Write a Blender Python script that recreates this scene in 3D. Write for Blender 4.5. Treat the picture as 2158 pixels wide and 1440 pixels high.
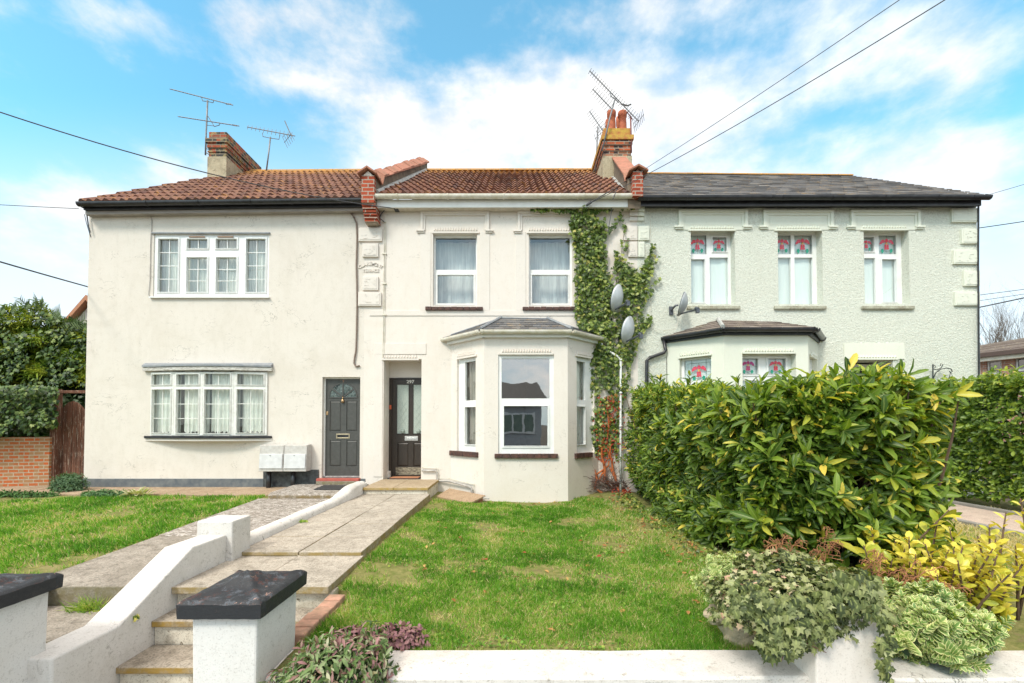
import bpy, math, random
import numpy as np
from mathutils import Vector, Matrix
from mathutils import noise as mnoise
for o in list(bpy.data.objects): bpy.data.objects.remove(o)
SC = bpy.context.scene; COL = SC.collection
rad = math.radians; PI = math.pi
random.seed(7); RNG = np.random.default_rng(11)

# ------------------------------------------------------------ camera
F, CX, CY, TH, CAMZ = 935.0, 1079.0, 874.0, rad(1.3), 1.1
cd = bpy.data.cameras.new('camera'); cam = bpy.data.objects.new('camera', cd); COL.objects.link(cam)
cam.location = (0, 0, CAMZ); cam.rotation_euler = (rad(90) + TH, 0, 0)
cd.sensor_width = 36; cd.sensor_fit = 'HORIZONTAL'; cd.lens = 36*F/2158
cd.shift_y = (CY-720)/2158; cd.clip_end = 3000; cd.clip_start = 0.05
SC.camera = cam

# ------------------------------------------------------------ sky and sun
SUN_EL, SUN_AZ = 48, 212          # degrees; azimuth clockwise from +Y: behind the camera, to its left
w = bpy.data.worlds.new('World'); SC.world = w; w.use_nodes = True
nt = w.node_tree; nt.nodes.clear()
def NN(t, **k):
    n = nt.nodes.new(t)
    for a, b in k.items(): setattr(n, a, b)
    return n
def mth(op, a, b=None, c=None, clamp=False):
    n = nt.nodes.new('ShaderNodeMath'); n.operation = op; n.use_clamp = clamp
    for i, x in enumerate((a, b, c)):
        if x is None: continue
        if isinstance(x, (int, float)): n.inputs[i].default_value = x
        else: nt.links.new(x, n.inputs[i])
    return n.outputs[0]
def cmix(f, a, b, blend='MIX'):
    n = nt.nodes.new('ShaderNodeMix'); n.data_type = 'RGBA'; n.blend_type = blend
    for s, x in ((0, f), (6, a), (7, b)):
        if isinstance(x, (int, float)): n.inputs[s].default_value = x
        elif isinstance(x, tuple): n.inputs[s].default_value = (*x, 1)
        else: nt.links.new(x, n.inputs[s])
    return n.outputs[2]
sky = NN('ShaderNodeTexSky', sky_type='NISHITA', sun_disc=False)
sky.sun_elevation = rad(SUN_EL); sky.sun_rotation = rad(SUN_AZ); sky.air_density = 1.0; sky.dust_density = .6; sky.ozone_density = 1.0
tc = NN('ShaderNodeTexCoord'); sp = NN('ShaderNodeSeparateXYZ'); nt.links.new(tc.outputs['Generated'], sp.inputs[0])
X, Y, Z = sp.outputs
gy = mth('MAXIMUM', mth('ABSOLUTE', Y), .05); gx = mth('DIVIDE', X, gy); gz = mth('DIVIDE', Z, gy)
mp = NN('ShaderNodeMapping'); mp.inputs['Scale'].default_value = (1, 1, 1.7); nt.links.new(tc.outputs['Generated'], mp.inputs[0])
n1 = NN('ShaderNodeTexNoise'); n1.inputs['Scale'].default_value = 3.6; n1.inputs['Detail'].default_value = 9; n1.inputs['Roughness'].default_value = .55
n1.inputs['Distortion'].default_value = .25; nt.links.new(mp.outputs[0], n1.inputs['Vector'])
n2 = NN('ShaderNodeTexNoise'); n2.inputs['Scale'].default_value = 9; n2.inputs['Detail'].default_value = 8; n2.inputs['Roughness'].default_value = .6
nt.links.new(mp.outputs[0], n2.inputs['Vector'])
dens = mth('MULTIPLY_ADD', n1.outputs['Fac'], 1.9, -1.2)
dens = mth('MULTIPLY_ADD', mth('SUBTRACT', n2.outputs['Fac'], .5), 1.15, dens)
# clouds: centre (direction), half sizes, weight
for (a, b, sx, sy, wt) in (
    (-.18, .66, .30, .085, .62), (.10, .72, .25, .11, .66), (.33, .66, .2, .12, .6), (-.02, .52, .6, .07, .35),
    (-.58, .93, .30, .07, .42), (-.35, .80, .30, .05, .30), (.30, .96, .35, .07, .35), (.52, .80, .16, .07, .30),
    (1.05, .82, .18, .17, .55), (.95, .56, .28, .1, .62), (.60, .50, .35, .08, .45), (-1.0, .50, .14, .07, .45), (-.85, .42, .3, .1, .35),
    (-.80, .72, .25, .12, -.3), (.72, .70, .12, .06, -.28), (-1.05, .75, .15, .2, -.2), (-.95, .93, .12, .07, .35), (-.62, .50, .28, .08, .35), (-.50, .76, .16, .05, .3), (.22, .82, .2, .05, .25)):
    ex = mth('DIVIDE', mth('SUBTRACT', gx, a), sx); ez = mth('DIVIDE', mth('SUBTRACT', gz, b), sy)
    e = mth('ADD', mth('MULTIPLY', ex, ex), mth('MULTIPLY', ez, ez))
    dens = mth('MULTIPLY_ADD', mth('EXPONENT', mth('MULTIPLY', e, -1)), wt, dens)
up_ = NN('ShaderNodeMapRange', interpolation_type='SMOOTHSTEP'); nt.links.new(gz, up_.inputs[0]); up_.inputs[1].default_value = 1.0; up_.inputs[2].default_value = 1.5; up_.inputs[4].default_value = .75  # unseen overhead cloud added for more neutral light
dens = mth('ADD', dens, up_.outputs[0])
cov = NN('ShaderNodeMapRange', interpolation_type='SMOOTHSTEP'); nt.links.new(dens, cov.inputs[0])
cov.inputs[1].default_value = -.34; cov.inputs[2].default_value = .58
low = NN('ShaderNodeMapRange', interpolation_type='SMOOTHSTEP'); nt.links.new(gz, low.inputs[0])
low.inputs[1].default_value = .78; low.inputs[2].default_value = .22; low.inputs[3].default_value = .04; low.inputs[4].default_value = .9
blue = cmix(1.0, sky.outputs[0], (.76, 1.47, 1.32), 'MULTIPLY')
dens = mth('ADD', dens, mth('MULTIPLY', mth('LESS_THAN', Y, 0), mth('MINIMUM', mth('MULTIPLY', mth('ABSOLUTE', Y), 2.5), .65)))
shade = NN('ShaderNodeMapRange'); nt.links.new(n2.outputs['Fac'], shade.inputs[0]); shade.inputs[1].default_value = .35; shade.inputs[2].default_value = .62
cloudc = cmix(shade.outputs[0], (3.75, 3.95, 4.3), (4.75, 4.75, 4.7))
# glow added to clouds towards the sun, mostly unseen, to light the fronts
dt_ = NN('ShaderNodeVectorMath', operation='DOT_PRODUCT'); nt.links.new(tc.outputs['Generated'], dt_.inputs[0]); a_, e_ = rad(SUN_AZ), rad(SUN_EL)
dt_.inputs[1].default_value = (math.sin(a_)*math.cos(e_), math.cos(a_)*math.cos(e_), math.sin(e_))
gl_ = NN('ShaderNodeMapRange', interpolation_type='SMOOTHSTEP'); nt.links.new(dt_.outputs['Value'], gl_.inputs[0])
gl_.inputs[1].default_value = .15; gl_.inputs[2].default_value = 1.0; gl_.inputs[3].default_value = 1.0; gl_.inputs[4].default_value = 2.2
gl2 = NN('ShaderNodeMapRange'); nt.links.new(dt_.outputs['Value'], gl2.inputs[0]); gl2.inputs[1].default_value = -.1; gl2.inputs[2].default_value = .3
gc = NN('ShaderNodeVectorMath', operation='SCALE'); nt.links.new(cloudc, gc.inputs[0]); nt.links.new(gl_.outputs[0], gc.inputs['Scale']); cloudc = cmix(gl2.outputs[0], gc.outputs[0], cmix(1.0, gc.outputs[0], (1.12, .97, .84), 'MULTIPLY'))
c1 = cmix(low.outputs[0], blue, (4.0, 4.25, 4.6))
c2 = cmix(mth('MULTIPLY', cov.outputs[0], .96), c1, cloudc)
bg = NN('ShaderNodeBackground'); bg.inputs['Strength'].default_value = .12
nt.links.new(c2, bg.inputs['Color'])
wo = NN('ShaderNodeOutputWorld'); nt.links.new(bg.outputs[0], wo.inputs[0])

sd = bpy.data.lights.new('sun', 'SUN'); sd.energy = 1.3; sd.angle = rad(12); sd.color = (1, .93, .83)
sun = bpy.data.objects.new('sun', sd); COL.objects.link(sun)
az, el = rad(SUN_AZ), rad(SUN_EL)
tow = Vector((math.sin(az)*math.cos(el), math.cos(az)*math.cos(el), math.sin(el)))
sun.rotation_euler = tow.to_track_quat('Z', 'Y').to_euler()
sun.location = tow*30
SC.view_settings.view_transform = 'Standard'; SC.view_settings.look = 'None'; SC.view_settings.gamma = 1
SC.view_settings.exposure = 1.1
SC.render.engine = 'CYCLES'; SC.cycles.max_bounces = 8; SC.cycles.transparent_max_bounces = 12; SC.cycles.diffuse_bounces = 4
SC.cycles.use_denoising = True

# ------------------------------------------------------------ geometry helpers
def ray(px, py):
    v = -(py-CY)/F; c, s = math.cos(TH), math.sin(TH)
    return Vector(((px-CX)/F, c - v*s, s + v*c))
def U(px, py, Y):
    d = ray(px, py); t = Y/d.y
    return Vector((d.x*t, Y, CAMZ + d.z*t))
class Pl:
    """a vertical wall plane: origin (x,y), direction of u; n looks out of the wall"""
    def __init__(s, ox, oy, ux=1, uy=0):
        l = math.hypot(ux, uy); s.o = Vector((ox, oy, 0)); s.u = Vector((ux/l, uy/l, 0)); s.n = Vector((s.u.y, -s.u.x, 0))
    def uv(s, px, py, d=0):
        r = ray(px, py); c = Vector((0, 0, CAMZ)); o = s.o + s.n*d
        t = (o-c).dot(s.n)/r.dot(s.n); p = c + r*t
        return (p-o).dot(s.u), p.z
    def w(s, u, z, d=0): return s.o + s.u*u + s.n*d + Vector((0, 0, z))
    def rc(s, x0, y0, x1, y1, d=0):
        ym, xm = (y0+y1)/2, (x0+x1)/2
        return s.uv(x0, ym, d)[0], s.uv(x1, ym, d)[0], s.uv(xm, y1, d)[1], s.uv(xm, y0, d)[1]   # u0,u1,z0,z1
FA = Pl(0, 9.06)
class MB:
    def __init__(s): s.v = []; s.f = []; s.r = []; s.use_r = False
    def cut(s): s.cuts = getattr(s, 'cuts', []) + [(len(s.v), len(s.f))]
    def add(s, vs, fs, r=0.0):
        n = len(s.v); s.v += [tuple(p) for p in vs]; s.f += [tuple(n+i for i in f) for f in fs]; s.r += [r]*len(vs)
    def quad(s, *p, r=0.0): s.add(p, [tuple(range(len(p)))], r)
    def hexa(s, p, r=0.0):   # p: 4 bottom (ccw from above) + 4 top
        s.add(p, [(3,2,1,0), (4,5,6,7), (0,1,5,4), (1,2,6,5), (2,3,7,6), (3,0,4,7)], r)
    def box(s, x0, x1, y0, y1, z0, z1, r=0.0):
        s.hexa([(x0,y0,z0),(x1,y0,z0),(x1,y1,z0),(x0,y1,z0),(x0,y0,z1),(x1,y0,z1),(x1,y1,z1),(x0,y1,z1)], r)
    def pbox(s, pl, u0, u1, z0, z1, d0, d1, r=0.0):   # d1 = outermost
        P = pl.w
        s.hexa([P(u0,z0,d1),P(u1,z0,d1),P(u1,z0,d0),P(u0,z0,d0),P(u0,z1,d1),P(u1,z1,d1),P(u1,z1,d0),P(u0,z1,d0)], r)
    def prism(s, pts, off, r=0.0):
        """closed outline pts (3D) extruded by off"""
        n = len(pts); a = [Vector(p) for p in pts]; b = [p+Vector(off) for p in a]
        s.add(a+b, [tuple(range(n)), tuple(range(2*n-1, n-1, -1))] + [(i, n+i, n+(i+1) % n, (i+1) % n) for i in range(n)], r)
    def tube(s, path, rr, n=8, cap=True, r=0.0):
        path = [Vector(p) for p in path]; m = len(path); rs = rr if isinstance(rr, (list, tuple)) else [rr]*m
        vs = []; up = None
        for i, p in enumerate(path):
            t = (path[min(i+1, m-1)] - path[max(i-1, 0)]).normalized()
            if up is None:
                up = Vector((0,0,1)) if abs(t.z) < .9 else Vector((1,0,0))
            a = t.cross(up)
            if a.length < 1e-5: a = t.cross(Vector((0,1,.1)))
            a.normalize(); b = a.cross(t).normalized(); up = b
            for k in range(n):
                th = 2*PI*k/n; vs.append(p + a*math.cos(th)*rs[i] + b*math.sin(th)*rs[i])
        fs = []
        for i in range(m-1):
            for k in range(n):
                k2 = (k+1) % n; fs.append((i*n+k, i*n+k2, (i+1)*n+k2, (i+1)*n+k))
        if cap: fs += [tuple(range(n-1, -1, -1)), tuple((m-1)*n+k for k in range(n))]
        s.add(vs, fs, r)
    def lathe(s, c, prof, n=20, r=0.0):
        c = Vector(c); vs = []; fs = []; m = len(prof)
        for (q, z) in prof:
            for k in range(n): vs.append(c+Vector((q*math.cos(2*PI*k/n), q*math.sin(2*PI*k/n), z)))
        for i in range(m-1):
            for k in range(n):
                k2 = (k+1) % n; fs.append((i*n+k, i*n+k2, (i+1)*n+k2, (i+1)*n+k))
        s.add(vs, fs, r)
    def grid(s, fn, nu, nv, r=0.0):
        vs = [fn(i/nu, j/nv) for j in range(nv+1) for i in range(nu+1)]
        fs = [(j*(nu+1)+i, j*(nu+1)+i+1, (j+1)*(nu+1)+i+1, (j+1)*(nu+1)+i) for j in range(nv) for i in range(nu)]
        s.add(vs, fs, r)
    def build(s, name, m, parent=None, smooth=False, bevel=0, origin=None, attr=False):
        if getattr(s, 'cuts', None):
            cs = [(0, 0)] + s.cuts + [(len(s.v), len(s.f))]
            for (v0, f0), (v1, f1) in zip(cs, cs[1:]):
                if v1 == v0: continue
                q = MB(); q.v = s.v[v0:v1]; q.r = s.r[v0:v1]; q.f = [tuple(i-v0 for i in f) for f in s.f[f0:f1]]
                o = q.build(name, m, parent, smooth, bevel, origin, attr)
            return o
        me = bpy.data.meshes.new(name)
        base = root_of(parent) if parent else Vector(origin) if origin is not None else base_of(s.v)
        me.from_pydata([(x-base.x, y-base.y, z-base.z) for x, y, z in s.v], [], s.f)
        me.update()
        if attr:
            at = me.attributes.new('rnd', 'FLOAT', 'POINT'); at.data.foreach_set('value', s.r)
        if smooth: me.polygons.foreach_set('use_smooth', [True]*len(me.polygons))
        o = bpy.data.objects.new(name, me); COL.objects.link(o); me.materials.append(m)
        if parent: o.parent = parent
        else: o.location = base
        if bevel:
            b = o.modifiers.new('bevel', 'BEVEL'); b.width = bevel; b.segments = 2; b.limit_method = 'ANGLE'; b.angle_limit = rad(40)
        return o
def base_of(v):
    a = np.array(v); mn, mx = a.min(0), a.max(0)
    return Vector(((mn[0]+mx[0])/2, (mn[1]+mx[1])/2, mn[2]))
def root_of(o):
    while o.parent: o = o.parent
    return o.location.copy()
def tag(o, label=None, cat=None, group=None, kind=None):
    if label: o['label'] = label
    if cat: o['category'] = cat
    if group: o['group'] = group
    if kind: o['kind'] = kind
    return o
def thing(name, loc, label, cat, group=None):
    o = bpy.data.objects.new(name, None); o.empty_display_size = .2; COL.objects.link(o); o.location = loc
    return tag(o, label, cat, group)
def np_mesh(name, V, Fc, m, parent=None, base=None, attrs=None, smooth=False):
    """V (n,3), Fc (k,3) triangles"""
    me = bpy.data.meshes.new(name)
    b = root_of(parent) if parent else Vector(base) if base is not None else base_of(V)
    V = np.asarray(V, dtype=np.float32) - np.array(b, dtype=np.float32); Fc = np.asarray(Fc, dtype=np.int32)
    me.vertices.add(len(V)); me.vertices.foreach_set('co', V.ravel())
    me.loops.add(len(Fc)*3); me.loops.foreach_set('vertex_index', Fc.ravel())
    me.polygons.add(len(Fc)); me.polygons.foreach_set('loop_start', np.arange(len(Fc), dtype=np.int32)*3)
    me.update(calc_edges=True)
    for k, a in (attrs or {}).items():
        at = me.attributes.new(k, 'FLOAT', 'POINT'); at.data.foreach_set('value', np.asarray(a, dtype=np.float32))
    if smooth: me.polygons.foreach_set('use_smooth', np.ones(len(Fc), dtype=bool))
    me.validate()
    o = bpy.data.objects.new(name, me); COL.objects.link(o); me.materials.append(m)
    if parent: o.parent = parent
    else: o.location = b
    return o

# ------------------------------------------------------------ materials
def lin(c): return tuple((x/12.92 if x <= .04045 else ((x+.055)/1.055)**2.4) for x in c)
def hx(s): return lin(tuple(int(s[i:i+2], 16)/255 for i in (0, 2, 4)))
class Mat:
    def __init__(s, name, rough=.8, metal=0, spec=.5):
        s.m = bpy.data.materials.new(name); s.m.use_nodes = True; s.t = s.m.node_tree; s.t.nodes.clear()
        s.out = s.n('ShaderNodeOutputMaterial'); s.b = s.n('ShaderNodeBsdfPrincipled'); s.l(s.b.outputs[0], s.out.inputs[0])
        s.b.inputs['Roughness'].default_value = rough; s.b.inputs['Metallic'].default_value = metal; s.b.inputs['Specular IOR Level'].default_value = spec
        s.tc = s.n('ShaderNodeTexCoord'); s.co = s.tc.outputs['Object']; s.h = None
    def n(s, t, **k):
        x = s.t.nodes.new(t)
        for a, b in k.items(): setattr(x, a, b)
        return x
    def l(s, a, b): s.t.links.new(a, b)
    def put(s, sock, x):
        if isinstance(x, (int, float)): sock.default_value = x
        elif isinstance(x, tuple): sock.default_value = (*x, 1) if len(x) == 3 else x
        else: s.l(x, sock)
    def noise(s, scale, detail=5, rough=.6, dist=0, vec=None, stretch=None):
        x = s.n('ShaderNodeTexNoise'); x.inputs['Scale'].default_value = scale; x.inputs['Detail'].default_value = detail
        x.inputs['Roughness'].default_value = rough; x.inputs['Distortion'].default_value = dist
        v = vec or s.co
        if stretch:
            mp = s.n('ShaderNodeMapping'); mp.inputs['Scale'].default_value = stretch; s.l(v, mp.inputs[0]); v = mp.outputs[0]
        s.l(v, x.inputs['Vector']); return x.outputs['Fac']
    def voro(s, scale, feat='F1', vec=None, out='Distance'):
        x = s.n('ShaderNodeTexVoronoi'); x.feature = feat; x.inputs['Scale'].default_value = scale; s.l(vec or s.co, x.inputs['Vector']); return x.outputs[out]
    def rng(s, x, a, b, c=0, d=1, smooth=False):
        r = s.n('ShaderNodeMapRange'); r.clamp = True
        if smooth: r.interpolation_type = 'SMOOTHSTEP'
        s.l(x, r.inputs[0])
        for i, q in enumerate((a, b, c, d)): r.inputs[i+1].default_value = q
        return r.outputs[0]
    def mix(s, f, a, b, blend='MIX'):
        x = s.n('ShaderNodeMix'); x.data_type = 'RGBA'; x.blend_type = blend
        s.put(x.inputs[0], f); s.put(x.inputs[6], a); s.put(x.inputs[7], b); return x.outputs[2]
    def math(s, op, a, b=None):
        x = s.n('ShaderNodeMath'); x.operation = op; s.put(x.inputs[0], a)
        if b is not None: s.put(x.inputs[1], b)
        return x.outputs[0]
    def attr(s, name):
        x = s.n('ShaderNodeAttribute'); x.attribute_name = name; return x.outputs['Fac']
    def ramp(s, f, stops):
        x = s.n('ShaderNodeValToRGB'); s.put(x.inputs[0], f); e = x.color_ramp.elements
        while len(e) < len(stops): e.new(.5)
        for q, (p, c) in zip(e, stops): q.position = p; q.color = (*c, 1)
        return x.outputs[0]
    def col(s, c): s.put(s.b.inputs['Base Color'], c); return s
    def bump(s, h, strength=.3, dist=.01):
        x = s.n('ShaderNodeBump'); x.inputs['Strength'].default_value = strength; x.inputs['Distance'].default_value = dist
        s.l(h, x.inputs['Height'])
        if s.h is not None: s.l(s.h, x.inputs['Normal'])
        s.h = x.outputs[0]; s.l(s.h, s.b.inputs['Normal']); return s
    def rgh(s, x): s.put(s.b.inputs['Roughness'], x); return s
def simple(name, c1, c2=None, scale=6, rough=.7, metal=0, bump=0, bscale=40, bdist=.005, spec=.5, stretch=None):
    m = Mat(name, rough, metal, spec); c2 = c2 or tuple(x*.8 for x in c1)
    m.col(m.mix(m.rng(m.noise(scale, 6, .65, stretch=stretch), .35, .68), c1, c2))
    if bump: m.bump(m.noise(bscale, 4), bump, bdist)
    return m.m

def stucco(name, base, stain, crack=.0, dirt=.5, bs=.35, rough_cast=False, speck=.25, chips=0):
    m = Mat(name, .9, 0, .25)
    a = m.noise(1.1, 8, .7, .6); b = m.noise(7, 6, .7); c = m.noise(45, 4, .7)
    k = m.math('MULTIPLY', m.rng(a, .42, .68, 0, 1, True), dirt*.6)
    col = m.mix(k, base, stain)
    col = m.mix(m.math('MULTIPLY', m.rng(b, .5, .72), dirt*.6), col, stain)
    drip = m.noise(4, 7, .7, .3, stretch=(1.6, 1.6, .3))
    col = m.mix(m.math('MULTIPLY', m.rng(drip, .52, .74), dirt*.4), col, tuple(x*.84 for x in stain))
    d_ = m.noise(110, 3, .6); col = m.mix(m.math('MULTIPLY', m.rng(d_, .55, .75), speck), col, tuple(x*.6 for x in stain))
    d2 = m.noise(28, 6, .75); col = m.mix(m.math('MULTIPLY', m.rng(d2, .6, .68), speck*.8), col, tuple(x*.5 for x in stain))
    if chips:
        cm = m.rng(m.noise(11, 7, .78, .3), .60, .625); col = m.mix(m.math('MULTIPLY', cm, chips), col, tuple(x*.55 for x in stain)); m.bump(cm, -.6, .008)
    if crack:
        e = m.math('ABSOLUTE', m.math('SUBTRACT', m.noise(1.25, 7, .62, .5, stretch=(1, 1, 1.5)), .5))
        line = m.math('MULTIPLY', m.rng(e, .0005, .0035, 1, 0), m.rng(m.noise(1.5, 3, .5), .50, .58))
        e2 = m.math('ABSOLUTE', m.math('SUBTRACT', m.noise(2.6, 6, .6, .4, stretch=(.6, 1, 1.6)), .47))
        line = m.math('MAXIMUM', line, m.math('MULTIPLY', m.rng(e2, .0005, .003, 1, 0), m.rng(m.noise(2.2, 3, .5, 0, stretch=(1, 1, 1.3)), .60, .66)))
        col = m.mix(m.math('MULTIPLY', line, crack), col, tuple(x*.42 for x in stain)); m.bump(line, -.4, .006)
    if rough_cast:
        v = m.noise(30, 4, .6, .9); h = m.rng(v, .38, .66, 0, 1, True)
        col = m.mix(m.rng(v, .47, .34, 0, .5), col, tuple(x*.55 for x in stain))  # pits of the roughcast shaded in the colour too
        m.bump(h, bs, .02)
    else:
        m.bump(b, bs*.5, .01); m.bump(c, bs, .003)
    m.col(col); return m.m
WCREAM = stucco('wall_cream', (.745, .685, .625), (.65, .57, .48), crack=.6, dirt=.45, bs=.3, speck=.35)
WLEFT = stucco('wall_beige', (.71, .655, .59), (.57, .51, .43), crack=.8, dirt=.55, speck=.45, bs=.4)
WGREEN = stucco('wall_green', (.74, .755, .665), (.64, .65, .55), dirt=.35, bs=.6, rough_cast=True)
TGREEN = stucco('trim_green', (.725, .735, .64), (.63, .64, .53), dirt=.3, bs=.2)
TCREAM = stucco('trim_cream', (.73, .675, .62), (.62, .545, .46), dirt=.35, bs=.25)
WHITEP = stucco('white_masonry_paint', (.67, .65, .625), (.46, .43, .38), crack=.7, dirt=.5, bs=.6, speck=.55, chips=.35)

def pvc():
    m = Mat('white_plastic', .35); m.col(m.mix(m.rng(m.noise(5, 5), .4, .7), (.82, .82, .81), (.74, .74, .72))); return m.m
PVC = pvc()
PVCD = simple('white_gutter_plastic', (.76, .72, .65), (.56, .51, .38), 7, .45)
BLACKP = simple('black_plastic', (.012, .012, .014), (.035, .035, .04), 8, .3)
LEAD = simple('lead_sheet', (.20, .22, .25), (.32, .33, .34), 9, .55, bump=.3, bscale=14)
DARKSILL = simple('dark_tile_sill', (.035, .02, .018), (.13, .055, .04), 14, .7, bump=.5, bscale=40)
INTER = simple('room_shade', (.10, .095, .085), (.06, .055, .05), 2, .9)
def curtainm(name, c1, c2):
    m = Mat(name, .9); m.col(m.mix(m.rng(m.noise(3, 4, .6, 0, stretch=(9, 9, .6)), .35, .65), c1, c2)); return m.m
NET = curtainm('net_curtain', (.88, .85, .78), (.66, .64, .58))
NETG = curtainm('grey_net', (.80, .79, .78), (.56, .55, .56))
TAUPE = curtainm('taupe_curtain', (.42, .37, .32), (.2, .18, .15))
BLIND = curtainm('white_blind', (.86, .88, .85), (.80, .83, .80))
def glassm(name, refl=1.45, tint=(.9, .95, .94), tr=.92):
    m = Mat(name); t = m.t; t.nodes.remove(m.b)
    g_ = m.n('ShaderNodeNewGeometry'); dt = m.n('ShaderNodeVectorMath'); dt.operation = 'DOT_PRODUCT'; m.l(g_.outputs['Normal'], dt.inputs[0]); m.l(g_.outputs['Incoming'], dt.inputs[1])
    f0 = ((refl-1)/(refl+1))**2; c_ = m.math('ABSOLUTE', dt.outputs['Value']); p_ = m.math('POWER', m.math('SUBTRACT', 1.0, c_), 5.0); frv = m.math('ADD', m.math('MULTIPLY', p_, 1-f0), f0)
    gl = m.n('ShaderNodeBsdfGlossy'); gl.inputs['Roughness'].default_value = .012; gl.inputs['Color'].default_value = (.96, .98, 1, 1)
    bm = m.n('ShaderNodeBump'); bm.inputs['Strength'].default_value = .05; bm.inputs['Distance'].default_value = .02; m.l(m.noise(2.2, 2), bm.inputs['Height'])
    m.l(bm.outputs[0], gl.inputs['Normal'])
    tp = m.n('ShaderNodeBsdfTransparent'); tp.inputs['Color'].default_value = (*tint, 1)
    mx = m.n('ShaderNodeMixShader'); m.l(frv, mx.inputs[0]); m.l(tp.outputs[0], mx.inputs[1]); m.l(gl.outputs[0], mx.inputs[2]); m.l(mx.outputs[0], m.out.inputs[0])
    return m.m
GLASS = glassm('window_glass', 2.2)
GLASSR = glassm('mirror_like_glass', 4.2, (.6, .65, .65))
GLASSL = glassm('clear_glass', 1.7)

def brickm(name, c1, c2, mortar, bw=.225, bh=.075, dark=None, lichen=None, bumpk=.6, msz=.011):
    m = Mat(name, .9, 0, .2)
    s = m.n('ShaderNodeSeparateXYZ'); m.l(m.co, s.inputs[0]); c = m.n('ShaderNodeCombineXYZ')
    m.l(m.math('ADD', s.outputs[0], s.outputs[1]), c.inputs[0]); m.l(s.outputs[2], c.inputs[1])
    b = m.n('ShaderNodeTexBrick'); m.l(c.outputs[0], b.inputs['Vector']); b.inputs['Scale'].default_value = 1
    b.inputs['Brick Width'].default_value = bw; b.inputs['Row Height'].default_value = bh; b.inputs['Mortar Size'].default_value = msz; b.inputs['Mortar Smooth'].default_value = .25
    b.inputs['Color1'].default_value = (*c1, 1); b.inputs['Color2'].default_value = (*c2, 1); b.inputs['Mortar'].default_value = (*mortar, 1)
    col = m.mix(m.rng(m.noise(30, 5), .45, .75, 0, .5), b.outputs['Color'], tuple(x*.5 for x in c2))
    if dark:
        v = m.n('ShaderNodeTexWhiteNoise'); v.noise_dimensions = '2D'
        sn = m.n('ShaderNodeVectorMath'); sn.operation = 'SNAP'; m.l(c.outputs[0], sn.inputs[0]); sn.inputs[1].default_value = (bw/2, bh, 1); m.l(sn.outputs[0], v.inputs['Vector'])
        f = m.math('MULTIPLY', m.rng(v.outputs['Value'], .55, .6), m.rng(b.outputs['Fac'], .3, .1))
        col = m.mix(f, col, dark)
    if lichen: col = m.mix(m.rng(m.noise(7, 6, .7), .52, .6, 0, .8), col, lichen)
    m.col(col); m.bump(b.outputs['Fac'], -bumpk, .012); m.bump(m.noise(60), .3, .004); return m.m
BRICKP = brickm('red_brick', (.42, .085, .04), (.27, .055, .032), (.40, .34, .28), bw=.23, bh=.078)
BRICKC = brickm('chimney_brick', (.48, .10, .035), (.20, .09, .05), (.36, .31, .24), dark=(.05, .03, .03))
BRICKL = brickm('lichen_brick', (.42, .07, .03), (.20, .09, .06), (.26, .23, .17), dark=(.06, .06, .055), lichen=(.34, .27, .12))
BRICKW = brickm('garden_wall_brick', (.52, .12, .035), (.42, .15, .06), (.42, .36, .26), bw=.2, bh=.07, dark=(.36, .19, .09))
BRICKH = brickm('pink_brick', (.46, .24, .17), (.34, .16, .11), (.42, .37, .32), bw=.24, bh=.085)
RENDERC = stucco('chimney_render', (.50, .43, .30), (.20, .165, .11), dirt=1, bs=1, speck=1, chips=.8)
TERRA = simple('terracotta', (.52, .15, .06), (.30, .07, .035), 12, .75, bump=.3)
TERRAC = stucco('terracotta_coping', (.46, .20, .14), (.22, .13, .08), dirt=1.0, bs=.8, speck=.9, chips=.6)

def rooft(name, c1, c2, c3, lichen, hi=None, lz=None):
    m = Mat(name, .8, 0, .3); r = m.attr('rnd')
    col = m.ramp(r, [(0, c1), (.5, c2), (1, c3)])
    col = m.mix(m.rng(m.noise(25, 5, .7), .5, .72, 0, .6), col, tuple(x*.45 for x in c1))
    col = m.mix(m.rng(m.noise(2.2, 6, .8), .5, .62, 0, .45), col, (.10, .075, .05)); f = m.rng(m.noise(6, 8, .8), .56, .61, 0, .9)
    if lz is not None:
        s = m.n('ShaderNodeSeparateXYZ'); m.l(m.co, s.inputs[0])
        f2 = m.math('MULTIPLY', m.rng(s.outputs[2], lz[0], lz[1], 0, 1), m.rng(m.noise(9, 7, .8), .42, .55))
        f = m.math('MAXIMUM', m.math('MULTIPLY', f, .7), f2)
    col = m.mix(f, col, lichen)
    m.col(col); m.bump(m.noise(70), .35, .004); return m.m
TILE = rooft('red_roof_tile', (.15, .06, .038), (.22, .095, .06), (.09, .04, .034), (.50, .24, .05), lz=(8.1, 8.5))
TILEL = rooft('faded_red_roof_tile', (.18, .08, .055), (.26, .13, .09), (.12, .055, .045), (.50, .24, .05), lz=(8.0, 8.5))
SLATE = rooft('grey_slate', (.10, .10, .105), (.16, .16, .165), (.22, .205, .19), (.33, .22, .10))
SLATEB = rooft('brown_slate', (.13, .10, .085), (.20, .16, .14), (.26, .22, .19), (.33, .28, .2))
LICH = simple('lichened_ridge', (.34, .22, .13), (.55, .27, .04), 14, .9, bump=.5)
FLASH = simple('mortar_flashing', (.52, .52, .50), (.30, .31, .30), 10, .9, bump=.5)

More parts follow.
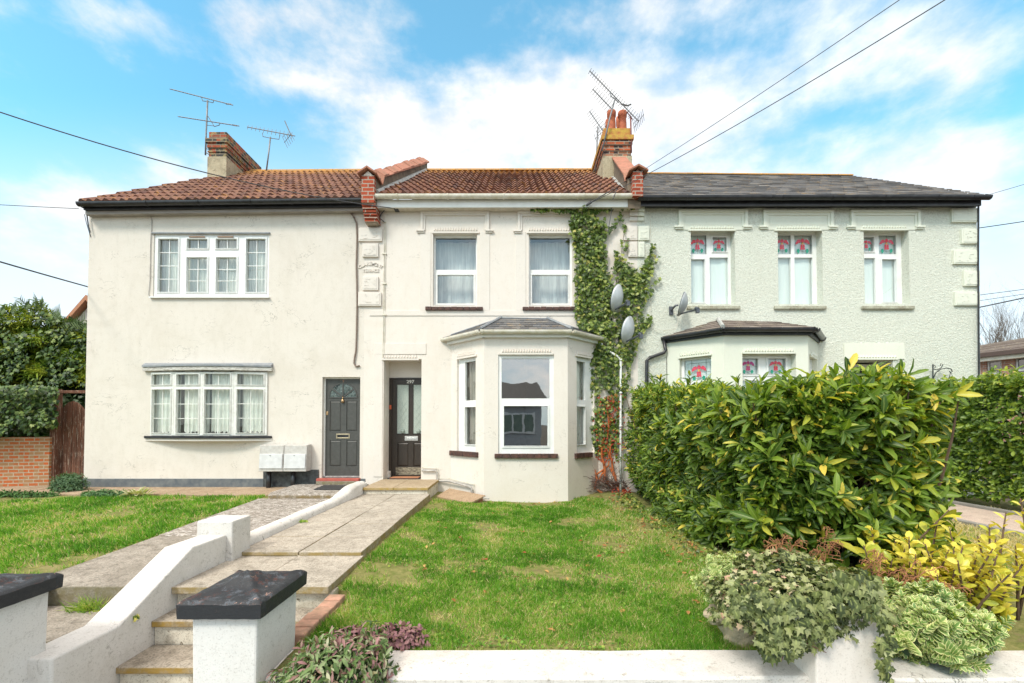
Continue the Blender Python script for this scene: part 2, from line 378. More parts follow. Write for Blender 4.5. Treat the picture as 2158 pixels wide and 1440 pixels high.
# ------------------------------------------------------------ building helpers
def holes_wall(mb, pl, u0, u1, z0, z1, holes, rev, d=0, sides=0):
    us = sorted({u0, u1} | {x for h in holes for x in h[:2]}); zs = sorted({z0, z1} | {x for h in holes for x in h[2:4]})
    us = [x for x in us if u0 <= x <= u1]; zs = [x for x in zs if z0 <= x <= z1]
    P = pl.w
    for a, b in zip(us, us[1:]):
        for c, e in zip(zs, zs[1:]):
            mu, mz = (a+b)/2, (c+e)/2
            if any(h[0] < mu < h[1] and h[2] < mz < h[3] for h in holes): continue
            mb.quad(P(a,c,d), P(b,c,d), P(b,e,d), P(a,e,d))
    for h in holes:
        a, b, c, e = h[:4]; q = h[4] if len(h) > 4 else rev; k = d-q
        mb.quad(P(a,c,d), P(a,e,d), P(a,e,k), P(a,c,k)); mb.quad(P(b,c,k), P(b,e,k), P(b,e,d), P(b,c,d))
        mb.quad(P(a,e,d), P(b,e,d), P(b,e,k), P(a,e,k)); mb.quad(P(a,c,k), P(b,c,k), P(b,c,d), P(a,c,d))
    if sides:
        k = d-sides
        mb.quad(P(u0,z0,k), P(u0,z0,d), P(u0,z1,d), P(u0,z1,k)); mb.quad(P(u1,z0,d), P(u1,z0,k), P(u1,z1,k), P(u1,z1,d))
        mb.quad(P(u0,z1,d), P(u1,z1,d), P(u1,z1,k), P(u0,z1,k)); mb.quad(P(u0,z0,k), P(u1,z0,k), P(u1,z0,d), P(u0,z0,d))
def ring(mb, pl, a, b, c, e, wd, d0, d1):
    mb.pbox(pl, a-wd, a, c-wd, e+wd, d0, d1); mb.pbox(pl, b, b+wd, c-wd, e+wd, d0, d1)
    mb.pbox(pl, a, b, e, e+wd, d0, d1); mb.pbox(pl, a, b, c-wd, c, d0, d1)
def curtain(mb, pl, u0, u1, z0, z1, d, amp=.018, per=.07, scallop=0, gap=None):
    n = max(8, int((u1-u0)/per*6)); ph = random.uniform(0, 6)
    def fn(a, b):
        u = u0+(u1-u0)*a; z = z0+(z1-z0)*b
        wv = math.sin(u/per*2*PI+ph+.8*math.sin(u*7+ph))*amp*(1-.35*b) + .4*amp*math.sin(u*31+b*3)
        if b == 0 and scallop: z += scallop*abs(math.sin(u*PI/.09))
        return pl.w(u, z, d+wv)
    mb.grid(fn, n, 4)
def window(parent, pl, fr, panes, d=-.1, cur=None, curd=.14, bars=None, glass=None, sash=.028, per=.07, room=True, scallop=0, frame_mat=None, side=None):
    """fr and panes are rectangles as the photograph shows them, measured on the plane at depth d"""
    f = pl.rc(*fr, d); hs = [pl.rc(*p[:4], d) for p in panes]
    mb = MB(); holes_wall(mb, pl, *f, [h+(.045,) for h in hs], .045, d, .07)
    for i, (h, p) in enumerate(zip(hs, panes)):
        if sash and (len(p) < 5 or p[4] != 'fix'): ring(mb, pl, *h, sash, d, d+.016); ring(mb, pl, *h, .007, d+.016, d+.022)
        if bars:
            nc, nr = bars[i]
            for k in range(1, nc):
                u = h[0]+(h[1]-h[0])*k/nc; mb.pbox(pl, u-.007, u+.007, h[2], h[3], d-.028, d-.02)
            for k in range(1, nr):
                z = h[2]+(h[3]-h[2])*k/nr; mb.pbox(pl, h[0], h[1], z-.007, z+.007, d-.0285, d-.0205)
    o = mb.build('window', frame_mat or PVC, parent)
    for h in hs:
        g = MB(); g.quad(pl.w(h[0],h[2],d-.034), pl.w(h[1],h[2],d-.034), pl.w(h[1],h[3],d-.034), pl.w(h[0],h[3],d-.034))
        g.build('glass_pane', glass or GLASS, o)
    if cur:
        c = MB()
        rs = side or [(0, 1)]
        for a, b in rs:
            w_ = f[1]-f[0]; curtain(c, pl, f[0]+w_*a-(0 if side else .09), f[0]+w_*b+(0 if side else .09), f[2]+.03, f[3]-.02, d-curd, per=per, scallop=scallop)
        c.build('curtain', cur, o, smooth=True)
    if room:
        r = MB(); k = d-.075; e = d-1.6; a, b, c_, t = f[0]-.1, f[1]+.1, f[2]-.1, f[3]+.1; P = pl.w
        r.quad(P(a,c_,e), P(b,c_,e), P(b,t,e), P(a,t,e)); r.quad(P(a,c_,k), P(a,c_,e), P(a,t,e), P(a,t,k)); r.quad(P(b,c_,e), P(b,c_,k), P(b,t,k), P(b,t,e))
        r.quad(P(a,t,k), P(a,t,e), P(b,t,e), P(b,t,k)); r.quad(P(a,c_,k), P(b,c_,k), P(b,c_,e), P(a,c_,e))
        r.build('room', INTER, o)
    return o, f
def teeth(mb, pl, x0, x1, y0, y1, n, d=.0, t=.035):
    """a row of small pointed leaves standing on a ledge; pixels on the plane"""
    a, b, c, e = pl.rc(x0, y0, x1, y1); wd = (b-a)/n
    for i in range(n):
        u = a+i*wd
        p = [pl.w(u, c, d), pl.w(u+wd, c, d), pl.w(u+wd/2, e, d)]
        mb.prism(p, pl.n*t*.6); mb.add([pl.w(u, c, d+t*.6), pl.w(u+wd, c, d+t*.6), pl.w(u+wd/2, e, d+t*.6), pl.w(u+wd/2, c+(e-c)*.3, d+t*1.3)], [(0,1,3), (1,2,3), (2,0,3)])
    mb.pbox(pl, a-.03, b+.03, c-.035, c, d-.002, d+.028)
def hood(mb, pl, xl, xr, yt, yb, foot=9, th=5, inner=True):
    """square label mould; px"""
    a, b, c, e = pl.rc(xl, yt, xr, yb); t = th/103; fw = foot/103
    mb.pbox(pl, a, b, e-t, e, -.002, .05); mb.pbox(pl, a, a+t, c, e-t, -.002, .048); mb.pbox(pl, b-t, b, c, e-t, -.002, .048)
    mb.pbox(pl, a+t, b-t, e-t*1.9, e-t, -.002, .028); mb.pbox(pl, a+t, a+t*1.9, c, e-t*1.9, -.002, .027); mb.pbox(pl, b-t*1.9, b-t, c, e-t*1.9, -.002, .027)
    for s, u in ((-1, a), (1, b)):
        u0, u1 = (u-fw, u+t*1.6) if s < 0 else (u-t*1.6, u+fw)
        mb.pbox(pl, u0, u1, c-.03, c+.003, -.002, .056)
        q = .025*s
        mb.pbox(pl, u0+(.02 if s < 0 else .0), u1-(0 if s < 0 else .02), c-.06, c-.03, -.002, .035)
def quoin(mb, mp_, pl, x0, y0, x1, y1):
    a, b, c, e = pl.rc(x0, y0, x1, y1)
    P = pl.w; i = .028
    mb.hexa([P(a,c,.045),P(b,c,.045),P(b,c,-.003),P(a,c,-.003),P(a,e,.045),P(b,e,.045),P(b,e,-.003),P(a,e,-.003)])
    a2, b2, c2, e2 = a+i, b-i, c+i, e-i
    mp_.pbox(pl, a2, b2, c2, e2, .044, .052)
    for _ in range(16):
        u = random.uniform(a2+.02, b2-.02); z = random.uniform(c2+.02, e2-.02); s = random.uniform(.008, .02)
        mp_.pbox(pl, u-s, u+s, z-s*.5, z+s*.5, .051, .052+random.uniform(.003, .008))
def tiles(mb, e0, e1, r0, r1, rows, per, amp, step, seg=6, stag=0, jit=0, gap=0):
    e0, e1, r0, r1 = map(Vector, (e0, e1, r0, r1))
    up = Vector((0, (r0.y+r1.y-e0.y-e1.y)/2, (r0.z+r1.z-e0.z-e1.z)/2)); N = Vector((0, -up.z, up.y)).normalized()
    def at(x, v, h):
        k = (x-e0.x)/(e1.x-e0.x); b = e0.lerp(e1, k); kk = min(max((x-r0.x)/(r1.x-r0.x), 0), 1) if abs(r1.x-r0.x) > .01 else 0
        t = r0.lerp(r1, kk); p = Vector((x, b.y+(t.y-b.y)*v, b.z+(t.z-b.z)*v)); return p+N*h
    for j in range(rows):
        v0, v1 = j/rows, (j+1)/rows; vm = (v0+v1)/2
        xl = e0.x+(r0.x-e0.x)*vm; xr = e1.x+(r1.x-e1.x)*vm; off = stag*per*(j % 2)
        k0, k1 = math.floor((xl-off)/per), math.ceil((xr-off)/per)
        for k in range(k0, k1):
            a, b = max(xl, k*per+off)+gap, min(xr, (k+1)*per+off)-gap
            if b-a < .01: continue
            hj = random.uniform(-jit, jit)+(random.gauss(0, .004) if not jit else 0); r = random.random(); vs = []
            sl = random.uniform(-.004, .004)*(1 if jit else .3)
            for i in range(seg+1):
                x = a+(b-a)*i/seg; h = amp*(.5-.5*math.cos(2*PI*((x-off)/per)))**1.2
                vs += [at(x, v0+sl, h+step+hj), at(x, v1, h+.002), at(x, v0+sl, h*.2-.01)]
            fs = []
            for i in range(seg):
                q = 3*i; fs += [(q, q+3, q+4, q+1), (q+2, q+5, q+3, q)]
            mb.add(vs, fs, r)
def strips(mb, e0, e1, r0, r1, rows, step=.012, n=1):
    e0, e1, r0, r1 = map(Vector, (e0, e1, r0, r1)); N = (e1-e0).cross((r0+r1)/2-(e0+e1)/2).normalized()
    if N.z < 0: N = -N
    for j in range(rows):
        v0, v1 = j/rows, (j+1)/rows
        for i in range(n):
            a, b = i/n, (i+1)/n; g = lambda u, v: e0.lerp(e1, u).lerp(r0.lerp(r1, u), v)
            r = random.random()
            mb.add([g(a,v0)+N*step, g(b,v0)+N*step, g(b,v1), g(a,v1), g(a,v0)-N*.01, g(b,v0)-N*.01], [(0,1,2,3), (4,5,1,0)], r)
def gutter(mb, p0, p1, r=.055, ends=True):
    p0, p1 = Vector(p0), Vector(p1); t = (p1-p0).normalized(); s = Vector((t.y, -t.x, 0)).normalized()
    pts = [p0 + s*math.cos(a)*r + Vector((0,0,math.sin(a)*r)) for a in [PI+PI*k/10 for k in range(11)]]
    pts = [p0-s*r+Vector((0,0,.014))] + pts + [p0+s*r+Vector((0,0,.014)), p0+s*(r-.008)+Vector((0,0,.014)), p0+s*(r-.02)+Vector((0,0,-.01)), p0-s*(r-.02)+Vector((0,0,-.01)), p0-s*(r-.008)+Vector((0,0,.014))]
    mb.prism(pts, p1-p0)
def collars(mb, p0, p1, r, ks, wd=.03):
    p0, p1 = Vector(p0), Vector(p1); t = (p1-p0).normalized()
    for k in ks:
        c = p0.lerp(p1, k); gutter(mb, c-t*wd/2+Vector((0,0,.001)), c+t*wd/2+Vector((0,0,.001)), r+.009)
def beam(mb, p0, p1, h, dp):
    """p0,p1: front top edge; goes down h and back dp"""
    p0, p1 = Vector(p0), Vector(p1); hz = Vector((0,0,-h)); t = (p1-p0).normalized(); b = Vector((-t.y, t.x, 0)).normalized()*dp
    mb.hexa([p0+hz, p1+hz, p1+hz+b, p0+hz+b, p0, p1, p1+b, p0+b])
def text_into(mb, s, size, place, ext=.004, bold=0):
    cu = bpy.data.curves.new('t', 'FONT'); cu.body = s; cu.size = size; cu.extrude = ext; cu.offset = bold; cu.align_x = 'CENTER'; cu.align_y = 'CENTER'
    ob = bpy.data.objects.new('t', cu); COL.objects.link(ob); dg = bpy.context.evaluated_depsgraph_get(); dg.update()
    me = ob.evaluated_get(dg).to_mesh()
    mb.add([place(v.co) for v in me.vertices], [tuple(p.vertices) for p in me.polygons])
    ob.evaluated_get(dg).to_mesh_clear(); bpy.data.objects.remove(ob); bpy.data.curves.remove(cu)
def panel_door(parent, name, pl, leaf, panels, d, mat, glassp=(), gm=None):
    f = pl.rc(*leaf, d); ph = [pl.rc(*p, d) for p in panels]; gh = [pl.rc(*p, d) for p in glassp]
    mb = MB(); holes_wall(mb, pl, *f, ph+gh, .014, d, .045)
    for h in ph:
        a, b, c, e = h; P = pl.w; i = .03
        mb.quad(P(a,c,d-.014), P(b,c,d-.014), P(b,e,d-.014), P(a,e,d-.014))
        mb.hexa([P(a+.008,c+.008,d-.013),P(b-.008,c+.008,d-.013),P(b-.008,c+.008,d-.02),P(a+.008,c+.008,d-.02),P(a+.008,e-.008,d-.013),P(b-.008,e-.008,d-.013),P(b-.008,e-.008,d-.02),P(a+.008,e-.008,d-.02)])
        mb.add([P(a+.01,c+.01,d-.013),P(b-.01,c+.01,d-.013),P(b-.01,e-.01,d-.013),P(a+.01,e-.01,d-.013),P(a+i,c+i,d-.001),P(b-i,c+i,d-.001),P(b-i,e-i,d-.001),P(a+i,e-i,d-.001)],
               [(0,1,5,4),(1,2,6,5),(2,3,7,6),(3,0,4,7),(4,5,6,7)])
    for h in gh: ring(mb, pl, *h, .014, d, d+.008)
    o = mb.build(name, mat, parent)
    for h in gh:
        g = MB(); g.pbox(pl, *h, d-.016, d-.01); g.build('glass_panel', gm, o)
    return o, f

# ------------------------------------------------------------ ground
GROUNDM = simple('soil', (.09, .065, .04), (.05, .04, .025), 3, .95, bump=.6, bscale=20, bdist=.03)
mb = MB(); mb.quad((-1500,-1500,-1.0), (1500,-1500,-1.0), (1500,1500,-1.0), (-1500,1500,-1.0))
tag(mb.build('ground', GROUNDM), kind='structure')
PAVEM = simple('paving_concrete', (.30, .29, .27), (.22, .21, .19), 2, .9, bump=.3)
ROADM = simple('asphalt', (.055, .055, .058), (.04, .04, .042), 3, .9, bump=.4, bscale=80)
mb = MB(); mb.box(-60, 60, -1.6, 2.9, -1.2, -.9); tag(mb.build('pavement', PAVEM), kind='structure')
mb = MB(); mb.box(-60, 60, -1.75, -1.605, -1.2, -.895); tag(mb.build('kerb', PAVEM), kind='structure')
mb = MB(); mb.box(-60, 60, -9, -1.755, -1.2, -.99); tag(mb.build('road', ROADM), kind='structure')

def conc(name, c1, c2, stain, edge=None, bumpk=.5, flakes=None):
    m = Mat(name, .92, 0, .2)
    col = m.mix(m.rng(m.noise(3, 7, .7, .5), .35, .65), c1, c2)
    col = m.mix(m.rng(m.noise(9, 8, .75), .5, .68, 0, .75), col, stain)
    col = m.mix(m.rng(m.noise(70, 4, .7), .48, .62, 0, .65), col, tuple(x*.45 for x in c2)); col = m.mix(m.rng(m.noise(26, 7, .8), .55, .63, 0, .6), col, tuple(x*.4 for x in c2))
    if flakes: col = m.mix(m.rng(m.noise(10, 9, .8, 1.5, stretch=(1, 1.8, 1)), .5, .56, 0, .9), col, flakes)
    if edge:
        g = m.n('ShaderNodeNewGeometry'); s = m.n('ShaderNodeSeparateXYZ'); m.l(g.outputs['Normal'], s.inputs[0])
        col = m.mix(m.math('MULTIPLY', m.rng(s.outputs[2], .6, .2), m.rng(m.noise(14, 6), .35, .6, .3, 1)), col, edge)
    m.col(col); m.bump(m.noise(55, 6, .7), bumpk, .008); m.bump(m.noise(6, 4), .3, .02); return m.m
SLABM = conc('path_slab', (.54, .485, .41), (.37, .33, .275), (.19, .165, .13), edge=(.30, .22, .09))
STEPM = conc('step_tread', (.46, .41, .34), (.29, .25, .20), (.14, .115, .085), edge=(.34, .22, .06))
RISEM = stucco('worn_white_riser', (.70, .65, .55), (.22, .16, .09), dirt=1.1, bs=.6, speck=.8, chips=1)
LPATHM = conc('rough_concrete', (.43, .385, .33), (.27, .24, .20), (.13, .11, .085), edge=(.2, .17, .1), bumpk=.9)
LPATHW = conc('flaky_concrete', (.33, .29, .25), (.22, .19, .16), (.11, .09, .07), edge=(.22, .16, .08), flakes=(.60, .56, .52), bumpk=.9)
SANDM = conc('sandy_concrete', (.50, .38, .27), (.36, .26, .17), (.17, .11, .07))
PINKM = conc('pink_path', (.66, .54, .45), (.56, .44, .37), (.36, .28, .23))

def HR(x, y):   # right-hand lawn
    z = -.31 - .010*(y-3) + .12*math.exp(-max(x+1.4, 0)/.7)
    z += .13*math.exp(-((x-2.1)/.9)**2-((y-8.9)/.8)**2)
    if y < 4.2: z -= .05*min(1, (4.2-y)/.8)*math.exp(-max(x+1.4, 0)/.7)
    if x < -1.30 and y < 3.6: return -.9
    if 6.62 < x < 8.12: z -= .07
    z += .018*mnoise.noise(Vector((x*1.1, y*1.1, 3))) + .01*mnoise.noise(Vector((x*4, y*4, 7)))
    return z
def HL(x, y):
    return -.19 + .02*mnoise.noise(Vector((x*1.1, y*1.1, 13))) + .012*mnoise.noise(Vector((x*4, y*4, 1))) - .02*max(0, -5-x)*.2
def lawnm():
    m = Mat('turf', .95, 0, .1)
    a = m.noise(1.6, 6, .65, .4)
    col = m.mix(m.rng(m.noise(14, 7, .7), .38, .62), (.14, .16, .045), (.25, .23, .09))
    col = m.mix(m.rng(a, .54, .68, 0, .8), col, (.30, .25, .12)); col = m.mix(m.rng(m.noise(5, 6, .7), .56, .66, 0, .7), col, (.20, .15, .09))
    m.col(col); m.bump(m.noise(40, 5), .8, .02); return m.m
TURF = lawnm()
def sheet(name, x0, x1, y0, y1, fn, m, nx, ny):
    mb = MB()
    def g(a, b):
        x, y = x0+(x1-x0)*a, y0+(y1-y0)*b; return (x, y, fn(x, y))
    mb.grid(g, nx, ny); o = mb.build(name, m, smooth=True); return tag(o, kind='structure')
sheet('lawn', -1.5, 9.4, 2.45, 9.3, HR, TURF, 218, 90)
sheet('side_lawn', -14, -3.6, 2.6, 9.3, HL, TURF, 90, 60)

# path to the middle door: separate flags with narrow joints
mb = MB()
ys = [4.31, 4.92, 5.54, 6.15, 6.76, 7.35, 7.93]
for a, b in zip(ys, ys[1:]):
    for x0, x1 in ((-2.665, -2.066), (-2.06, -1.455)):
        j = random.uniform(-.004, .004); mb.box(x0+.002, x1-.002, a+.005, b-.005, -.34, -.128+j)
for x0, x1 in ((-2.665, -2.066), (-2.06, -1.435)): mb.box(x0, x1, 3.50, 4.33, -.225, -.169+random.uniform(-.004, .004))
tag(mb.build('garden_path', SLABM, bevel=.006), kind='structure')
mb = MB(); mb.box(-2.66, -1.44, 4.34, 7.9, -.6, -.345); mb.box(-2.66, -1.42, 3.56, 4.325, -.9, -.23)
mb.box(-2.66, -1.46, 4.315, 4.34, -.34, -.165)
tag(mb.build('path_base', RISEM), kind='structure')
st = thing('garden_steps', (-2.05, 3.2, -.9), 'worn concrete steps with yellowed nosings climbing between the white pillars', 'steps')
for (y0, y1, z) in ((3.33, 3.555, -.352), (3.04, 3.33, -.532), (2.74, 3.04, -.712)):
    mb = MB(); mb.box(-2.665, -1.42, y0-.02, y1, z-.045, z); mb.build('tread', STEPM, st, bevel=.006)
    mb = MB(); mb.box(-2.66, -1.425, y0+.01, y1+.3, z-.185 if z > -.6 else -.9, z-.046); mb.build('riser', RISEM, st)
# left path
def slab(name, pts, z0, z1, m, bevel=.01):
    mb = MB(); mb.prism([(x, y, z0) for x, y in pts], (0, 0, z1-z0)); return tag(mb.build(name, m, bevel=bevel), kind='structure')
slab('side_path_upper', [(-2.86, 5.12), (-2.86, 7.66), (-4.36, 7.66), (-4.20, 6.2), (-4.07, 5.12)], -.42, -.17, LPATHW)
slab('side_path_lower', [(-2.86, 3.53), (-2.86, 5.11), (-4.07, 5.11), (-3.95, 3.89), (-3.93, 3.53)], -.42, -.174, LPATHM)
slab('side_path_step', [(-2.86, 2.95), (-2.86, 3.52), (-3.95, 3.52), (-3.95, 2.95)], -.62, -.32, LPATHM)
slab('side_path_foot', [(-2.86, 2.3), (-2.86, 2.94), (-3.95, 2.94), (-3.95, 2.3)], -.8, -.47, LPATHM)
slab('threshold_slab', [(-2.9, 7.665), (-2.9, 9.05), (-4.4, 9.05), (-4.32, 7.95), (-4.2, 7.665)], -.4, -.105, LPATHW, .02)
slab('house_apron', [(-4.42, 8.05), (-4.42, 9.05), (-9.1, 9.05), (-9.3, 8.2)], -.4, -.165, SANDM, .015)
slab('side_alley', [(-9.31, 7.6), (-9.11, 9.5), (-14, 9.6), (-14, 6.9), (-9.4, 7.3)], -.4, -.16, SANDM, .01)
slab('neighbour_path', [(6.75, 3.2), (8.0, 3.2), (8.0, 9.05), (6.75, 9.05)], -.45, -.335, PINKM, .01)
mb = MB(); mb.box(8.01, 8.1, 3.2, 9.05, -.45, -.29); mb.box(6.64, 6.74, 3.2, 9.05, -.45, -.315); tag(mb.build('path_edging', PAVEM, bevel=.01), kind='structure')

# ------------------------------------------------------------ left house
MW = {}
LX0 = FA.uv(183, 700)[0]; BX = FA.uv(768, 600)[0]; CX1 = FA.uv(1343, 500)[0]; RX1 = FA.uv(2061, 580)[0]
ZT = FA.uv(500, 436)[1]
def shell(mb, x0, x1, zt, left=True, right=True):
    if left: mb.quad((x0,16.3,-1), (x0,9.06,-1), (x0,9.06,zt), (x0,16.3,zt))
    if right: mb.quad((x1,9.06,-1), (x1,16.3,-1), (x1,16.3,zt), (x1,9.06,zt))
    mb.quad((x1,16.3,-1), (x0,16.3,-1), (x0,16.3,zt), (x1,16.3,zt))
YE, YR = 8.88, 12.7
H1 = thing('rendered_house', ((LX0+BX)/2, 9.06, -.2), 'beige rendered end house with black gutter, leaded upstairs window and grey door', 'house', 'houses of the terrace')
# upstairs window
win1, f1 = window(H1, FA, (325, 494, 568, 626), [(334, 504, 376, 616), (395, 504, 438, 524), (394, 543, 437, 616), (456, 504, 500, 524), (456, 543, 499, 616), (519, 504, 560, 616)],
    d=-.02, cur=NET, bars=[(2,4), (2,1), (2,3), (2,1), (2,3), (2,4)], sash=.026, curd=.2)
mb = MB(); a, b, c, e = FA.rc(325, 494, 568, 626)
mb.pbox(FA, a-.06, b+.02, c-.03, c-.004, -.06, .05); mb.build('sill', PVC, win1)
for x0 in (399, 459):
    mb = MB(); q = FA.rc(x0, 498, x0+33, 501); mb.pbox(FA, *q, .0, .012); mb.build('trickle_vent', simple('vent_brown', (.30, .20, .14)), win1)
mb = MB(); mb.pbox(FA, a-.05, b+.01, e+.005, e+.03, -.002, .035); mb.build('drip_moulding', LEAD, H1)
# bow window
bow = [(317, 9.03), (366, 8.93), (427, 8.89), (492, 8.92), (563, 9.03)]
holeb = FA.rc(319, 787, 560, 916)
cas = [((321, 789, 361, 811), (321, 821, 360, 912)), ((373, 789, 420, 811), (372, 821, 419, 913)), ((432, 788, 486, 811), (431, 821, 485, 913)), ((500, 789, 556, 811), (499, 821, 555, 912))]
WOODW = simple('white_painted_wood', (.80, .80, .77), (.66, .65, .60), 12, .6, bump=.3, bscale=60)
ornc = [hx('c23a1e'), hx('2b3fa0'), hx('b0461a'), hx('203a70'), hx('c87020'), hx('8a2a50'), hx('d07a18'), hx('d8c23a')]
for i in range(4):
    (x0, y0_), (x1, y1_) = bow[i], bow[i+1]
    p0, p1 = U(x0, 850, y0_), U(x1, 850, y1_); pl = Pl(p0.x, p0.y, p1.x-p0.x, p1.y-p0.y)
    w_, f_ = window(H1, pl, (x0, 784, x1-.5, 918), [cas[i][0], cas[i][1]], d=0, cur=NET, curd=.12, bars=[(2,1), (2,3)], sash=.02, per=.085, room=(i in (0, 1, 2, 3)), scallop=.05, frame_mat=WOODW, glass=GLASSL)
tp = lambda y, k: [U(x, y, yy-k) for x, yy in bow]
def fan(mb, front, back, h):
    n = len(front)
    for i in range(n-1):
        a, b, c, d_ = front[i], front[i+1], back[i+1], back[i]; z = Vector((0,0,h)); mb.hexa([a, b, c, d_, a+z, b+z, c+z, d_+z])
cz = FA.uv(430, 783)[1]
can = [(300, 9.0), (366, 8.86), (427, 8.82), (492, 8.85), (572, 9.0)]
mb = MB(); fr = [Vector((U(x, 780, yy).x, yy, cz)) for x, yy in can]; bk = [Vector((p.x, 9.07, cz)) for p in fr]; fan(mb, fr, bk, .075)
mb.build('canopy_board', simple('flaking_white_paint', (.72, .70, .65), (.25, .22, .19), 22, .8, bump=.6, stretch=(.5, 1, 3)), H1, bevel=.004)
mb = MB(); fr2 = [Vector((p.x*1.0, p.y-.02, cz+.078)) for p in fr]; bk2 = [Vector((p.x, 9.07, cz+.078)) for p in fr]
for i in range(4):
    a, b, c, d_ = fr2[i], fr2[i+1], bk2[i+1], bk2[i]; z = Vector((0,0,.04)); z2 = Vector((0,0,.10)); mb.hexa([a, b, c, d_, a+z, b+z, c+z2, d_+z2])
mb.build('canopy_flashing', LEAD, H1, bevel=.004)
sz = FA.uv(430, 924)[1]
sl = [(303, 9.02), (366, 8.87), (427, 8.83), (492, 8.86), (571, 9.02)]
mb = MB(); fr = [Vector((U(x, 920, yy).x, yy, sz)) for x, yy in sl]; bk = [Vector((p.x, 9.07, sz)) for p in fr]; fan(mb, fr, bk, .05); mb.build('bow_sill', BLACKP, H1, bevel=.005)
mb = MB(); fr = [Vector((U(x, 920, yy).x, yy+.03, sz-.05)) for x, yy in sl]; bk = [Vector((p.x, 9.07, sz-.05)) for p in fr]; fan(mb, fr, bk, .05); mb.build('bow_apron', TCREAM, H1)
holeb = FA.rc(320, 790, 559, 914)
# door
dd = -.10
hd = FA.rc(683, 796, 762, 1006, dd)
GREYD = simple('grey_door_paint', (.075, .075, .07), (.055, .055, .05), 18, .5, bump=.15, bscale=90)
door, fd = panel_door(H1, 'front_door', FA, (686, 799, 760, 1003), [(695, 845, 719, 909), (730, 845, 753, 909), (695, 928, 719, 983), (730, 928, 753, 983)], dd, GREYD)
uc, zc = FA.uv(723, 837, dd); R_ = .275
mb = MB(); seg = 24; pts = [(uc-R_, zc)]+[(uc+R_*math.cos(PI-PI*k/seg), zc+R_*math.sin(PI*k/seg)) for k in range(seg+1)][1:]
mb.prism([FA.w(u, z, dd-.002) for u, z in pts], FA.n*.004); mb.build('fanlight_glass', simple('dark_rippled_glass', (.02, .03, .028), (.16, .20, .19), 14, .12, bump=.9, bscale=25, bdist=.02), door)
mb = MB()
for k in range(seg):
    a0, a1 = PI*k/seg, PI*(k+1)/seg
    for s in ((R_, R_+.018),): mb.hexa([FA.w(uc+s[0]*math.cos(a0), zc+s[0]*math.sin(a0), dd+.012), FA.w(uc+s[1]*math.cos(a0), zc+s[1]*math.sin(a0), dd+.012), FA.w(uc+s[1]*math.cos(a0), zc+s[1]*math.sin(a0), dd-.002), FA.w(uc+s[0]*math.cos(a0), zc+s[0]*math.sin(a0), dd-.002),
        FA.w(uc+s[0]*math.cos(a1), zc+s[0]*math.sin(a1), dd+.012), FA.w(uc+s[1]*math.cos(a1), zc+s[1]*math.sin(a1), dd+.012), FA.w(uc+s[1]*math.cos(a1), zc+s[1]*math.sin(a1), dd-.002), FA.w(uc+s[0]*math.cos(a1), zc+s[0]*math.sin(a1), dd-.002)])
for an in (37, 90, 143):
    c_, s_ = math.cos(rad(an)), math.sin(rad(an)); wd = .013; q = lambda r_, t, d_: FA.w(uc+r_*c_-t*s_, zc+r_*s_+t*c_, d_)
    mb.hexa([q(0, -wd, dd+.012), q(0, wd, dd+.012), q(0, wd, dd), q(0, -wd, dd), q(R_, -wd, dd+.012), q(R_, wd, dd+.012), q(R_, wd, dd), q(R_, -wd, dd)])
mb.pbox(FA, uc-R_-.018, uc+R_+.018, zc-.02, zc, dd-.002, dd+.013); mb.build('fanlight_bars', GREYD, door)
BRASS = simple('brass', (.55, .36, .20), (.40, .25, .12), 20, .35, .9)
mb = MB(); q = FA.rc(709, 914.5, 737, 924.5, dd); ring(mb, FA, q[0]+.02, q[1]-.02, q[2]+.022, q[3]-.022, .022, dd-.001, dd+.012); mb.build('letterbox', simple('pale_brass', (.55, .47, .33), (.4, .33, .22), 20, .4, .7), door, bevel=.003)
mb = MB(); mb.pbox(FA, q[0]+.021, q[1]-.021, q[2]+.023, q[3]-.023, dd+.001, dd+.004); mb.build('letterbox_slot', BLACKP, door)
mb = MB(); ku, kz = FA.uv(723, 845, dd); mb.lathe(FA.w(ku, kz-.04, dd+.02), [(0, 0), (.028, .005), (.036, .03), (.026, .06), (.012, .08), (.0, .085)], 14)
mb.tube([FA.w(ku, kz+.09, dd), FA.w(ku, kz+.07, dd+.02), FA.w(ku, kz+.03, dd+.03)], .009); mb.build('knocker', BRASS, door, smooth=True)
mb = MB(); q = FA.rc(687, 868, 692, 875, dd); mb.pbox(FA, *q, dd-.001, dd+.012); mb.build('lock', BRASS, door, bevel=.003)
mb = MB(); tu, tz = FA.uv(723.5, 804, dd)
for ch, du in (('2', -.06), ('5', .06)): text_into(mb, ch, .085, lambda v, du=du: FA.w(tu+du+v.x, tz+v.y, dd+.002+v.z), .002); mb.cut()
mb.build('house_number', simple('worn_number_paint', (.14, .125, .10), (.09, .08, .07), 30), door)
mb = MB(); text_into(mb, '9', .085, lambda v: FA.w(tu+v.x, tz+v.y, dd+.002+v.z), .003); mb.build('house_number', simple('copper_number', (.40, .22, .14)), door)
mb = MB(); q = FA.rc(683, 796, 762, 1006, dd); mb.pbox(FA, q[0], fd[0], fd[2], q[3], dd-.04, dd+.012); mb.pbox(FA, fd[0], q[1], fd[3], q[3], dd-.04, dd+.012); mb.pbox(FA, fd[1], q[1], fd[2], fd[3], dd-.04, dd+.011)
mb.build('door_frame', WOODW, H1)
mb = MB(); mb.pbox(FA, q[0], q[1], fd[2]-.03, fd[2]-.001, dd-.1, dd+.03); mb.build('threshold', simple('threshold_metal', (.5, .49, .48), (.25, .2, .18), 20, .5), H1)
mb = MB(); mb.pbox(FA, q[0]-.06, q[1]+.02, -.1035, fd[2]-.085, -.02, .13); mb.build('concrete_step', LPATHM, H1, bevel=.008)
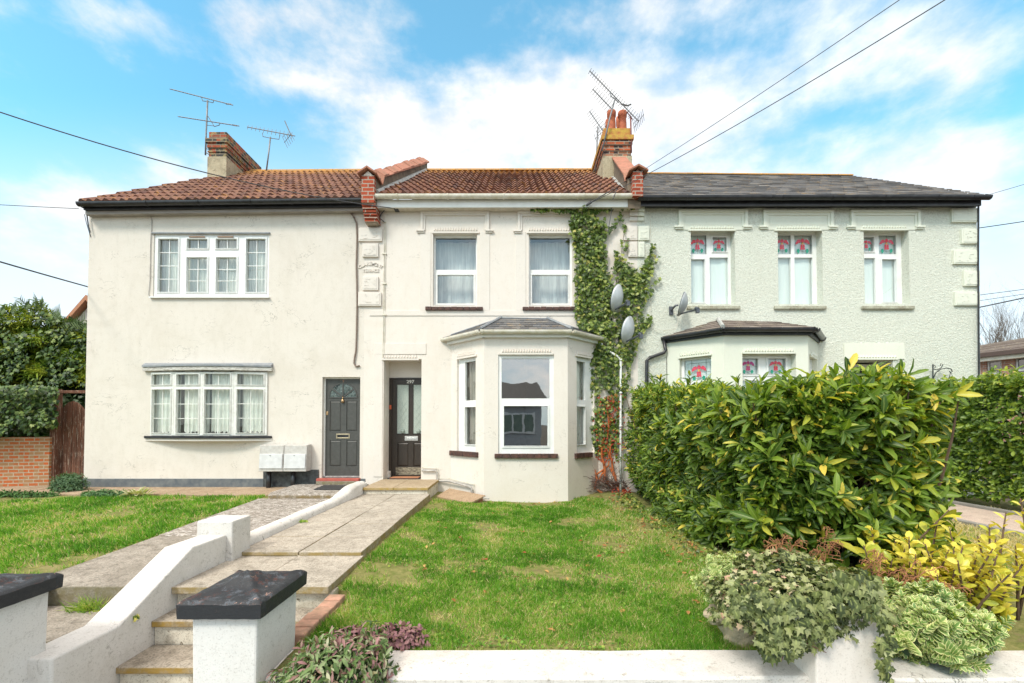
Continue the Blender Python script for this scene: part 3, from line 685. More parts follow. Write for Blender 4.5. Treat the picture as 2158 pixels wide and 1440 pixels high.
mb = MB(); mb.pbox(FA, q[0]-.06, q[1]+.02, fd[2]-.084, fd[2]-.032, -.02, .12); mb.build('door_step', simple('red_step_paint', (.46, .11, .08), (.36, .08, .06), 10, .6), H1, bevel=.006)
# wall with holes
mb = MB(); hd2 = (q[0], q[1], -.103, q[3], .3)
fb = holeb
holes_wall(mb, FA, LX0, BX, -1, ZT, [f1+(.09,), fb+(.05,), hd2], .1); shell(mb, LX0, BX, ZT)
mb.build('wall', WLEFT, H1)
mb = MB(); PLINTH = simple('slate_grey_plinth_paint', (.085, .10, .115), (.17, .18, .18), 7, .7, bump=.5)
pz = FA.uv(400, 1009)[1]
mb.pbox(FA, LX0-.012, q[0]-.06, -.4, pz, -.03, .02); mb.pbox(FA, q[1]+.03, BX+.05, -.4, pz, -.03, .018); mb.build('plinth', PLINTH, H1, bevel=.006)
mb = MB(); pq = FA.rc(556, 990, 672, 1028); mb.pbox(FA, pq[0], pq[1], -.16, pq[3], .0, .026); mb.build('black_bitumen_patch', simple('bitumen', (.02, .022, .025), (.10, .11, .11), 9, .7, bump=.4), H1)
# eaves
g0, g1 = U(165, 428, 8.80), U(772, 420.5, 8.80)
mb = MB(); gutter(mb, g0-Vector((0,0,.012)), g1-Vector((0,0,.012)), .06); collars(mb, g0-Vector((0,0,.012)), g1-Vector((0,0,.012)), .06, (.24, .42, .6, .74, .91)); mb.build('gutter', BLACKP, H1)
mb = MB(); e0_, e1_ = U(176, 433, 8.87), U(774, 426, 8.87)
mb.hexa([e0_+Vector((0,0,-.09)), e1_+Vector((0,0,-.09)), e1_+Vector((0,.3,-.09)), e0_+Vector((0,.3,-.09)), e0_+Vector((0,0,.03)), e1_+Vector((0,0,.03)), e1_+Vector((0,.3,.03)), e0_+Vector((0,.3,.03))]); mb.build('fascia', BLACKP, H1)
mb = MB(); e0_, e1_ = U(180, 440.5, 8.93), U(772, 432, 8.93); beam(mb, e0_, e1_, .115, .12); mb.build('bed_board', simple('grey_taupe_paint', (.40, .36, .33), (.25, .22, .20), 8, .6, stretch=(.4, 1, 5)), H1)
# roof
el0, el1 = U(163, 427, 8.84), U(768, 419, 8.84); rl0, rl1 = U(512, 364, YR), U(768, 362, YR)
mb = MB(); tiles(mb, el0, el1, rl0, rl1, 12, .165, .042, .032); r_ = mb.build('roof', TILEL, H1, attr=True)
mb = MB(); mb.quad(el0+Vector((0,0,-.06)), el1+Vector((0,0,-.06)), rl1+Vector((0,0,-.06)), rl0+Vector((0,0,-.06)))
mb.quad(el1+Vector((0,7.7,-.06)), el0+Vector((0,7.7,-.06)), rl0+Vector((0,0,-.06)), rl1+Vector((0,0,-.06))); mb.quad(el0+Vector((0,7.7,-.06)), el0+Vector((0,0,-.06)), rl0+Vector((0,0,-.06)))
mb.build('roof_underside', INTER, r_)
def ridge_run(mb, p0, p1, r=.11, n=None):
    p0, p1 = Vector(p0), Vector(p1); L = (p1-p0).length; n = n or max(1, int(L/.42)); t = (p1-p0)/n; s = Vector((t.y, -t.x, 0)).normalized()
    for k in range(n):
        a = p0+t*k; b = a+t*.985; pts = [a+s*math.cos(q)*r+Vector((0,0,math.sin(q)*r*.8-.02+random.uniform(-.004,.004))) for q in [PI*j/8 for j in range(9)]]
        mb.prism(pts, b-a, random.random())
mb = MB(); ridge_run(mb, rl0, rl1); mb.build('ridge_tiles', LICH, r_, attr=True)
mb = MB(); ridge_run(mb, el0.lerp(rl0, .02), rl0, .075); mb.build('hip_tiles', TILEL, r_, attr=True)
# chimney of the left house
def chimney(parent, x0, x1, y0, y1, zb, zr, zt, over, mrender, mbrick, mcap, flr=2, leftdark=False):
    mb = MB(); mb.box(x0-.02, x1+.02, y0-.02, y1+.02, zb, zr); o = mb.build('chimney', mrender, parent, bevel=.01)
    mb = MB(); h = (zt-zr); n = 3
    mb.box(x0, x1, y0, y1, zr, zt-.32)
    mb.box(x0-.02, x1+.02, y0-.02, y1+.02, zr+h*.18, zr+h*.24)
    mb.box(x0-.03, x1+.03, y0-.03, y1+.03, zt-.44, zt-.32); mb.build('brick_stack', mbrick, o, bevel=.006)
    mb = MB(); mb.box(x0-.06, x1+.06, y0-.06, y1+.06, zt-.32, zt-.2); mb.box(x0, x1, y0, y1, zt-.2, zt); mb.build('oversailing_course', mcap, o, bevel=.008)
    return o
c0 = U(440, 300, 11.6); c1_ = U(477.5, 278, 11.6); zr = U(460, 331, 11.6).z
ch1 = chimney(H1, c0.x, c1_.x, 11.6, 13.25, 7.2, zr, c1_.z, .05, RENDERC, BRICKL, BRICKL)

# ------------------------------------------------------------ middle house
H2 = thing('bay_fronted_house', ((BX+CX1)/2, 9.06, -.2), 'cream rendered middle house with white gutter, bay window and recessed brown door', 'house', 'houses of the terrace')
holes2 = []
for (fr, p1, p2, sl_) in (((914, 497, 1006, 647), (918, 501, 1003, 569), (922, 580, 998, 640), (897, 648, 1018, 655)), ((1114, 497, 1205, 647), (1117, 501, 1201, 569), (1121, 580, 1197, 640), (1101, 648, 1215, 655))):
    w_, f_ = window(H2, FA, fr, [p1+('fix',), p2], d=-.1, cur=NETG, curd=.3, per=.2, sash=.03)
    holes2.append(f_+(.12,))
    mb = MB(); s_ = FA.rc(*sl_); n = 9
    for k in range(n): mb.pbox(FA, s_[0]+(s_[1]-s_[0])*k/n+.003, s_[0]+(s_[1]-s_[0])*(k+1)/n-.003, s_[2], s_[3]+random.uniform(-.004, .004), -.1, .06)
    mb.build('sill', DARKSILL, H2, bevel=.006)
mb = MB(); hood(mb, FA, 887, 1031, 446, 486, 9, 5); mb.cut(); hood(mb, FA, 1091, 1232, 447, 487, 9, 5)
mb.build('label_moulding', TCREAM, H2, bevel=.004)
mb = MB(); teeth(mb, FA, 914, 1007, 480, 489, 17); mb.cut(); teeth(mb, FA, 1113, 1207, 480, 489, 17); mb.cut(); teeth(mb, FA, 808, 880, 748, 756, 12)
mb.build('toothed_lintel_ornament', TCREAM, H2)
mb = MB()
for (x0, x1, y0, y1) in ((885, 908, 489, 655), (1011, 1032, 489, 655), (1086, 1108, 489, 655)):
    q = FA.rc(x0, y0, x1, y1); mb.pbox(FA, *q, -.01, .012); mb.cut()
q = FA.rc(779, 655, 1300, 666); mb.pbox(FA, *q, -.01, .014); mb.cut()
q = FA.rc(790, 724, 898, 747); mb.pbox(FA, *q, -.01, .014); mb.cut()
q = FA.rc(788, 747, 806, 1005); mb.pbox(FA, *q, -.01, .0125)
mb.build('raised_band', TCREAM, H2, bevel=.004)
# quoins (shared pillars at both party walls)
def pillar(parent, blocks, mt, nm='quoin_panels'):
    for b_ in blocks:
        mb, m2 = MB(), MB(); quoin(mb, m2, FA, *b_); o = mb.build('quoin_panel', mt, parent, bevel=.006); m2.build('carved_face', mt, o)
pillar(H2, [(757, 482, 806, 510), (765, 515, 798, 543), (765, 584, 798, 613), (756, 617, 804, 646)], TCREAM)
mb = MB(); tcx, tcz = FA.uv(781, 590)
wd = 'CLAREMONT'
for i, ch in enumerate(wd):
    an = rad(-32+64*i/(len(wd)-1)); R2 = .42; cx_, cz_ = tcx+R2*math.sin(an), tcz+.33+R2*(math.cos(an)-1)
    cs, sn = math.cos(-an), math.sin(-an)
    text_into(mb, ch, .095, lambda v, cx_=cx_, cz_=cz_, cs=cs, sn=sn: FA.w(cx_+v.x*cs-v.y*sn, cz_+v.x*sn+v.y*cs, .008+v.z), .009, .003)
tx, tz = FA.uv(782, 571); text_into(mb, 'TERRACE', .088, lambda v: FA.w(tx+v.x*.9, tz+v.y, .008+v.z), .009, .003)
mb.build('raised_lettering', TCREAM, H2)
# doorway
dd2 = -.44
o1 = FA.rc(808, 757, 886, 1011, 0); bk_z = FA.uv(850, 797, dd2)[1]
dl = FA.uv(822, 900, dd2)[0]
DOORB = simple('dark_brown_door', (.045, .033, .024), (.022, .017, .014), 14, .38, bump=.2, bscale=80, stretch=(6, 6, .5))
FROST = Mat('etched_glass', .35); _v = FROST.voro(28, 'DISTANCE_TO_EDGE')
FROST.col(FROST.mix(FROST.rng(_v, .0, .06, .8, 0), (.42, .48, .43), (.24, .29, .26))); FROST.bump(FROST.noise(40), .5, .01); FROST = FROST.m
q0 = FA.rc(826, 799, 899, 1003, dd2)
door2, fd2 = panel_door(H2, 'front_door', FA, (826, 799, 899, 1003), [(837, 933, 861, 983), (871, 933, 893, 983)], dd2, DOORB, [(837, 811, 861, 914), (871, 811, 893, 914)], FROST)
mb = MB()
for gx0 in (837, 871):
    a, b, c, e = FA.rc(gx0, 838, gx0+(24 if gx0 < 850 else 22), 900, dd2); P = FA.w
    n = 5
    for k in range(-2, 5):
        for s in (1, -1):
            u0 = a+.05; u1 = b-.03; z0 = c+(e-c)*k/4; z1 = z0+(u1-u0)*1.5
            if s < 0: u0, u1 = u1, u0
            if z0 < c-.01 or z1 > e+.02: continue
            t_ = .003; mb.hexa([P(u0,z0-t_,dd2-.006),P(u1,z1-t_,dd2-.006),P(u1,z1-t_,dd2-.011),P(u0,z0-t_,dd2-.011),P(u0,z0+t_,dd2-.006),P(u1,z1+t_,dd2-.006),P(u1,z1+t_,dd2-.011),P(u0,z0+t_,dd2-.011)])
    mb.lathe(FA.w((a+b)/2, c-.14, dd2-.009), [(0,0),(.04,.01),(.05,.05),(.03,.09),(0,.1)], 10)
mb.build('etched_pattern', simple('etched_lines', (.30, .36, .32)), door2)
mb = MB(); q = FA.rc(853, 919.5, 881, 929, dd2); mb.pbox(FA, *q, dd2-.001, dd2+.01); mb.build('letterbox', simple('grey_metal', (.62, .62, .60), (.42, .42, .42), 30, .35, .6), door2, bevel=.004)
mb = MB(); mb.pbox(FA, q[0]+.04, q[1]-.04, q[2]+.025, q[3]-.03, dd2+.0095, dd2+.016); mb.build('letterbox_flap', simple('pale_metal', (.75, .75, .73), (.5, .5, .5), 30, .3, .6), door2, bevel=.003)
mb = MB(); tu, tz = FA.uv(865, 805, dd2); text_into(mb, '297', .095, lambda v: FA.w(tu+v.x*1.15, tz+v.y, dd2+.003+v.z), .003, .002); mb.build('house_number', simple('white_number', (.75, .73, .68)), door2)
mb = MB(); q = FA.rc(834, 985, 896, 1001, dd2); mb.pbox(FA, *q, dd2-.001, dd2+.004); mb.build('scuffed_kick_board', simple('scuffed_wood', (.06, .045, .03), (.42, .38, .28), 30, .8, bump=.6, stretch=(.5, 1, 1.4)), door2)
mb = MB(); kx = FA.uv(822, 870, dd2)[0]
mb.pbox(FA, kx-.02, fd2[0], -.03, bk_z-.0, dd2-.05, dd2+.03); mb.pbox(FA, fd2[0], fd2[1]+.05, fd2[3], bk_z, dd2-.05, dd2+.03); mb.build('door_frame', DOORB, H2)
mb = MB(); ku, kz = FA.uv(823.5, 858, dd2); mb.pbox(FA, ku-.02, ku+.025, kz-.05, kz+.04, dd2+.03, dd2+.05); mb.build('entry_tag', simple('orange_plastic', (.60, .12, .05), (.5, .1, .04), 20), H2, bevel=.006)
# recess lining
mb = MB(); P = FA.w; a, b, c, e = o1
ru = FA.uv(822, 900, dd2)[0]
mb.quad(P(b+.02,-.3,0), P(b+.02,e,0), P(b+.02,e,dd2-.1), P(b+.02,-.3,dd2-.1))
mb.quad(P(a,bk_z,dd2), P(b+.3,bk_z,dd2), P(b+.3,e+.02,dd2), P(a,e+.02,dd2)); mb.quad(P(a-.1,-.3,dd2-.06), P(b+.3,-.3,dd2-.06), P(b+.3,e,dd2-.06), P(a-.1,e,dd2-.06))
mb.quad(P(a,bk_z,dd2), P(a,bk_z,dd2-.06), P(b+.3,bk_z,dd2-.06), P(b+.3,bk_z,dd2))
s_ = FA.rc(862, 770, 886, 796, dd2); mb.pbox(FA, ru+.18, b+.3, bk_z+.01, bk_z+.21, dd2-.01, dd2+.012)
mb.pbox(FA, a+.001, a+.05, -.02, .12, dd2+.02, -.3)
mb.build('porch_recess', TCREAM, H2)
# porch step
mb = MB(); X0, X1 = -2.655, -1.485
for x0, x1 in ((X0, -2.10), (-2.095, X1)): mb.box(x0, x1, 7.885, 9.0595, -.062, -.015)
mb.box(a+.005, b+.015, 9.0605, 9.50, -.062, -.0145)
mb.build('porch_step', conc('porch_slab', (.50, .40, .28), (.38, .29, .19), (.26, .19, .12), edge=(.36, .25, .08)), H2, bevel=.006)
mb = MB(); mb.box(X0+.02, X1-.02, 7.92, 9.06, -.5, -.063); mb.build('porch_plinth', RISEM, H2)

# bay
YB = 8.35
bx0 = U(1019.5, 900, YB).x; bx1 = U(1196.7, 900, YB).x; dl_ = 9.06-YB
BFm = Pl(0, YB); BLm = Pl(bx0-dl_, 9.06, dl_, -dl_); BRm = Pl(bx1, YB, dl_, dl_)
L45 = dl_*math.sqrt(2)
bzt = U(1100, 706, YB).z
wf, ff = window(H2, BFm, (1050, 748, 1167, 961), [(1057, 756, 1158, 840, 'fix'), (1062, 856, 1154, 940)], d=-.03, glass=GLASSR, sash=.035)
wl, fl = window(H2, BLm, (967, 750, 1006.5, 956), [(980, 762, 1005, 844, 'fix'), (981, 858, 1005, 937)], d=-.05, cur=TAUPE, curd=.15, per=.09, sash=.02, side=[(.1, 1)])
wr, fr_ = window(H2, BRm, (1211, 752, 1248, 955), [(1212, 762, 1233, 843, 'fix'), (1212, 857, 1232, 937)], d=-.05, cur=NET, curd=.15, per=.09, sash=.02, side=[(.3, 1)])
mb = MB()
holes_wall(mb, BFm, bx0, bx1, -1, bzt, [(ff[0], ff[1], ff[2], ff[3], .05)], .05)
holes_wall(mb, BLm, 0, L45, -1, bzt, [(max(fl[0], .05), min(fl[1], L45-.09), fl[2], fl[3], .06)], .06)
holes_wall(mb, BRm, 0, L45, -1, bzt, [(max(fr_[0], .09), min(fr_[1], L45-.02), fr_[2], fr_[3], .06)], .06)
mb.build('bay_wall', WCREAM, H2)
mb = MB(); teeth(mb, BFm, 1057, 1162, 735, 744, 19); mb.cut(); teeth(mb, BLm, 966, 1003, 743, 751, 11); mb.cut(); teeth(mb, BRm, 1214, 1243, 742, 750, 10); mb.build('bay_toothed_ornament', TCREAM, H2)
mb = MB()
for pl, q, n in ((BFm, (1042, 958, 1176, 965), 8), (BLm, (948, 953, 1006, 961), 6), (BRm, (1213, 956, 1248, 964), 4)):
    s_ = pl.rc(*q, .03)
    for k in range(n): mb.pbox(pl, s_[0]+(s_[1]-s_[0])*k/n+.002, s_[0]+(s_[1]-s_[0])*(k+1)/n-.002, s_[2]-.01, s_[3]+.012, -.03, .05)
    mb.cut()
mb.build('bay_sill', DARKSILL, H2, bevel=.005)
# bay roof, fascia and gutter
gz = U(1100, 700, 8.22).z; fz0 = U(1100, 711, YB-.06).z
def bayring(x0, x1, yf, dl2): return [Vector((x0-dl2, 9.055, 0)), Vector((x0, yf, 0)), Vector((x1, yf, 0)), Vector((x1+dl2, 9.055, 0))]
mb = MB(); yf = YB-.07; rr_ = bayring(bx0-.03, bx1+.03, yf, 9.055-yf); zf = gz+.005
for p, q in zip(rr_, rr_[1:]): beam(mb, p+Vector((0,0,zf)), q+Vector((0,0,zf)), zf-fz0, .1)
mb.build('bay_fascia', PVC, H2, bevel=.003)
mb = MB(); yf = YB-.14; rg = bayring(bx0-.06, bx1+.06, yf, 9.05-yf)
G = [p+Vector((0,0,gz+.02)) for p in rg]
for p, q in zip(G, G[1:]): gutter(mb, p, q, .052)
collars(mb, G[1], G[2], .052, (.02, .13, .97), .05); collars(mb, G[0], G[1], .052, (.96,), .05); collars(mb, G[2], G[3], .052, (.05,), .05)
mb.build('bay_gutter', PVCD, H2)
RL, RR = U(1056, 671, 9.06), U(1154, 673, 9.06)
E = [Vector((p.x, p.y+.02, gz+.05)) for p in rg]
mb = MB(); tiles(mb, E[1], E[2], RL, RR, 5, .16, 0, .012, 1, .5, .004, .002); strips(mb, E[0], E[1], RL, RL, 5, .012, 1); strips(mb, E[2], E[3], RR, RR, 5, .012, 1)
br = mb.build('bay_roof', SLATE, H2, attr=True)
mb = MB(); mb.tube([E[1]+Vector((0,0,.02)), RL+Vector((0,-.01,.02))], .03, 6); mb.tube([E[2]+Vector((0,0,.02)), RR+Vector((0,-.01,.02))], .03, 6); mb.tube([U(950, 706, 9.04), U(1056, 670, 9.04), U(1154, 672, 9.04), U(1250, 704, 9.04)], .014, 6)
mb.build('lead_flashing', LEAD, br)
# waste pipes low on the left facet
PIPEG = simple('grey_waste_pipe', (.30, .27, .25), (.55, .52, .48), 12, .5)
mb = MB()
pp = [(889, 992, 9.02), (917, 992, 9.02), (921, 996, 9.02), (921, 1011, 9.02), (926, 1014, 9.02), (945, 1014, 8.98), (968, 1020, 8.76), (990, 1026, 8.56), (994, 1030, 8.53), (994, 1046, 8.52)]
mb.tube([U(*p) for p in pp], .018, 8); mb.build('waste_pipe', PIPEG, H2, smooth=True)
mb = MB(); mb.tube([U(889, 986, 9.03), U(922, 987, 9.03), U(924, 1008, 9.03), U(948, 1009, 8.99), U(999, 1021, 8.5), U(998, 1042, 8.5)], .009, 8); mb.build('overflow_pipe', PVCD, H2, smooth=True)
# eaves
mb = MB(); g0, g1 = U(776, 412, 8.78), U(1336, 411, 8.78); zz = Vector((0,0,-.012)); gutter(mb, g0+zz, g1+zz, .062)
collars(mb, g0+zz, g1+zz, .062, (.015, .11, .3, .51, .72, .79, .81)); mb.build('gutter', PVCD, H2)
mb = MB(); beam(mb, U(787, 421, 8.86), U(1330, 420, 8.86), .16, .03); mb.build('fascia', PVC, H2, bevel=.003)
SOFF = simple('vented_soffit', (.66, .60, .52), (.52, .46, .38), 9, .6)
mb = MB(); zb = U(1000, 436.5, 8.86).z; mb.box(U(787,421,8.86).x, U(1330,420,8.86).x, 8.891, 9.05, zb-.002, zb+.02)
k0 = U(790,421,8.86).x
while k0 < U(1325,420,8.86).x: mb.box(k0, k0+.012, 8.90, 9.045, zb-.008, zb-.0025); k0 += .1
mb.build('soffit', SOFF, H2)
mb = MB(); holes_wall(mb, FA, BX, CX1, -1, ZT, [h for h in holes2]+[(o1[0], o1[1]+.018, -.3, o1[3], .45), (U(960,800,9.06).x, bx1+.35, -.2, bzt-.3, .02)], .1); shell(mb, BX, CX1, ZT+.05, False, False); mb.build('wall', WCREAM, H2)
# roof
em0, em1 = U(797, 411, 8.84), U(1326, 410, 8.84); rm0, rm1 = U(900, 363, YR), U(1268, 362, YR)
mb = MB(); tiles(mb, em0, em1, rm0, rm1, 12, .15, .045, .034); r2 = mb.build('roof', TILE, H2, attr=True)
mb = MB(); dz = Vector((0,0,-.06)); A0, A1 = Vector((BX, 8.84, em0.z)), Vector((CX1, 8.84, em0.z)); B0, B1 = Vector((BX, YR, rm0.z)), Vector((CX1, YR, rm0.z))
mb.quad(A0+dz, A1+dz, B1+dz, B0+dz); mb.quad(A1+dz+Vector((0,7.7,0)), A0+dz+Vector((0,7.7,0)), B0+dz, B1+dz); mb.build('roof_underside', INTER, r2)
mb = MB(); ridge_run(mb, rm0+Vector((0,0,.02)), rm1+Vector((0,0,.02))); mb.build('ridge_tiles', LICH, r2, attr=True)
mb = MB(); mb.tube([em0+Vector((-.03,0,.05)), rm0+Vector((-.03,0,.05))], .06, 6); mb.cut(); mb.tube([em1+Vector((.03,.1,.06)), rm1+Vector((.03,0,.05))], .06, 6); mb.build('mortar_fillet', FLASH, r2)
# parapet between left and middle house
PR = simple('weathered_parapet_render', (.22, .17, .12), (.12, .09, .065), 5, .95, bump=.8, bscale=25)
par = MB(); p0 = U(790, 400, 8.80); bq = rm0.x-.05
slope = Vector((bq-(em0.x-.07), rm0.y-em0.y, rm0.z-em0.z))
xa = U(763, 400, 8.74).x; xb = U(790, 400, 8.74).x
e_ = Vector((xb, 8.8, em0.z)); t_ = Vector((bq, YR+.3, rm0.z+.18)); wv = Vector((xa-xb, 0, 0)); lo = Vector((0,0,-.3)); h1, h2 = Vector((0,0,.30)), Vector((0,0,.27))
par.hexa([e_+wv+lo, e_+lo, t_+lo, t_+wv+lo, e_+wv+h1, e_+h1, t_+h2, t_+wv+h2]); par.build('party_parapet', PR, H2, bevel=.01)
mb = MB(); n = 13
for k in range(n):
    a_ = e_.lerp(t_, (k)/n)+h1.lerp(h2, k/n); b_ = e_.lerp(t_, (k+.93)/n)+h1.lerp(h2, k/n); s_ = Vector((.06+random.uniform(-.012, .012),0,0)); up = Vector((random.uniform(-.01, .01),0,.045+.03*(k % 2)+.04*(k > 5)+random.uniform(-.01, .012)))
    if k == 0: a_ = a_+Vector((0,.25,.02))
    m_ = wv/2
    for L_, R_3 in (((a_+wv-s_, b_+wv-s_), (a_+m_, b_+m_)), ((a_+m_, b_+m_), (a_+s_, b_+s_))):
        pass
    A_, B_ = a_+wv-s_, a_+s_; C_, D_ = b_+s_, b_+wv-s_; M1, M2 = a_+m_+Vector((0,0,.09))+up, b_+m_+Vector((0,0,.09))+up
    mb.add([A_, B_, C_, D_, A_+up*.6, B_+up*.6, C_+up*.6, D_+up*.6, M1, M2], [(0,1,5,8,4), (3,7,9,6,2), (1,2,6,5), (0,4,7,3), (5,6,9,8), (4,8,9,7), (0,3,2,1)])
mb.build('coping_tiles', TERRAC, H2, bevel=.008)
mb = MB(); zt_, z1_ = U(776, 371, 8.72).z, U(776, 423, 8.72).z; mb.box(xa, xb, 8.70, 9.0, z1_-.05, zt_)
zc_ = z1_-.05; n = 6; zbt = U(778, 476, 9.0).z; hh = (zc_-zbt)/n
for k in range(n):
    y_ = 8.73+.022*k; mb.box(xa+.004*k, xb+.004*k+.01, y_, 9.062, zc_-hh*(k+1)+.012, zc_-hh*k-.001); mb.box(xa+.02, xb-.01, y_+.03, 9.062, zc_-hh*(k+1), zc_-hh*(k+1)+.012)
pier = mb.build('brick_corbel_pier', BRICKP, H2, bevel=.005)
mb = MB(); zc2 = U(776, 368, 8.66).z; xm = (xa+xb)/2
for s in (-1, 1):
    a_ = Vector((xm, 8.62, zc2+.12)); b_ = Vector((xm+s*.19, 8.62, zc2-.0)); mb.prism([a_, b_, b_+Vector((0,0,.035)), a_+Vector((0,0,.045))], (0, .45, 0))
mb.build('pier_cap', TERRAC, pier, bevel=.005)
mb = MB(); mb.prism([(xa+.01, 8.705, zc2-.01), (xb-.01, 8.705, zc2-.01), (xm, 8.705, zc2+.10)], (0, .3, 0)); mb.build('pier_gable_render', TCREAM, pier)
# right-hand parapet
xa2 = U(1329, 400, 8.74).x; xb2 = U(1354, 400, 8.74).x
mb = MB(); e2 = Vector((xa2-.03, 8.82, em1.z)); t2 = Vector((rm1.x+.08, 12.2, rm1.z+.0)); w2 = Vector((xb2-xa2+.02, 0, 0))
mb.hexa([e2+lo, e2+w2+lo, t2+w2+lo, t2+lo, e2+h1, e2+w2+h1, t2+w2+h2, t2+h2]); mb.build('party_parapet', PR, H2, bevel=.01)
mb = MB(); n = 11
for k in range(n):
    a_ = e2.lerp(t2, k/n)+h1+Vector((0,.1 if k == 0 else 0,.01)); b_ = e2.lerp(t2, (k+.97)/n)+h1+Vector((0,0,.01)); s_ = Vector((-.05,0,0)); uu = Vector((0,0,.05))
    mb.hexa([a_+s_, a_+w2-s_, b_+w2-s_, b_+s_, a_+s_+uu, a_+w2-s_+uu, b_+w2-s_+uu, b_+s_+uu])
mb.build('coping_tiles', TERRAC, H2, bevel=.008)
mb = MB(); z0_, z1_ = U(1342, 410, 8.72).z, U(1342, 363, 8.72).z; mb.box(xa2+.03, xb2, 8.69, 9.0, z0_-.05, z1_); pier2 = mb.build('brick_pier', BRICKP, H2, bevel=.005)
mb = MB(); xm = (xa2+xb2+.03)/2; zc2 = U(1342, 359, 8.66).z
for s in (-1, 1):
    a_ = Vector((xm, 8.62, zc2+.07)); b_ = Vector((xm+s*.19, 8.62, zc2-.03)); mb.prism([a_, b_, b_+Vector((0,0,.035)), a_+Vector((0,0,.045))], (0, .45, 0))
mb.prism([(xa2+.04, 8.705, zc2-.06), (xb2-.01, 8.705, zc2-.06), (xm, 8.705, zc2+.05)], (0, .3, 0))
mb.build('pier_cap', TERRAC, pier2, bevel=.005)
# chimney of the middle house
c0, c1_ = U(1272, 300, 11.0), U(1330, 300, 11.0)
ch2 = chimney(H2, c0.x, c1_.x, 11.0, 12.3, 6.9, U(1300, 329, 11).z, U(1300, 270, 11).z, .05, RENDERC, BRICKC, simple('lichened_cap', (.52, .36, .06), (.40, .12, .05), 9, .9, bump=.5))
for (px0, px1, yt, yb, Yc) in ((1279.5, 1297.5, 236, 272, 11.2), (1302.5, 1320.5, 237, 272, 11.2), (1276, 1291, 254, 272, 11.95), (1298.5, 1312, 248, 272, 11.95)):
    a_, b_ = U(px0, yt, Yc), U(px1, yt, Yc); r_3 = (b_.x-a_.x)/2; zb_ = U(1300, 270, 11).z-.02; h_ = a_.z-zb_
    mb = MB(); mb.lathe(((a_.x+b_.x)/2, Yc, zb_), [(r_3*1.0, 0), (r_3*.95, h_*.45), (r_3*.85, h_*.72), (r_3*1.02, h_*.76), (r_3*1.06, h_*.95), (r_3*.98, h_), (r_3*.8, h_), (r_3*.75, h_*.5)], 20)
    mb.build('chimney_pot', TERRA, ch2, smooth=True)

# ------------------------------------------------------------ right house
H3 = thing('roughcast_house', ((CX1+RX1)/2, 9.06, -.2), 'pale green roughcast house with slate roof and red stained glass flowers', 'house', 'houses of the terrace')
REDG = Mat('red_stained_glass', .25); REDG.col(REDG.mix(REDG.rng(REDG.noise(9), .4, .6), (.72, .03, .06), (.70, .09, .16))); REDG = REDG.m
MAGG = simple('magenta_stained_glass', (.42, .02, .22), (.55, .03, .10), 14, .25)
GRNG = simple('green_stained_glass', (.01, .25, .15), (.02, .32, .22), 14, .25); YELG = simple('yellow_stained_glass', (.75, .42, .08), (.8, .5, .2), 14, .25)
CAME = simple('lead_came', (.10, .12, .11), (.16, .17, .16), 20, .6)
def flower(parent, pl, h, d, red, vg=2):
    a, b, c, e = h; s = min(b-a, e-c)*1.16; ux, uz = (a+b)/2, (c+e)/2+.04*s; P = lambda x, z, k=0: pl.w(ux+x*s, uz+z*s, d+k)
    o_ = MB(); th = pl.n*.003
    hd_ = [(-.09,.16), (-.06,.24), (0,.29), (.06,.24), (.09,.16), (.0,.06)]
    o_.prism([P(x, z) for x, z in hd_], th)
    for sg in (-1, 1):
        pet = [(.08,.18), (.16,.24), (.24,.22), (.31,.12), (.35,.0), (.25,.02), (.19,.08), (.11,.08)]
        pts = [P(sg*x, z) for x, z in pet]; o_.prism(pts if sg > 0 else pts[::-1], th)
        bell = [(.01,-.02), (.08,.0), (.10,-.08), (.09,-.16), (.12,-.24), (.06,-.26), (.01,-.25)]
        pts = [P(sg*x, z) for x, z in bell]; o_.prism(pts if sg > 0 else pts[::-1], th)
    f = o_.build('stained_glass_flower', red, parent)
    y = MB(); y.prism([P(-.06, .05), P(0, -.03), P(.06, .05), P(0, .10)], th); y.build('flower_centre', YELG, parent)
    g = MB()
    for sg in (-1, 1):
        pts = [P(sg*x, z) for x, z in [(.16,-.38), (.14,-.28), (.20,-.21), (.27,-.24), (.29,-.33), (.24,-.42), (.19,-.44)]]; g.prism(pts if sg > 0 else pts[::-1], th)
    g.build('stained_glass_leaves', GRNG, parent)
    l = MB(); t = .003
    def bar(x0, z0, x1, z1):
        l.tube([pl.w(x0, z0, d+.0045), pl.w(x1, z1, d+.0045)], t, 4)
    bar(ux, c, ux, uz-.26*s); bar(ux, uz+.29*s, ux, e); bar(a, uz-.05*s, ux-.3*s, uz-.05*s); bar(ux+.3*s, uz-.05*s, b, uz-.05*s)
    for sg in (-1, 1): bar(ux, uz-.36*s, ux+sg*.16*s, uz-.3*s)
    bar(a+.006, c, a+.006, e); bar(b-.006, c, b-.006, e); bar(a, c+.006, b, c+.006); bar(a, e-.006, b, e-.006)
    l.build('lead_cames', CAME, parent)
    return f
holes3 = []
def win3(fr, panes, fl):
    w_, f_ = window(H3, FA, fr, panes, d=-.18, cur=BLIND, curd=.075, per=.6, sash=.02)
    for p in fl: flower(w_, FA, FA.rc(*p[:4], -.18), -.205, REDG)
    holes3.append(f_+(.2,)); return w_
win3((1449, 490, 1540, 646), [(1453, 496, 1489, 536, 'fix'), (1501, 500, 1531, 531), (1455, 547, 1485, 638), (1496, 543, 1535, 643, 'fix')], [(1453, 496, 1489, 536), (1501, 500, 1531, 531)])
win3((1629, 490, 1721, 646), [(1632, 496, 1667, 536, 'fix'), (1674, 496, 1712, 536, 'fix'), (1633, 543, 1667, 643, 'fix'), (1675, 543, 1713, 643, 'fix')], [(1632, 496, 1667, 536), (1674, 496, 1712, 536)])
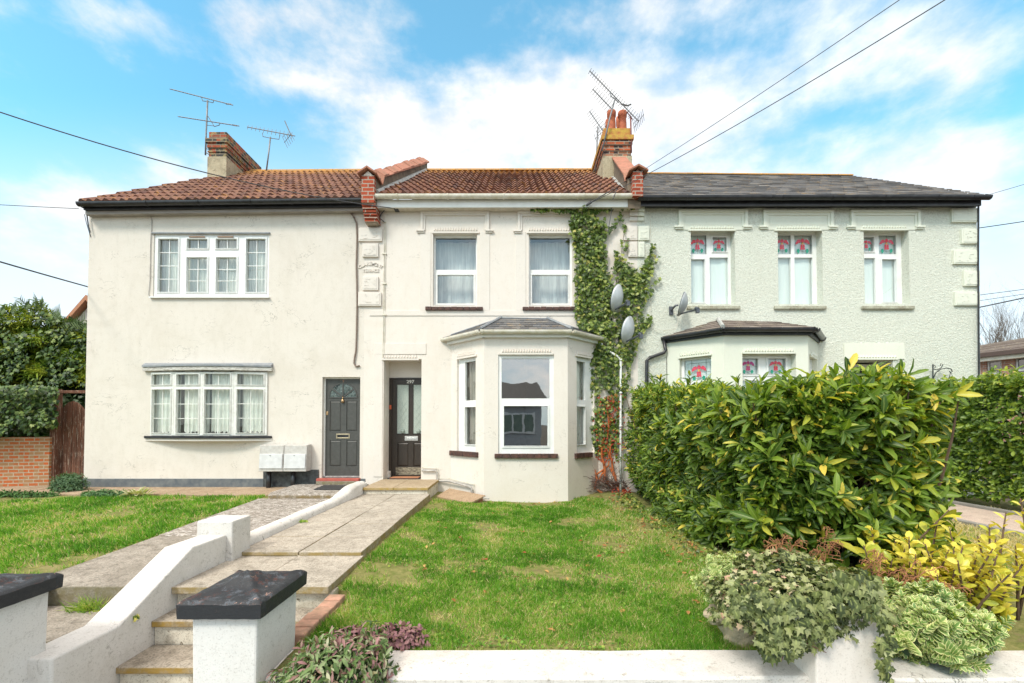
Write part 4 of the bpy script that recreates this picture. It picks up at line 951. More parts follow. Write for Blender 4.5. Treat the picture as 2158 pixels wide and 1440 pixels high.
win3((1807, 490, 1900, 645), [(1814, 500, 1841, 531), (1852, 496, 1889, 536, 'fix'), (1815, 544, 1845, 643, 'fix'), (1858, 547, 1888, 637)], [(1814, 500, 1841, 531), (1852, 496, 1889, 536)])
mb = MB(); sc_ = MB()
for x0, x1 in ((1447, 1558), (1630, 1739), (1814, 1924)):
    q = FA.rc(x0, 646, x1, 652); mb.pbox(FA, q[0], q[1], q[2], q[3], -.19, .05)
    n = 14; wd = (q[1]-q[0])/n
    for k in range(n): mb.pbox(FA, q[0]+wd*k+.006, q[0]+wd*(k+1)-.006, q[2]-.012, q[2], -.0, .046)
    mb.cut()
mb.build('sill', simple('stained_sill', (.50, .50, .40), (.25, .22, .16), 12, .85, bump=.4), H3, bevel=.006)
mb = MB()
for xl, xr, yt in ((1429, 1574, 443), (1607, 1754, 444), (1791, 1937, 444)): hood(mb, FA, xl, xr, yt, 478, 9, 6); mb.cut()
mb.build('label_moulding', TGREEN, H3, bevel=.004)
mb = MB()
for xl, xr in ((1436, 1568), (1614, 1748), (1797, 1931)):
    q = FA.rc(xl, 452, xr, 485); mb.pbox(FA, *q, -.01, .012)
    q = FA.rc(xl+8, 456, xr-8, 475); mb.pbox(FA, *q, .0, .016); mb.cut()
q = FA.rc(1778, 724, 1905, 757); mb.pbox(FA, *q, -.01, .016)
mb.build('smooth_panel', TGREEN, H3)
mb = MB(); teeth(mb, FA, 1453, 1546, 476, 484, 17); mb.cut(); teeth(mb, FA, 1634, 1727, 476, 484, 17); mb.cut(); teeth(mb, FA, 1815, 1908, 475, 483, 17); mb.cut(); teeth(mb, FA, 1798, 1888, 748, 755, 15); mb.build('toothed_lintel_ornament', TGREEN, H3)
pillar(H3, [(2002, 441, 2057, 470), (2023, 484, 2058, 515), (2006, 528, 2059, 558), (2028, 572, 2061, 604), (2009, 616, 2061, 645), (1344, 478, 1367, 508), (1344, 511, 1357, 543), (1344, 592, 1356, 615)], TGREEN)
pillar(H2, [(1313, 478, 1342.5, 508), (1323, 511, 1342.5, 543)], TCREAM)
mb, m2 = MB(), MB()
for k in range(5):
    y0 = 425+k*8.6; mb.pbox(FA, *FA.rc(1326, y0, 1342.6, y0+7.4), -.01, .16-.03*k); m2.pbox(FA, *FA.rc(1343, y0, 1356, y0+7.4), -.01, .16-.03*k)
mb.build('corbel_bricks', TCREAM, H2, bevel=.005); m2.build('corbel_bricks', TGREEN, H3, bevel=.005)
# bay
YB3 = 8.28
b0, b1 = U(1526.6, 900, YB3).x, U(1705.6, 900, YB3).x; dx0 = b0-U(1407, 900, 9.06).x; dy3 = 9.06-YB3; dx1 = .72
BF3, BL3, BR3 = Pl(0, YB3), Pl(b0-dx0, 9.06, dx0, -dy3), Pl(b1, YB3, dx1, dy3)
zt3 = U(1600, 703, YB3).z; Ll, Lr = math.hypot(dx0, dy3), math.hypot(dx1, dy3)
w1, f1_ = window(H3, BL3, (1437, 752, 1503.5, 900), [(1442, 758, 1503, 802, 'fix'), (1442, 812, 1503, 895, 'fix')], d=-.1, cur=BLIND, curd=.08, per=.5)
hh_ = BL3.rc(1442, 758, 1503, 802, -.1); flower(w1, BL3, (hh_[0]+.06, hh_[1]-.06, hh_[2]-.02, hh_[3]-.06), -.125, REDG)
mb = MB()
for k in (.25, .75): u = hh_[0]+(hh_[1]-hh_[0])*k; mb.tube([BL3.w(u, hh_[2], -.12), BL3.w(u, hh_[3], -.12)], .003, 4)
mb.build('lead_cames', CAME, w1)
w2_, f2_ = window(H3, BF3, (1556, 747, 1667, 900), [(1559, 756, 1597, 789), (1618, 756, 1655, 789), (1559, 802, 1607, 895, 'fix'), (1616, 802, 1660, 895, 'fix')], d=-.16, cur=BLIND, curd=.08, per=.5, sash=.035)
flower(w2_, BF3, BF3.rc(1559, 756, 1597, 789, -.16), -.185, MAGG); flower(w2_, BF3, BF3.rc(1618, 756, 1655, 789, -.16), -.185, REDG)
mb = MB(); holes_wall(mb, BF3, b0, b1, -1, zt3, [f2_+(.17,)], .17); holes_wall(mb, BL3, 0, Ll, -1, zt3, [f1_+(.11,)], .11); holes_wall(mb, BR3, 0, Lr, -1, zt3, [(.12, Lr-.1, .9, f2_[3], .1)], .1)
mb.build('bay_wall', TGREEN, H3)
mb = MB(); mb.pbox(BR3, .12, Lr-.1, .9, f2_[3], -.13, -.09); mb.build('bay_side_window', PVC, H3)
mb = MB(); teeth(mb, BF3, 1567, 1672, 734, 742, 18); mb.cut(); teeth(mb, BL3, 1433, 1497, 740, 749, 13); mb.cut(); teeth(mb, BR3, 1709, 1719, 744, 752, 5); mb.build('bay_toothed_ornament', TGREEN, H3)
gz3 = U(1620, 695, 8.14).z; fz3 = U(1620, 706, YB3-.05).z
def ring3(off): k = off; return [Vector((b0-dx0-k*.75, 9.055, 0)), Vector((b0-k*.45, YB3-k, 0)), Vector((b1+k*.45, YB3-k, 0)), Vector((b1+dx1+k*.75, 9.055, 0))]
mb = MB(); R3 = ring3(.06)
for p, q in zip(R3, R3[1:]): beam(mb, p+Vector((0,0,gz3)), q+Vector((0,0,gz3)), gz3-fz3, .1)
mb.build('bay_fascia', simple('blue_black_paint', (.022, .025, .035), (.05, .055, .065), 9, .5), H3, bevel=.003)
mb = MB(); R3 = [p+Vector((0,0,gz3+.015)) for p in ring3(.135)]
for p, q in zip(R3, R3[1:]): gutter(mb, p, q, .055)
collars(mb, R3[1], R3[2], .055, (.03, .13, .8, .97)); collars(mb, R3[0], R3[1], .055, (.02, .12, .75, .96)); collars(mb, R3[2], R3[3], .055, (.05, .97)); mb.build('bay_gutter', BLACKP, H3)
RL, RR = U(1513, 675, 9.06), U(1630, 678, 9.06)
E = [Vector((p.x, p.y+.02, gz3+.045)) for p in R3]
mb = MB(); tiles(mb, E[1], E[2], RL, RR, 4, .2, 0, .012, 1, .5, .004, .002); strips(mb, E[0], E[1], RL, RL, 5, .014); strips(mb, E[2], E[3], RR, RR, 5, .014); mb.build('bay_roof', SLATEB, H3, attr=True)
mb = MB(); mb.tube([E[1]+Vector((0,0,.02)), RL+Vector((0,-.01,.02))], .04, 6); mb.build('mortar_hip', FLASH, H3)
mb = MB(); mb.tube([R3[0]+Vector((.02,-.03,-.03)), U(1403, 738, 9.0), U(1398, 744, 9.0), U(1370, 754, 9.0), U(1363, 760, 9.0), U(1363, 1040, 9.0)], .034, 10); mb.build('downpipe', BLACKP, H3, smooth=True)
# doorway
o3 = FA.rc(1797, 757, 1884, 1010)
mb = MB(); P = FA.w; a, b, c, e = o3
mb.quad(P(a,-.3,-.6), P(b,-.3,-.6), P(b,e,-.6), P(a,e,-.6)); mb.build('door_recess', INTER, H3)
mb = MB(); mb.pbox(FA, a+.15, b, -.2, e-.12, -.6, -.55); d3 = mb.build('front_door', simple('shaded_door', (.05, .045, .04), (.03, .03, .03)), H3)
mb = MB(); mb.pbox(FA, a+.1, a+.2, -.2, e-.04, -.55, -.5); mb.pbox(FA, a+.2, b, e-.12, e-.04, -.55, -.5); mb.pbox(FA, a+.42, a+.5, -.2, e-.12, -.55, -.5); mb.build('door_frame', WOODW, d3)
mb = MB(); holes_wall(mb, FA, CX1, RX1, -1, ZT+.08, holes3+[(a, b, -.3, e, .6), (b0+.1-.9, b1, -.2, zt3-.3, .02)], .2); shell(mb, CX1, RX1, ZT+.05, False, True); mb.build('wall', WGREEN, H3)
# eaves and roof
mb = MB(); g0, g1 = U(1345, 415, 8.78), U(2086, 414, 8.78); zz = Vector((0,0,-.01)); gutter(mb, g0+zz, g1+zz, .062); collars(mb, g0+zz, g1+zz, .062, (.012, .03, .1, .14, .28, .38, .41, .55, .7, .85, .95)); mb.build('gutter', BLACKP, H3)
mb = MB(); beam(mb, U(1345, 419, 8.86), U(2068, 418, 8.86), .15, .03); beam(mb, U(1357, 423, 8.95), U(2064, 421, 8.95), .12, .09); mb.build('fascia', BLACKP, H3, bevel=.003)
er0, er1 = U(1352, 412, 8.84), U(2082, 411, 8.84); rr0, rr1 = U(1352, 367, YR), U(1795, 371, YR)
mb = MB(); tiles(mb, er0, er1, rr0, rr1, 20, .28, 0, .014, 1, .5, .004, .002); r3 = mb.build('roof', SLATE, H3, attr=True)
mb = MB(); ridge_run(mb, rr0, rr1, .08); mb.build('ridge_tiles', LICH, r3, attr=True)
dz = Vector((0,0,-.04)); bb = Vector((0,7.7,0)); mb = MB(); mb.quad(er0+dz, er1+dz, rr1+dz, rr0+dz); mb.quad(er1+dz+bb, er0+dz+bb, rr0+dz, rr1+dz); mb.quad(er1+dz, er1+dz+bb, rr1+dz); mb.build('roof_underside', INTER, r3)
mb = MB(); q0 = U(1790, 372, YR+.2); mb.box(q0.x-.3, q0.x, YR+.3, YR+.6, 7.5, q0.z+.04); mb.build('chimney_stump', TERRA, r3)
mb = MB(); mb.tube([U(2062, 424, 9.0), U(2061.5, 560, 9.0), U(2064, 900, 9.0)], .016, 8); mb.build('corner_pipe', BLACKP, H3)
# white downpipe of the middle bay
mb = MB(); mb.tube([U(1263, 708, 9.0), U(1268, 714, 8.98), U(1268, 728, 8.97), U(1274, 735, 8.97), U(1303, 752, 8.96), U(1308, 760, 8.95), U(1308, 830, 8.95), U(1308, 900, 8.90), U(1308, 1045, 8.87)], .024, 10)
for y in (760, 830, 900, 970): p = U(1308, y, 8.95 if y < 850 else 8.89); mb.lathe(p, [(.026, 0), (.034, 0), (.034, .03), (.026, .03)], 10)
mb.build('downpipe', PVC, H2, smooth=True)
mb = MB(); pts = [(808, 451), (810, 470), (809.5, 530), (808.5, 600), (807.5, 700), (806.5, 745), (806.5, 757)]
mb.tube([U(x, y, 9.045) for x, y in pts], .007, 6); mb.tube([U(x+3, y, 9.045) for x, y in pts], .006, 6)
for y in (468, 535, 598, 664): p = U(809, y, 9.045); mb.box(p.x-.03, p.x+.05, 9.03, 9.058, p.z-.012, p.z+.012)
mb.build('cable_conduit', PVCD, H2)

# ------------------------------------------------------------ gate pillars, low walls, steps side
def capm():
    m = Mat('chipped_black_cap', .6); a = m.noise(8, 9, .8, .2); b = m.noise(15, 8, .85, .3)
    g = m.n('ShaderNodeNewGeometry'); s = m.n('ShaderNodeSeparateXYZ'); m.l(g.outputs['Normal'], s.inputs[0]); up = m.rng(s.outputs[2], .5, .8)
    col = m.mix(m.math('MULTIPLY', m.rng(a, .54, .58), up), (.018, .02, .024), (.075, .032, .026))
    col = m.mix(m.math('MULTIPLY', m.rng(m.noise(13, 9, .85, .2), .54, .57), up), col, (.075, .085, .10))
    col = m.mix(m.math('MULTIPLY', m.rng(b, .615, .625), m.math('ADD', up, .12)), col, (.55, .30, .22))
    m.col(col); m.rgh(m.rng(a, .3, .7, .4, .85)); m.bump(b, .5, .01); m.bump(m.noise(50), .3, .004); return m.m
CAPM = capm()
PILM = stucco('pillar_white', (.70, .685, .66), (.48, .45, .40), crack=.6, dirt=.3, bs=.6, speck=.5, chips=.2)
def gate_pillar(x0, x1, y0, y1, label, seed):
    t = thing('gate_pillar', ((x0+x1)/2, (y0+y1)/2, -.9), label, 'pillar', 'white gate pillars')
    mb = MB(); nx, ny, nz = 6, 6, 14
    k = .012
    mb.hexa([(x0+k, y0+k, -.95), (x1-k, y0+k, -.95), (x1-k, y1-k, -.95), (x0+k, y1-k, -.95), (x0, y0, .105), (x1, y0, .105), (x1, y1, .105), (x0, y1, .105)])
    mb.build('shaft', PILM, t, bevel=.012)
    ov = .042; X0, X1, Y0, Y1 = x0-ov-.01, x1+ov, y0-ov, y1+ov; cx, cy = (X0+X1)/2, (Y0+Y1)/2; mb = MB(); n = 40; mnoise.seed_set(seed+1)
    def fn(a, b):
        x, y = X0+(X1-X0)*a, Y0+(Y1-Y0)*b; r = math.hypot((x-cx)/1.15, (y-cy)); e = min(a, 1-a, b, 1-b)
        z = .178 + .012*min(1, e/.05)**.5
        z += .020*min(1, e*2.2) + .045*math.exp(-(r/.088)**4)
        dg = min(abs((x-cx)/(X1-X0)-(y-cy)/(Y1-Y0)), abs((x-cx)/(X1-X0)+(y-cy)/(Y1-Y0))); z += .012*math.exp(-(dg/.05)**2)*min(1, e/.1)
        return (x, y, z + .004*mnoise.noise(Vector((x*18, y*18, seed))))
    mb.grid(fn, n, n)
    N = n+1; bot = len(mb.v); rim = [j for j in range(N)] + [i*N+n for i in range(1, N)] + [n*N+j for j in range(n-1, -1, -1)] + [i*N for i in range(n-1, 0, -1)]
    for i in rim: x, y, z = mb.v[i]; mb.v.append((cx+(x-cx)*.988, cy+(y-cy)*.988, .105+.003*mnoise.noise(Vector((x*20, y*20, 3))))); mb.r.append(0)
    L = len(rim)
    for i in range(L): mb.f.append((rim[i], bot+i, bot+(i+1) % L, rim[(i+1) % L]))
    mb.f.append(tuple(bot+i for i in range(L)))
    o = mb.build('cap', CAPM, t, smooth=True); bv = o.modifiers.new('e', 'EDGE_SPLIT'); bv.split_angle = rad(45)
    return t
gate_pillar(-1.665, -1.325, 2.33, 2.76, 'white gate pillar standing right of the steps with whole chipped black cap in view', 1)
p2 = gate_pillar(-3.15, -2.80, 2.26, 2.71, 'white gate pillar at the left edge of the photo with a hinge stub', 5)
mb = MB(); mb.tube([(-2.802, 2.40, -.18), (-2.78, 2.40, -.185)], .014, 8); mb.tube([(-2.782, 2.40, -.20), (-2.782, 2.40, -.13)], .011, 8); mb.build('hinge_stub', PILM, p2, smooth=True)
# scar on the right face
mb = MB(); mb.prism([(-1.3335+.0, 2.44, -.045), (-1.3335, 2.50, -.075), (-1.3335, 2.70, -.14), (-1.3335, 2.71, -.20), (-1.3335, 2.52, -.13), (-1.3335, 2.42, -.10)], (.004, 0, 0))

ww = thing('wing_wall', (-2.77, 3.5, -.6), 'white rendered wing wall stepping up beside the concrete steps to a square block', 'wall')
mb = MB(); xi, xo = -2.665, -2.905
prof = [(2.60, -.255), (3.04, -.262), (3.73, .08), (4.17, .075)]
for (ya, za), (yb, zb) in zip(prof, prof[1:]):
    mb.hexa([(xo, ya, -.95), (xi, ya, -.95), (xi, yb, -.95), (xo, yb, -.95), (xo, ya, za), (xi, ya, za), (xi, yb, zb), (xo, yb, zb)])
import bmesh
o = mb.build('sloping_wall', WHITEP, ww)
bm = bmesh.new(); bm.from_mesh(o.data); bmesh.ops.remove_doubles(bm, verts=bm.verts, dist=.001); bmesh.ops.delete(bm, geom=[f for f in bm.faces if all(abs(v.co.y-f.verts[0].co.y) < 1e-4 for v in f.verts) and .0 < f.calc_center_median().y+3.5-3.04+.2 < 1.0 and False], context='FACES'); bm.to_mesh(o.data); bm.free()
bv = o.modifiers.new('b', 'BEVEL'); bv.width = .015; bv.segments = 3; bv.limit_method = 'ANGLE'; bv.angle_limit = rad(60)
mb = MB(); mb.box(-2.945, -2.61, 4.165, 4.46, -.6, .197); mb.build('end_block', WHITEP, ww, bevel=.012)
# low kerb wall to the house
kw = MB(); n = 40; xs = [(0, 0), (0, .045), (.025, .075), (.10, .088), (.165, .072), (.19, .04), (.19, 0)]
vs = []; fs = []; m_ = len(xs)
for i in range(n+1):
    y = 4.46+(8.12-4.46)*i/n; rise = .0 if y < 6.9 else (.5-.5*math.cos(min(1, (y-6.9)/.75)*PI))*.115
    for (x, z) in xs: vs.append((-2.86+x*(1+.12*(y > 7.2))+.006*mnoise.noise(Vector((y*3, z*30, 1))), y, (-.40 if z == 0 else -.128+z+rise*1.0)+.005*mnoise.noise(Vector((y*4, x*20, 5)))))
for i in range(n):
    for k in range(m_-1): fs.append((i*m_+k, i*m_+k+1, (i+1)*m_+k+1, (i+1)*m_+k))
fs.append(tuple(range(m_))); fs.append(tuple(n*m_+k for k in range(m_-1, -1, -1))); kw.add(vs, fs)
tag(kw.build('low_kerb_wall', stucco('chipped_white_kerb', (.70, .68, .65), (.34, .30, .25), crack=.3, dirt=.5, bs=.9, speck=.6, chips=.9), smooth=True), 'low rounded white kerb wall running between the two garden paths to the house', 'kerb wall')
# front walls
def topwall(x0, x1, y0, y1, z, label, seams=()):
    mb = MB(); n = 46
    rows = [(y0, -.95), (y0, z-.075), (y0-.012, z-.07), (y0-.012, z-.012), (y0, z), ((y0+y1)/2, z+.006), (y1-.01, z), (y1, z-.012), (y1, -.5)]
    vs = []; fs = []; m_ = len(rows)
    for i in range(n+1):
        x = x0+(x1-x0)*i/n
        for k, (y, zz) in enumerate(rows): vs.append((x, y+.004*mnoise.noise(Vector((x*3, k, 2))), zz+(.005*mnoise.noise(Vector((x*2.5, y*6, 9))) if k not in (0, 8) else 0)))
    for i in range(n):
        for k in range(m_-1): fs.append((i*m_+k, (i+1)*m_+k, (i+1)*m_+k+1, i*m_+k+1))
    fs.append(tuple(range(m_-1, -1, -1))); fs.append(tuple(n*m_+k for k in range(m_))); mb.add(vs, fs)
    o = mb.build('front_wall', FWALL, smooth=True); o.modifiers.new('e', 'EDGE_SPLIT').split_angle = rad(30); return tag(o, label, 'wall', 'low white front walls')
FWALL = stucco('front_wall_paint', (.66, .63, .595), (.40, .37, .32), crack=.9, dirt=.8, bs=.9, speck=.7, chips=.6)
topwall(-1.318, 1.60, 2.415, 2.70, -.252, 'low white wall with worn flat top in front of the lawn')
topwall(1.97, 5.2, 2.40, 2.69, -.250, 'low white wall with a long crack under the variegated bush')
mb = MB(); mb.box(1.588, 1.952, 2.345, 2.72, -.95, .08)
tag(mb.build('wall_pier', stucco('pier_paint', (.70, .65, .60), (.45, .39, .33), dirt=.4, bs=.5, speck=.4), bevel=.01), 'square white wall pier half buried under trailing ivy', 'pier')
# brick edging
mb = MB(); y = 2.78; rr = []
EDGEM = simple('weathered_edging', (.50, .27, .19), (.26, .17, .11), 14, .9, bump=.7, bscale=30)
be = thing('brick_edging', (-1.35, 3.1, -.45), 'short row of red edging bricks between the lawn corner and the steps', 'edging')
for k in range(6):
    mb = MB(); mb.box(-1.412+random.uniform(-.004, .004), -1.285, y, y+.106, -.34, -.205+random.uniform(-.01, .006)); mb.build('edging_brick', EDGEM, be, bevel=.009); y += .114
# rubble lump
def lump(name, c, r, m, label, cat, seed, sq=(1,1,1)):
    mb = MB(); n = 26
    def fn(a, b):
        th, ph = a*2*PI, (b-.5)*PI; d = Vector((math.cos(th)*math.cos(ph), math.sin(th)*math.cos(ph), math.sin(ph)))
        k = 1+.35*mnoise.fractal(d*1.6+Vector((seed, 0, 0)), 1, 2, 4)+.12*mnoise.noise(d*7)
        return (c[0]+d.x*r*k*sq[0], c[1]+d.y*r*k*sq[1], c[2]+d.z*r*k*sq[2])
    mb.grid(fn, n, n//2+6); return tag(mb.build(name, m, smooth=True), label, cat)
ROCKM = simple('pale_rubble', (.55, .45, .31), (.32, .25, .16), 6, .95, bump=1, bscale=22, bdist=.02)
lump('broken_masonry', (1.47, 2.90, -.27), .12, ROCKM, 'broken pale lump of wall footing below the ivy mound', 'rubble', 3, (1, .8, 1.05))
lump('broken_masonry', (1.42, 2.98, -.16), .12, ROCKM, 'flat broken ledge of masonry jutting left out of the ivy mound', 'rubble', 9, (1.1, .9, .45))

# ------------------------------------------------------------ things on and by the houses
METM = simple('meter_box_plastic', (.55, .53, .50), (.42, .39, .36), 14, .5)
MF = simple('meter_box_door', (.66, .66, .665), (.55, .55, .55), 9, .4)
for (x0, x1, lab) in ((551, 601, 'grey meter box further from the door, left one of the pair'), (603, 656, 'grey meter box nearer the grey door, right one of the pair')):
    a_, b_ = U(x0-6, 960, 8.80).x, U(x1-(5 if x0 < 600 else 11), 960, 8.80).x; zt_, zb_ = U(600, 939, 8.8).z, U(600, 994, 8.8).z
    t = thing('meter_box', ((a_+b_)/2, 9.0, zb_), lab, 'meter box', 'meter boxes on the beige wall')
    mb = MB(); mb.hexa([(a_, 8.80, zb_), (b_, 8.80, zb_), (b_, 9.04, zb_), (a_, 9.04, zb_), (a_, 8.84, zt_), (b_, 8.84, zt_), (b_, 9.04, zt_+.02), (a_, 9.04, zt_+.02)]); mb.build('cabinet', METM, t, bevel=.008)
    mb = MB(); mb.hexa([(a_+.015, 8.785, zb_+.06), (b_-.015, 8.785, zb_+.06), (b_-.015, 8.82, zb_+.06), (a_+.015, 8.82, zb_+.06), (a_+.015, 8.805, zt_-.17), (b_-.015, 8.805, zt_-.17), (b_-.015, 8.84, zt_-.17), (a_+.015, 8.84, zt_-.17)]); d_ = mb.build('door', MF, t, bevel=.005)
    mb = MB(); mb.tube([((a_+b_)/2-.01, 8.802, zt_-.2), ((a_+b_)/2-.01, 8.79, zt_-.2)], .008, 8); mb.build('lock', CAME, d_)
    mb = MB(); mb.box(a_+.10, a_+.17, 8.90, 8.96, -.25, zb_+.01); mb.build('inlet_duct', BLACKP, t, smooth=True)
MATB = simple('black_rubber', (.02, .02, .022), (.05, .05, .052), 50, .8, bump=1, bscale=70)
mb = MB(); p = [U(661, 1030, 8.2), U(731, 1030, 8.2), U(742, 1020, 8.75), U(682, 1019, 8.75)]
mb.prism([(v.x, v.y, -.104) for v in p], (0, 0, .018)); tag(mb.build('doormat', MATB, bevel=.004), 'black rubber doormat below the grey door', 'doormat', 'doormats')
mt = thing('doormat', (U(855, 1005, 9.2).x, 9.2, -.0145), 'tan coir doormat inside the cream porch recess', 'doormat', 'doormats')
a_, b_ = U(819, 1005, 9.2).x, U(886, 1005, 9.2).x
mb = MB(); mb.box(a_, b_, 9.08, 9.42, -.0135, .0005); mb.build('backing', MATB, mt); mb = MB(); mb.box(a_+.04, b_-.03, 9.11, 9.40, .001, .012); mb.build('coir', simple('coir', (.45, .20, .10), (.35, .14, .07), 50, .95, bump=1, bscale=90), mt, bevel=.003)
# inspection chamber with tilted lid
ic = thing('drain_cover', (-.85, 8.2, -.4), 'tilted tan concrete drain cover resting on bricks beside the bay', 'drain cover')
top = [U(919, 1046, 8.30), U(991, 1060, 7.95), U(1023, 1044, 8.22), U(947, 1029, 8.72)]
mb = MB(); mb.prism([p-Vector((0,0,.035)) for p in top], (0, 0, .035)); mb.build('lid', conc('tan_lid', (.46, .33, .22), (.36, .25, .16), (.27, .18, .11)), ic, bevel=.006)
cc = sum(top, Vector())/4
mb = MB(); q = [cc+(p-cc)*.9-Vector((0,0,.036)) for p in top]; mb.prism([Vector((p.x, p.y, -.5)) for p in q[:2]]+[Vector((p.x, p.y, -.5)) for p in q[2:]], (0, 0, .01))
mb = MB(); mb.hexa([Vector((p.x, p.y, -.5)) for p in q]+q); mb.build('brick_surround', TERRAC, ic, bevel=.006)
mb = MB(); mb.tube([top[2]+Vector((-.03,-.05,-.03)), top[2]+Vector((.07,-.09,-.05))], .014, 8); mb.build('pipe_end', PIPEG, ic)

# satellite dishes
DISHM = simple('grey_dish_metal', (.36, .38, .40), (.46, .48, .50), 8, .45, .2)
DISHL = simple('pale_dish_metal', (.56, .59, .61), (.48, .50, .52), 8, .45, .2); DARKM = simple('dark_grey_metal', (.07, .08, .10), (.13, .14, .16), 14, .5, .3)
def dish(cx, cy, Y, w_, h_, yaw, tiltd, lab, mat, lnb):
    c = U(cx, cy, Y); t = thing('satellite_dish', (c.x, c.y, c.z), lab, 'satellite dish', 'satellite dishes on the facade')
    R_ = Matrix.Rotation(rad(yaw), 3, 'Z') @ Matrix.Rotation(rad(tiltd), 3, 'X')
    mb = MB(); n = 36; m_ = 8; P = lambda r, a, dz=0: c+R_ @ Vector((r*math.cos(a)*w_, dz-.0+(-.30*(r*r-1)*-.35), r*math.sin(a)*h_))
    vs = [P(0, 0)]
    for j in range(1, m_+1):
        for k in range(n): vs.append(P(j/m_, 2*PI*k/n))
    fs = [(0, 1+k, 1+(k+1) % n) for k in range(n)]
    for j in range(m_-1):
        for k in range(n): fs.append((1+j*n+k, 1+(j+1)*n+k, 1+(j+1)*n+(k+1) % n, 1+j*n+(k+1) % n))
    mb.add(vs, fs); o = mb.build('reflector', mat, t, smooth=True); s = o.modifiers.new('s', 'SOLIDIFY'); s.thickness = .012; s.offset = 1
    mb = MB(); rim = [P(1, 2*PI*k/n) for k in range(n+1)]; mb.tube(rim, .008, 6, False); mb.build('rim', DARKM, t, smooth=True)
    L = U(*lnb)
    mb = MB(); b0_ = c+R_ @ Vector((0, .02, -h_*.95)); mb.tube([b0_, L], .014, 6); mb.tube([c+R_ @ Vector((.12, .03, -h_*.8)), L+Vector((.02, .02, -.02))], .006, 6); mb.build('feed_arm', DARKM, t)
    mb = MB(); dr = (c-L).normalized(); mb.tube([L-dr*.02, L+dr*.05], .032, 10); mb.box(L.x-.03, L.x+.03, L.y-.03, L.y+.03, L.z-.08, L.z-.0); mb.build('receiver_head', DARKM, t, smooth=False)
    mb = MB(); q_ = c+R_ @ Vector((0, .10, -.05)); mb.tube([c+R_ @ Vector((0, .05, -.03)), q_, Vector((q_.x-.01, 9.05, q_.z-.04))], .02, 8); mb.box(q_.x-.05, q_.x+.03, 9.035, 9.058, q_.z-.13, q_.z+.04); mb.build('wall_bracket', DARKM, t)
    return t
dish(1299, 629, 8.78, .22, .27, 52, 14, 'upper pale satellite dish in the wall ivy', DISHL, (1324, 636, 8.45))
dish(1322, 696, 8.78, .22, .27, 48, 14, 'lower pale satellite dish in the wall ivy', DISHL, (1351, 705, 8.45))
dish(1436, 641, 8.78, .19, .24, 66, 16, 'grey satellite dish on the green wall left of the first flower window', DISHM, (1470, 651, 8.45))
# hanging basket on a scroll bracket
hb = thing('hanging_basket', (U(1966, 790, 9.0).x, 9.05, U(1966, 800, 9).z), 'wrought iron scroll bracket holding a wire hanging basket on the pale green wall', 'hanging basket')
IRON = simple('wrought_iron', (.02, .03, .03), (.04, .05, .05), 20, .5, .5)
W = lambda x, y: U(x, y, 8.95)
mb = MB(); mb.tube([W(1966, 768), W(1966, 835)], .012, 6)
arc = [(1966,800),(1972,786),(1983,778),(1995,776),(2004,778),(2007,783),(2003,786),(2001,782)]; mb.tube([W(*p) for p in arc], .009, 6)
arc = [(1966,778),(1975,780),(1984,775),(1987,768),(1983,767),(1982,771)]; mb.tube([W(*p) for p in arc], .008, 6)
arc = [(1966,773),(1970,770),(1972,774),(1969,776)]; mb.tube([W(*p) for p in arc], .006, 6); mb.build('scroll_bracket', IRON, hb, smooth=True)
mb = MB()
for x, yy in ((1996, 0), (2004, .1), (2014, 0)): mb.tube([W(2004, 784), W(x, 812)+Vector((0, yy, 0))], .004, 5)
mb.build('chain', IRON, hb)
mb = MB(); c = W(2005, 812); mb.lathe(c-Vector((0,0,.13)), [(0, 0), (.09, .02), (.14, .07), (.16, .13), (.15, .13), (.12, .07)], 18); mb.build('basket', simple('coir_liner', (.14, .11, .10), (.09, .07, .07), 20, .9, bump=1), hb, smooth=True)
# cable down the left house
mb = MB(); mb.tube([U(x, y, 9.035) for x, y in ((737, 447), (744, 455), (751, 470), (752.5, 500), (751, 560), (752, 600), (752.5, 640), (751.5, 700), (750, 740), (747, 755), (746, 766), (750, 773), (758, 771))], .017, 7)
tag(mb.build('wall_cable', simple('brown_cable', (.16, .10, .07), (.25, .20, .17), 30, .6), smooth=True), 'thick brown cable clipped down the beige wall left of the raised lettering', 'cable')
mb = MB(); mb.tube([U(x, y, 9.045) for x, y in ((308, 452), (318, 458), (320, 466), (317, 520), (316, 590), (313, 622), (318, 628))], .007, 6)
tag(mb.build('wall_cable', PIPEG, smooth=True), 'thin grey cable running down beside the leaded upstairs window', 'cable')
mb = MB(); mb.tube([U(x, y, 9.04) for x, y in ((1370, 432), (1371, 500), (1372, 600), (1372, 690))], .004, 5); mb.tube([U(x, y, 9.0) for x, y in ((1425, 660), (1429, 680), (1423, 694), (1400, 697), (1385, 694), (1376, 690))], .006, 5)
tag(mb.build('wall_cable', PVCD), 'pale cable looping from the grey dish across the green wall', 'cable')
mb = MB(); mb.tube([U(x, y, 9.0) for x, y in ((183, 452), (186, 475), (190, 490))], .012, 5); mb.tube([U(178, 452, 9.05), U(182, 470, 9.05), U(191, 500, 9.05)], .006, 5)
tag(mb.build('wall_cable', BLACKP), 'short black cable loops at the far left house corner under the eaves', 'cable')

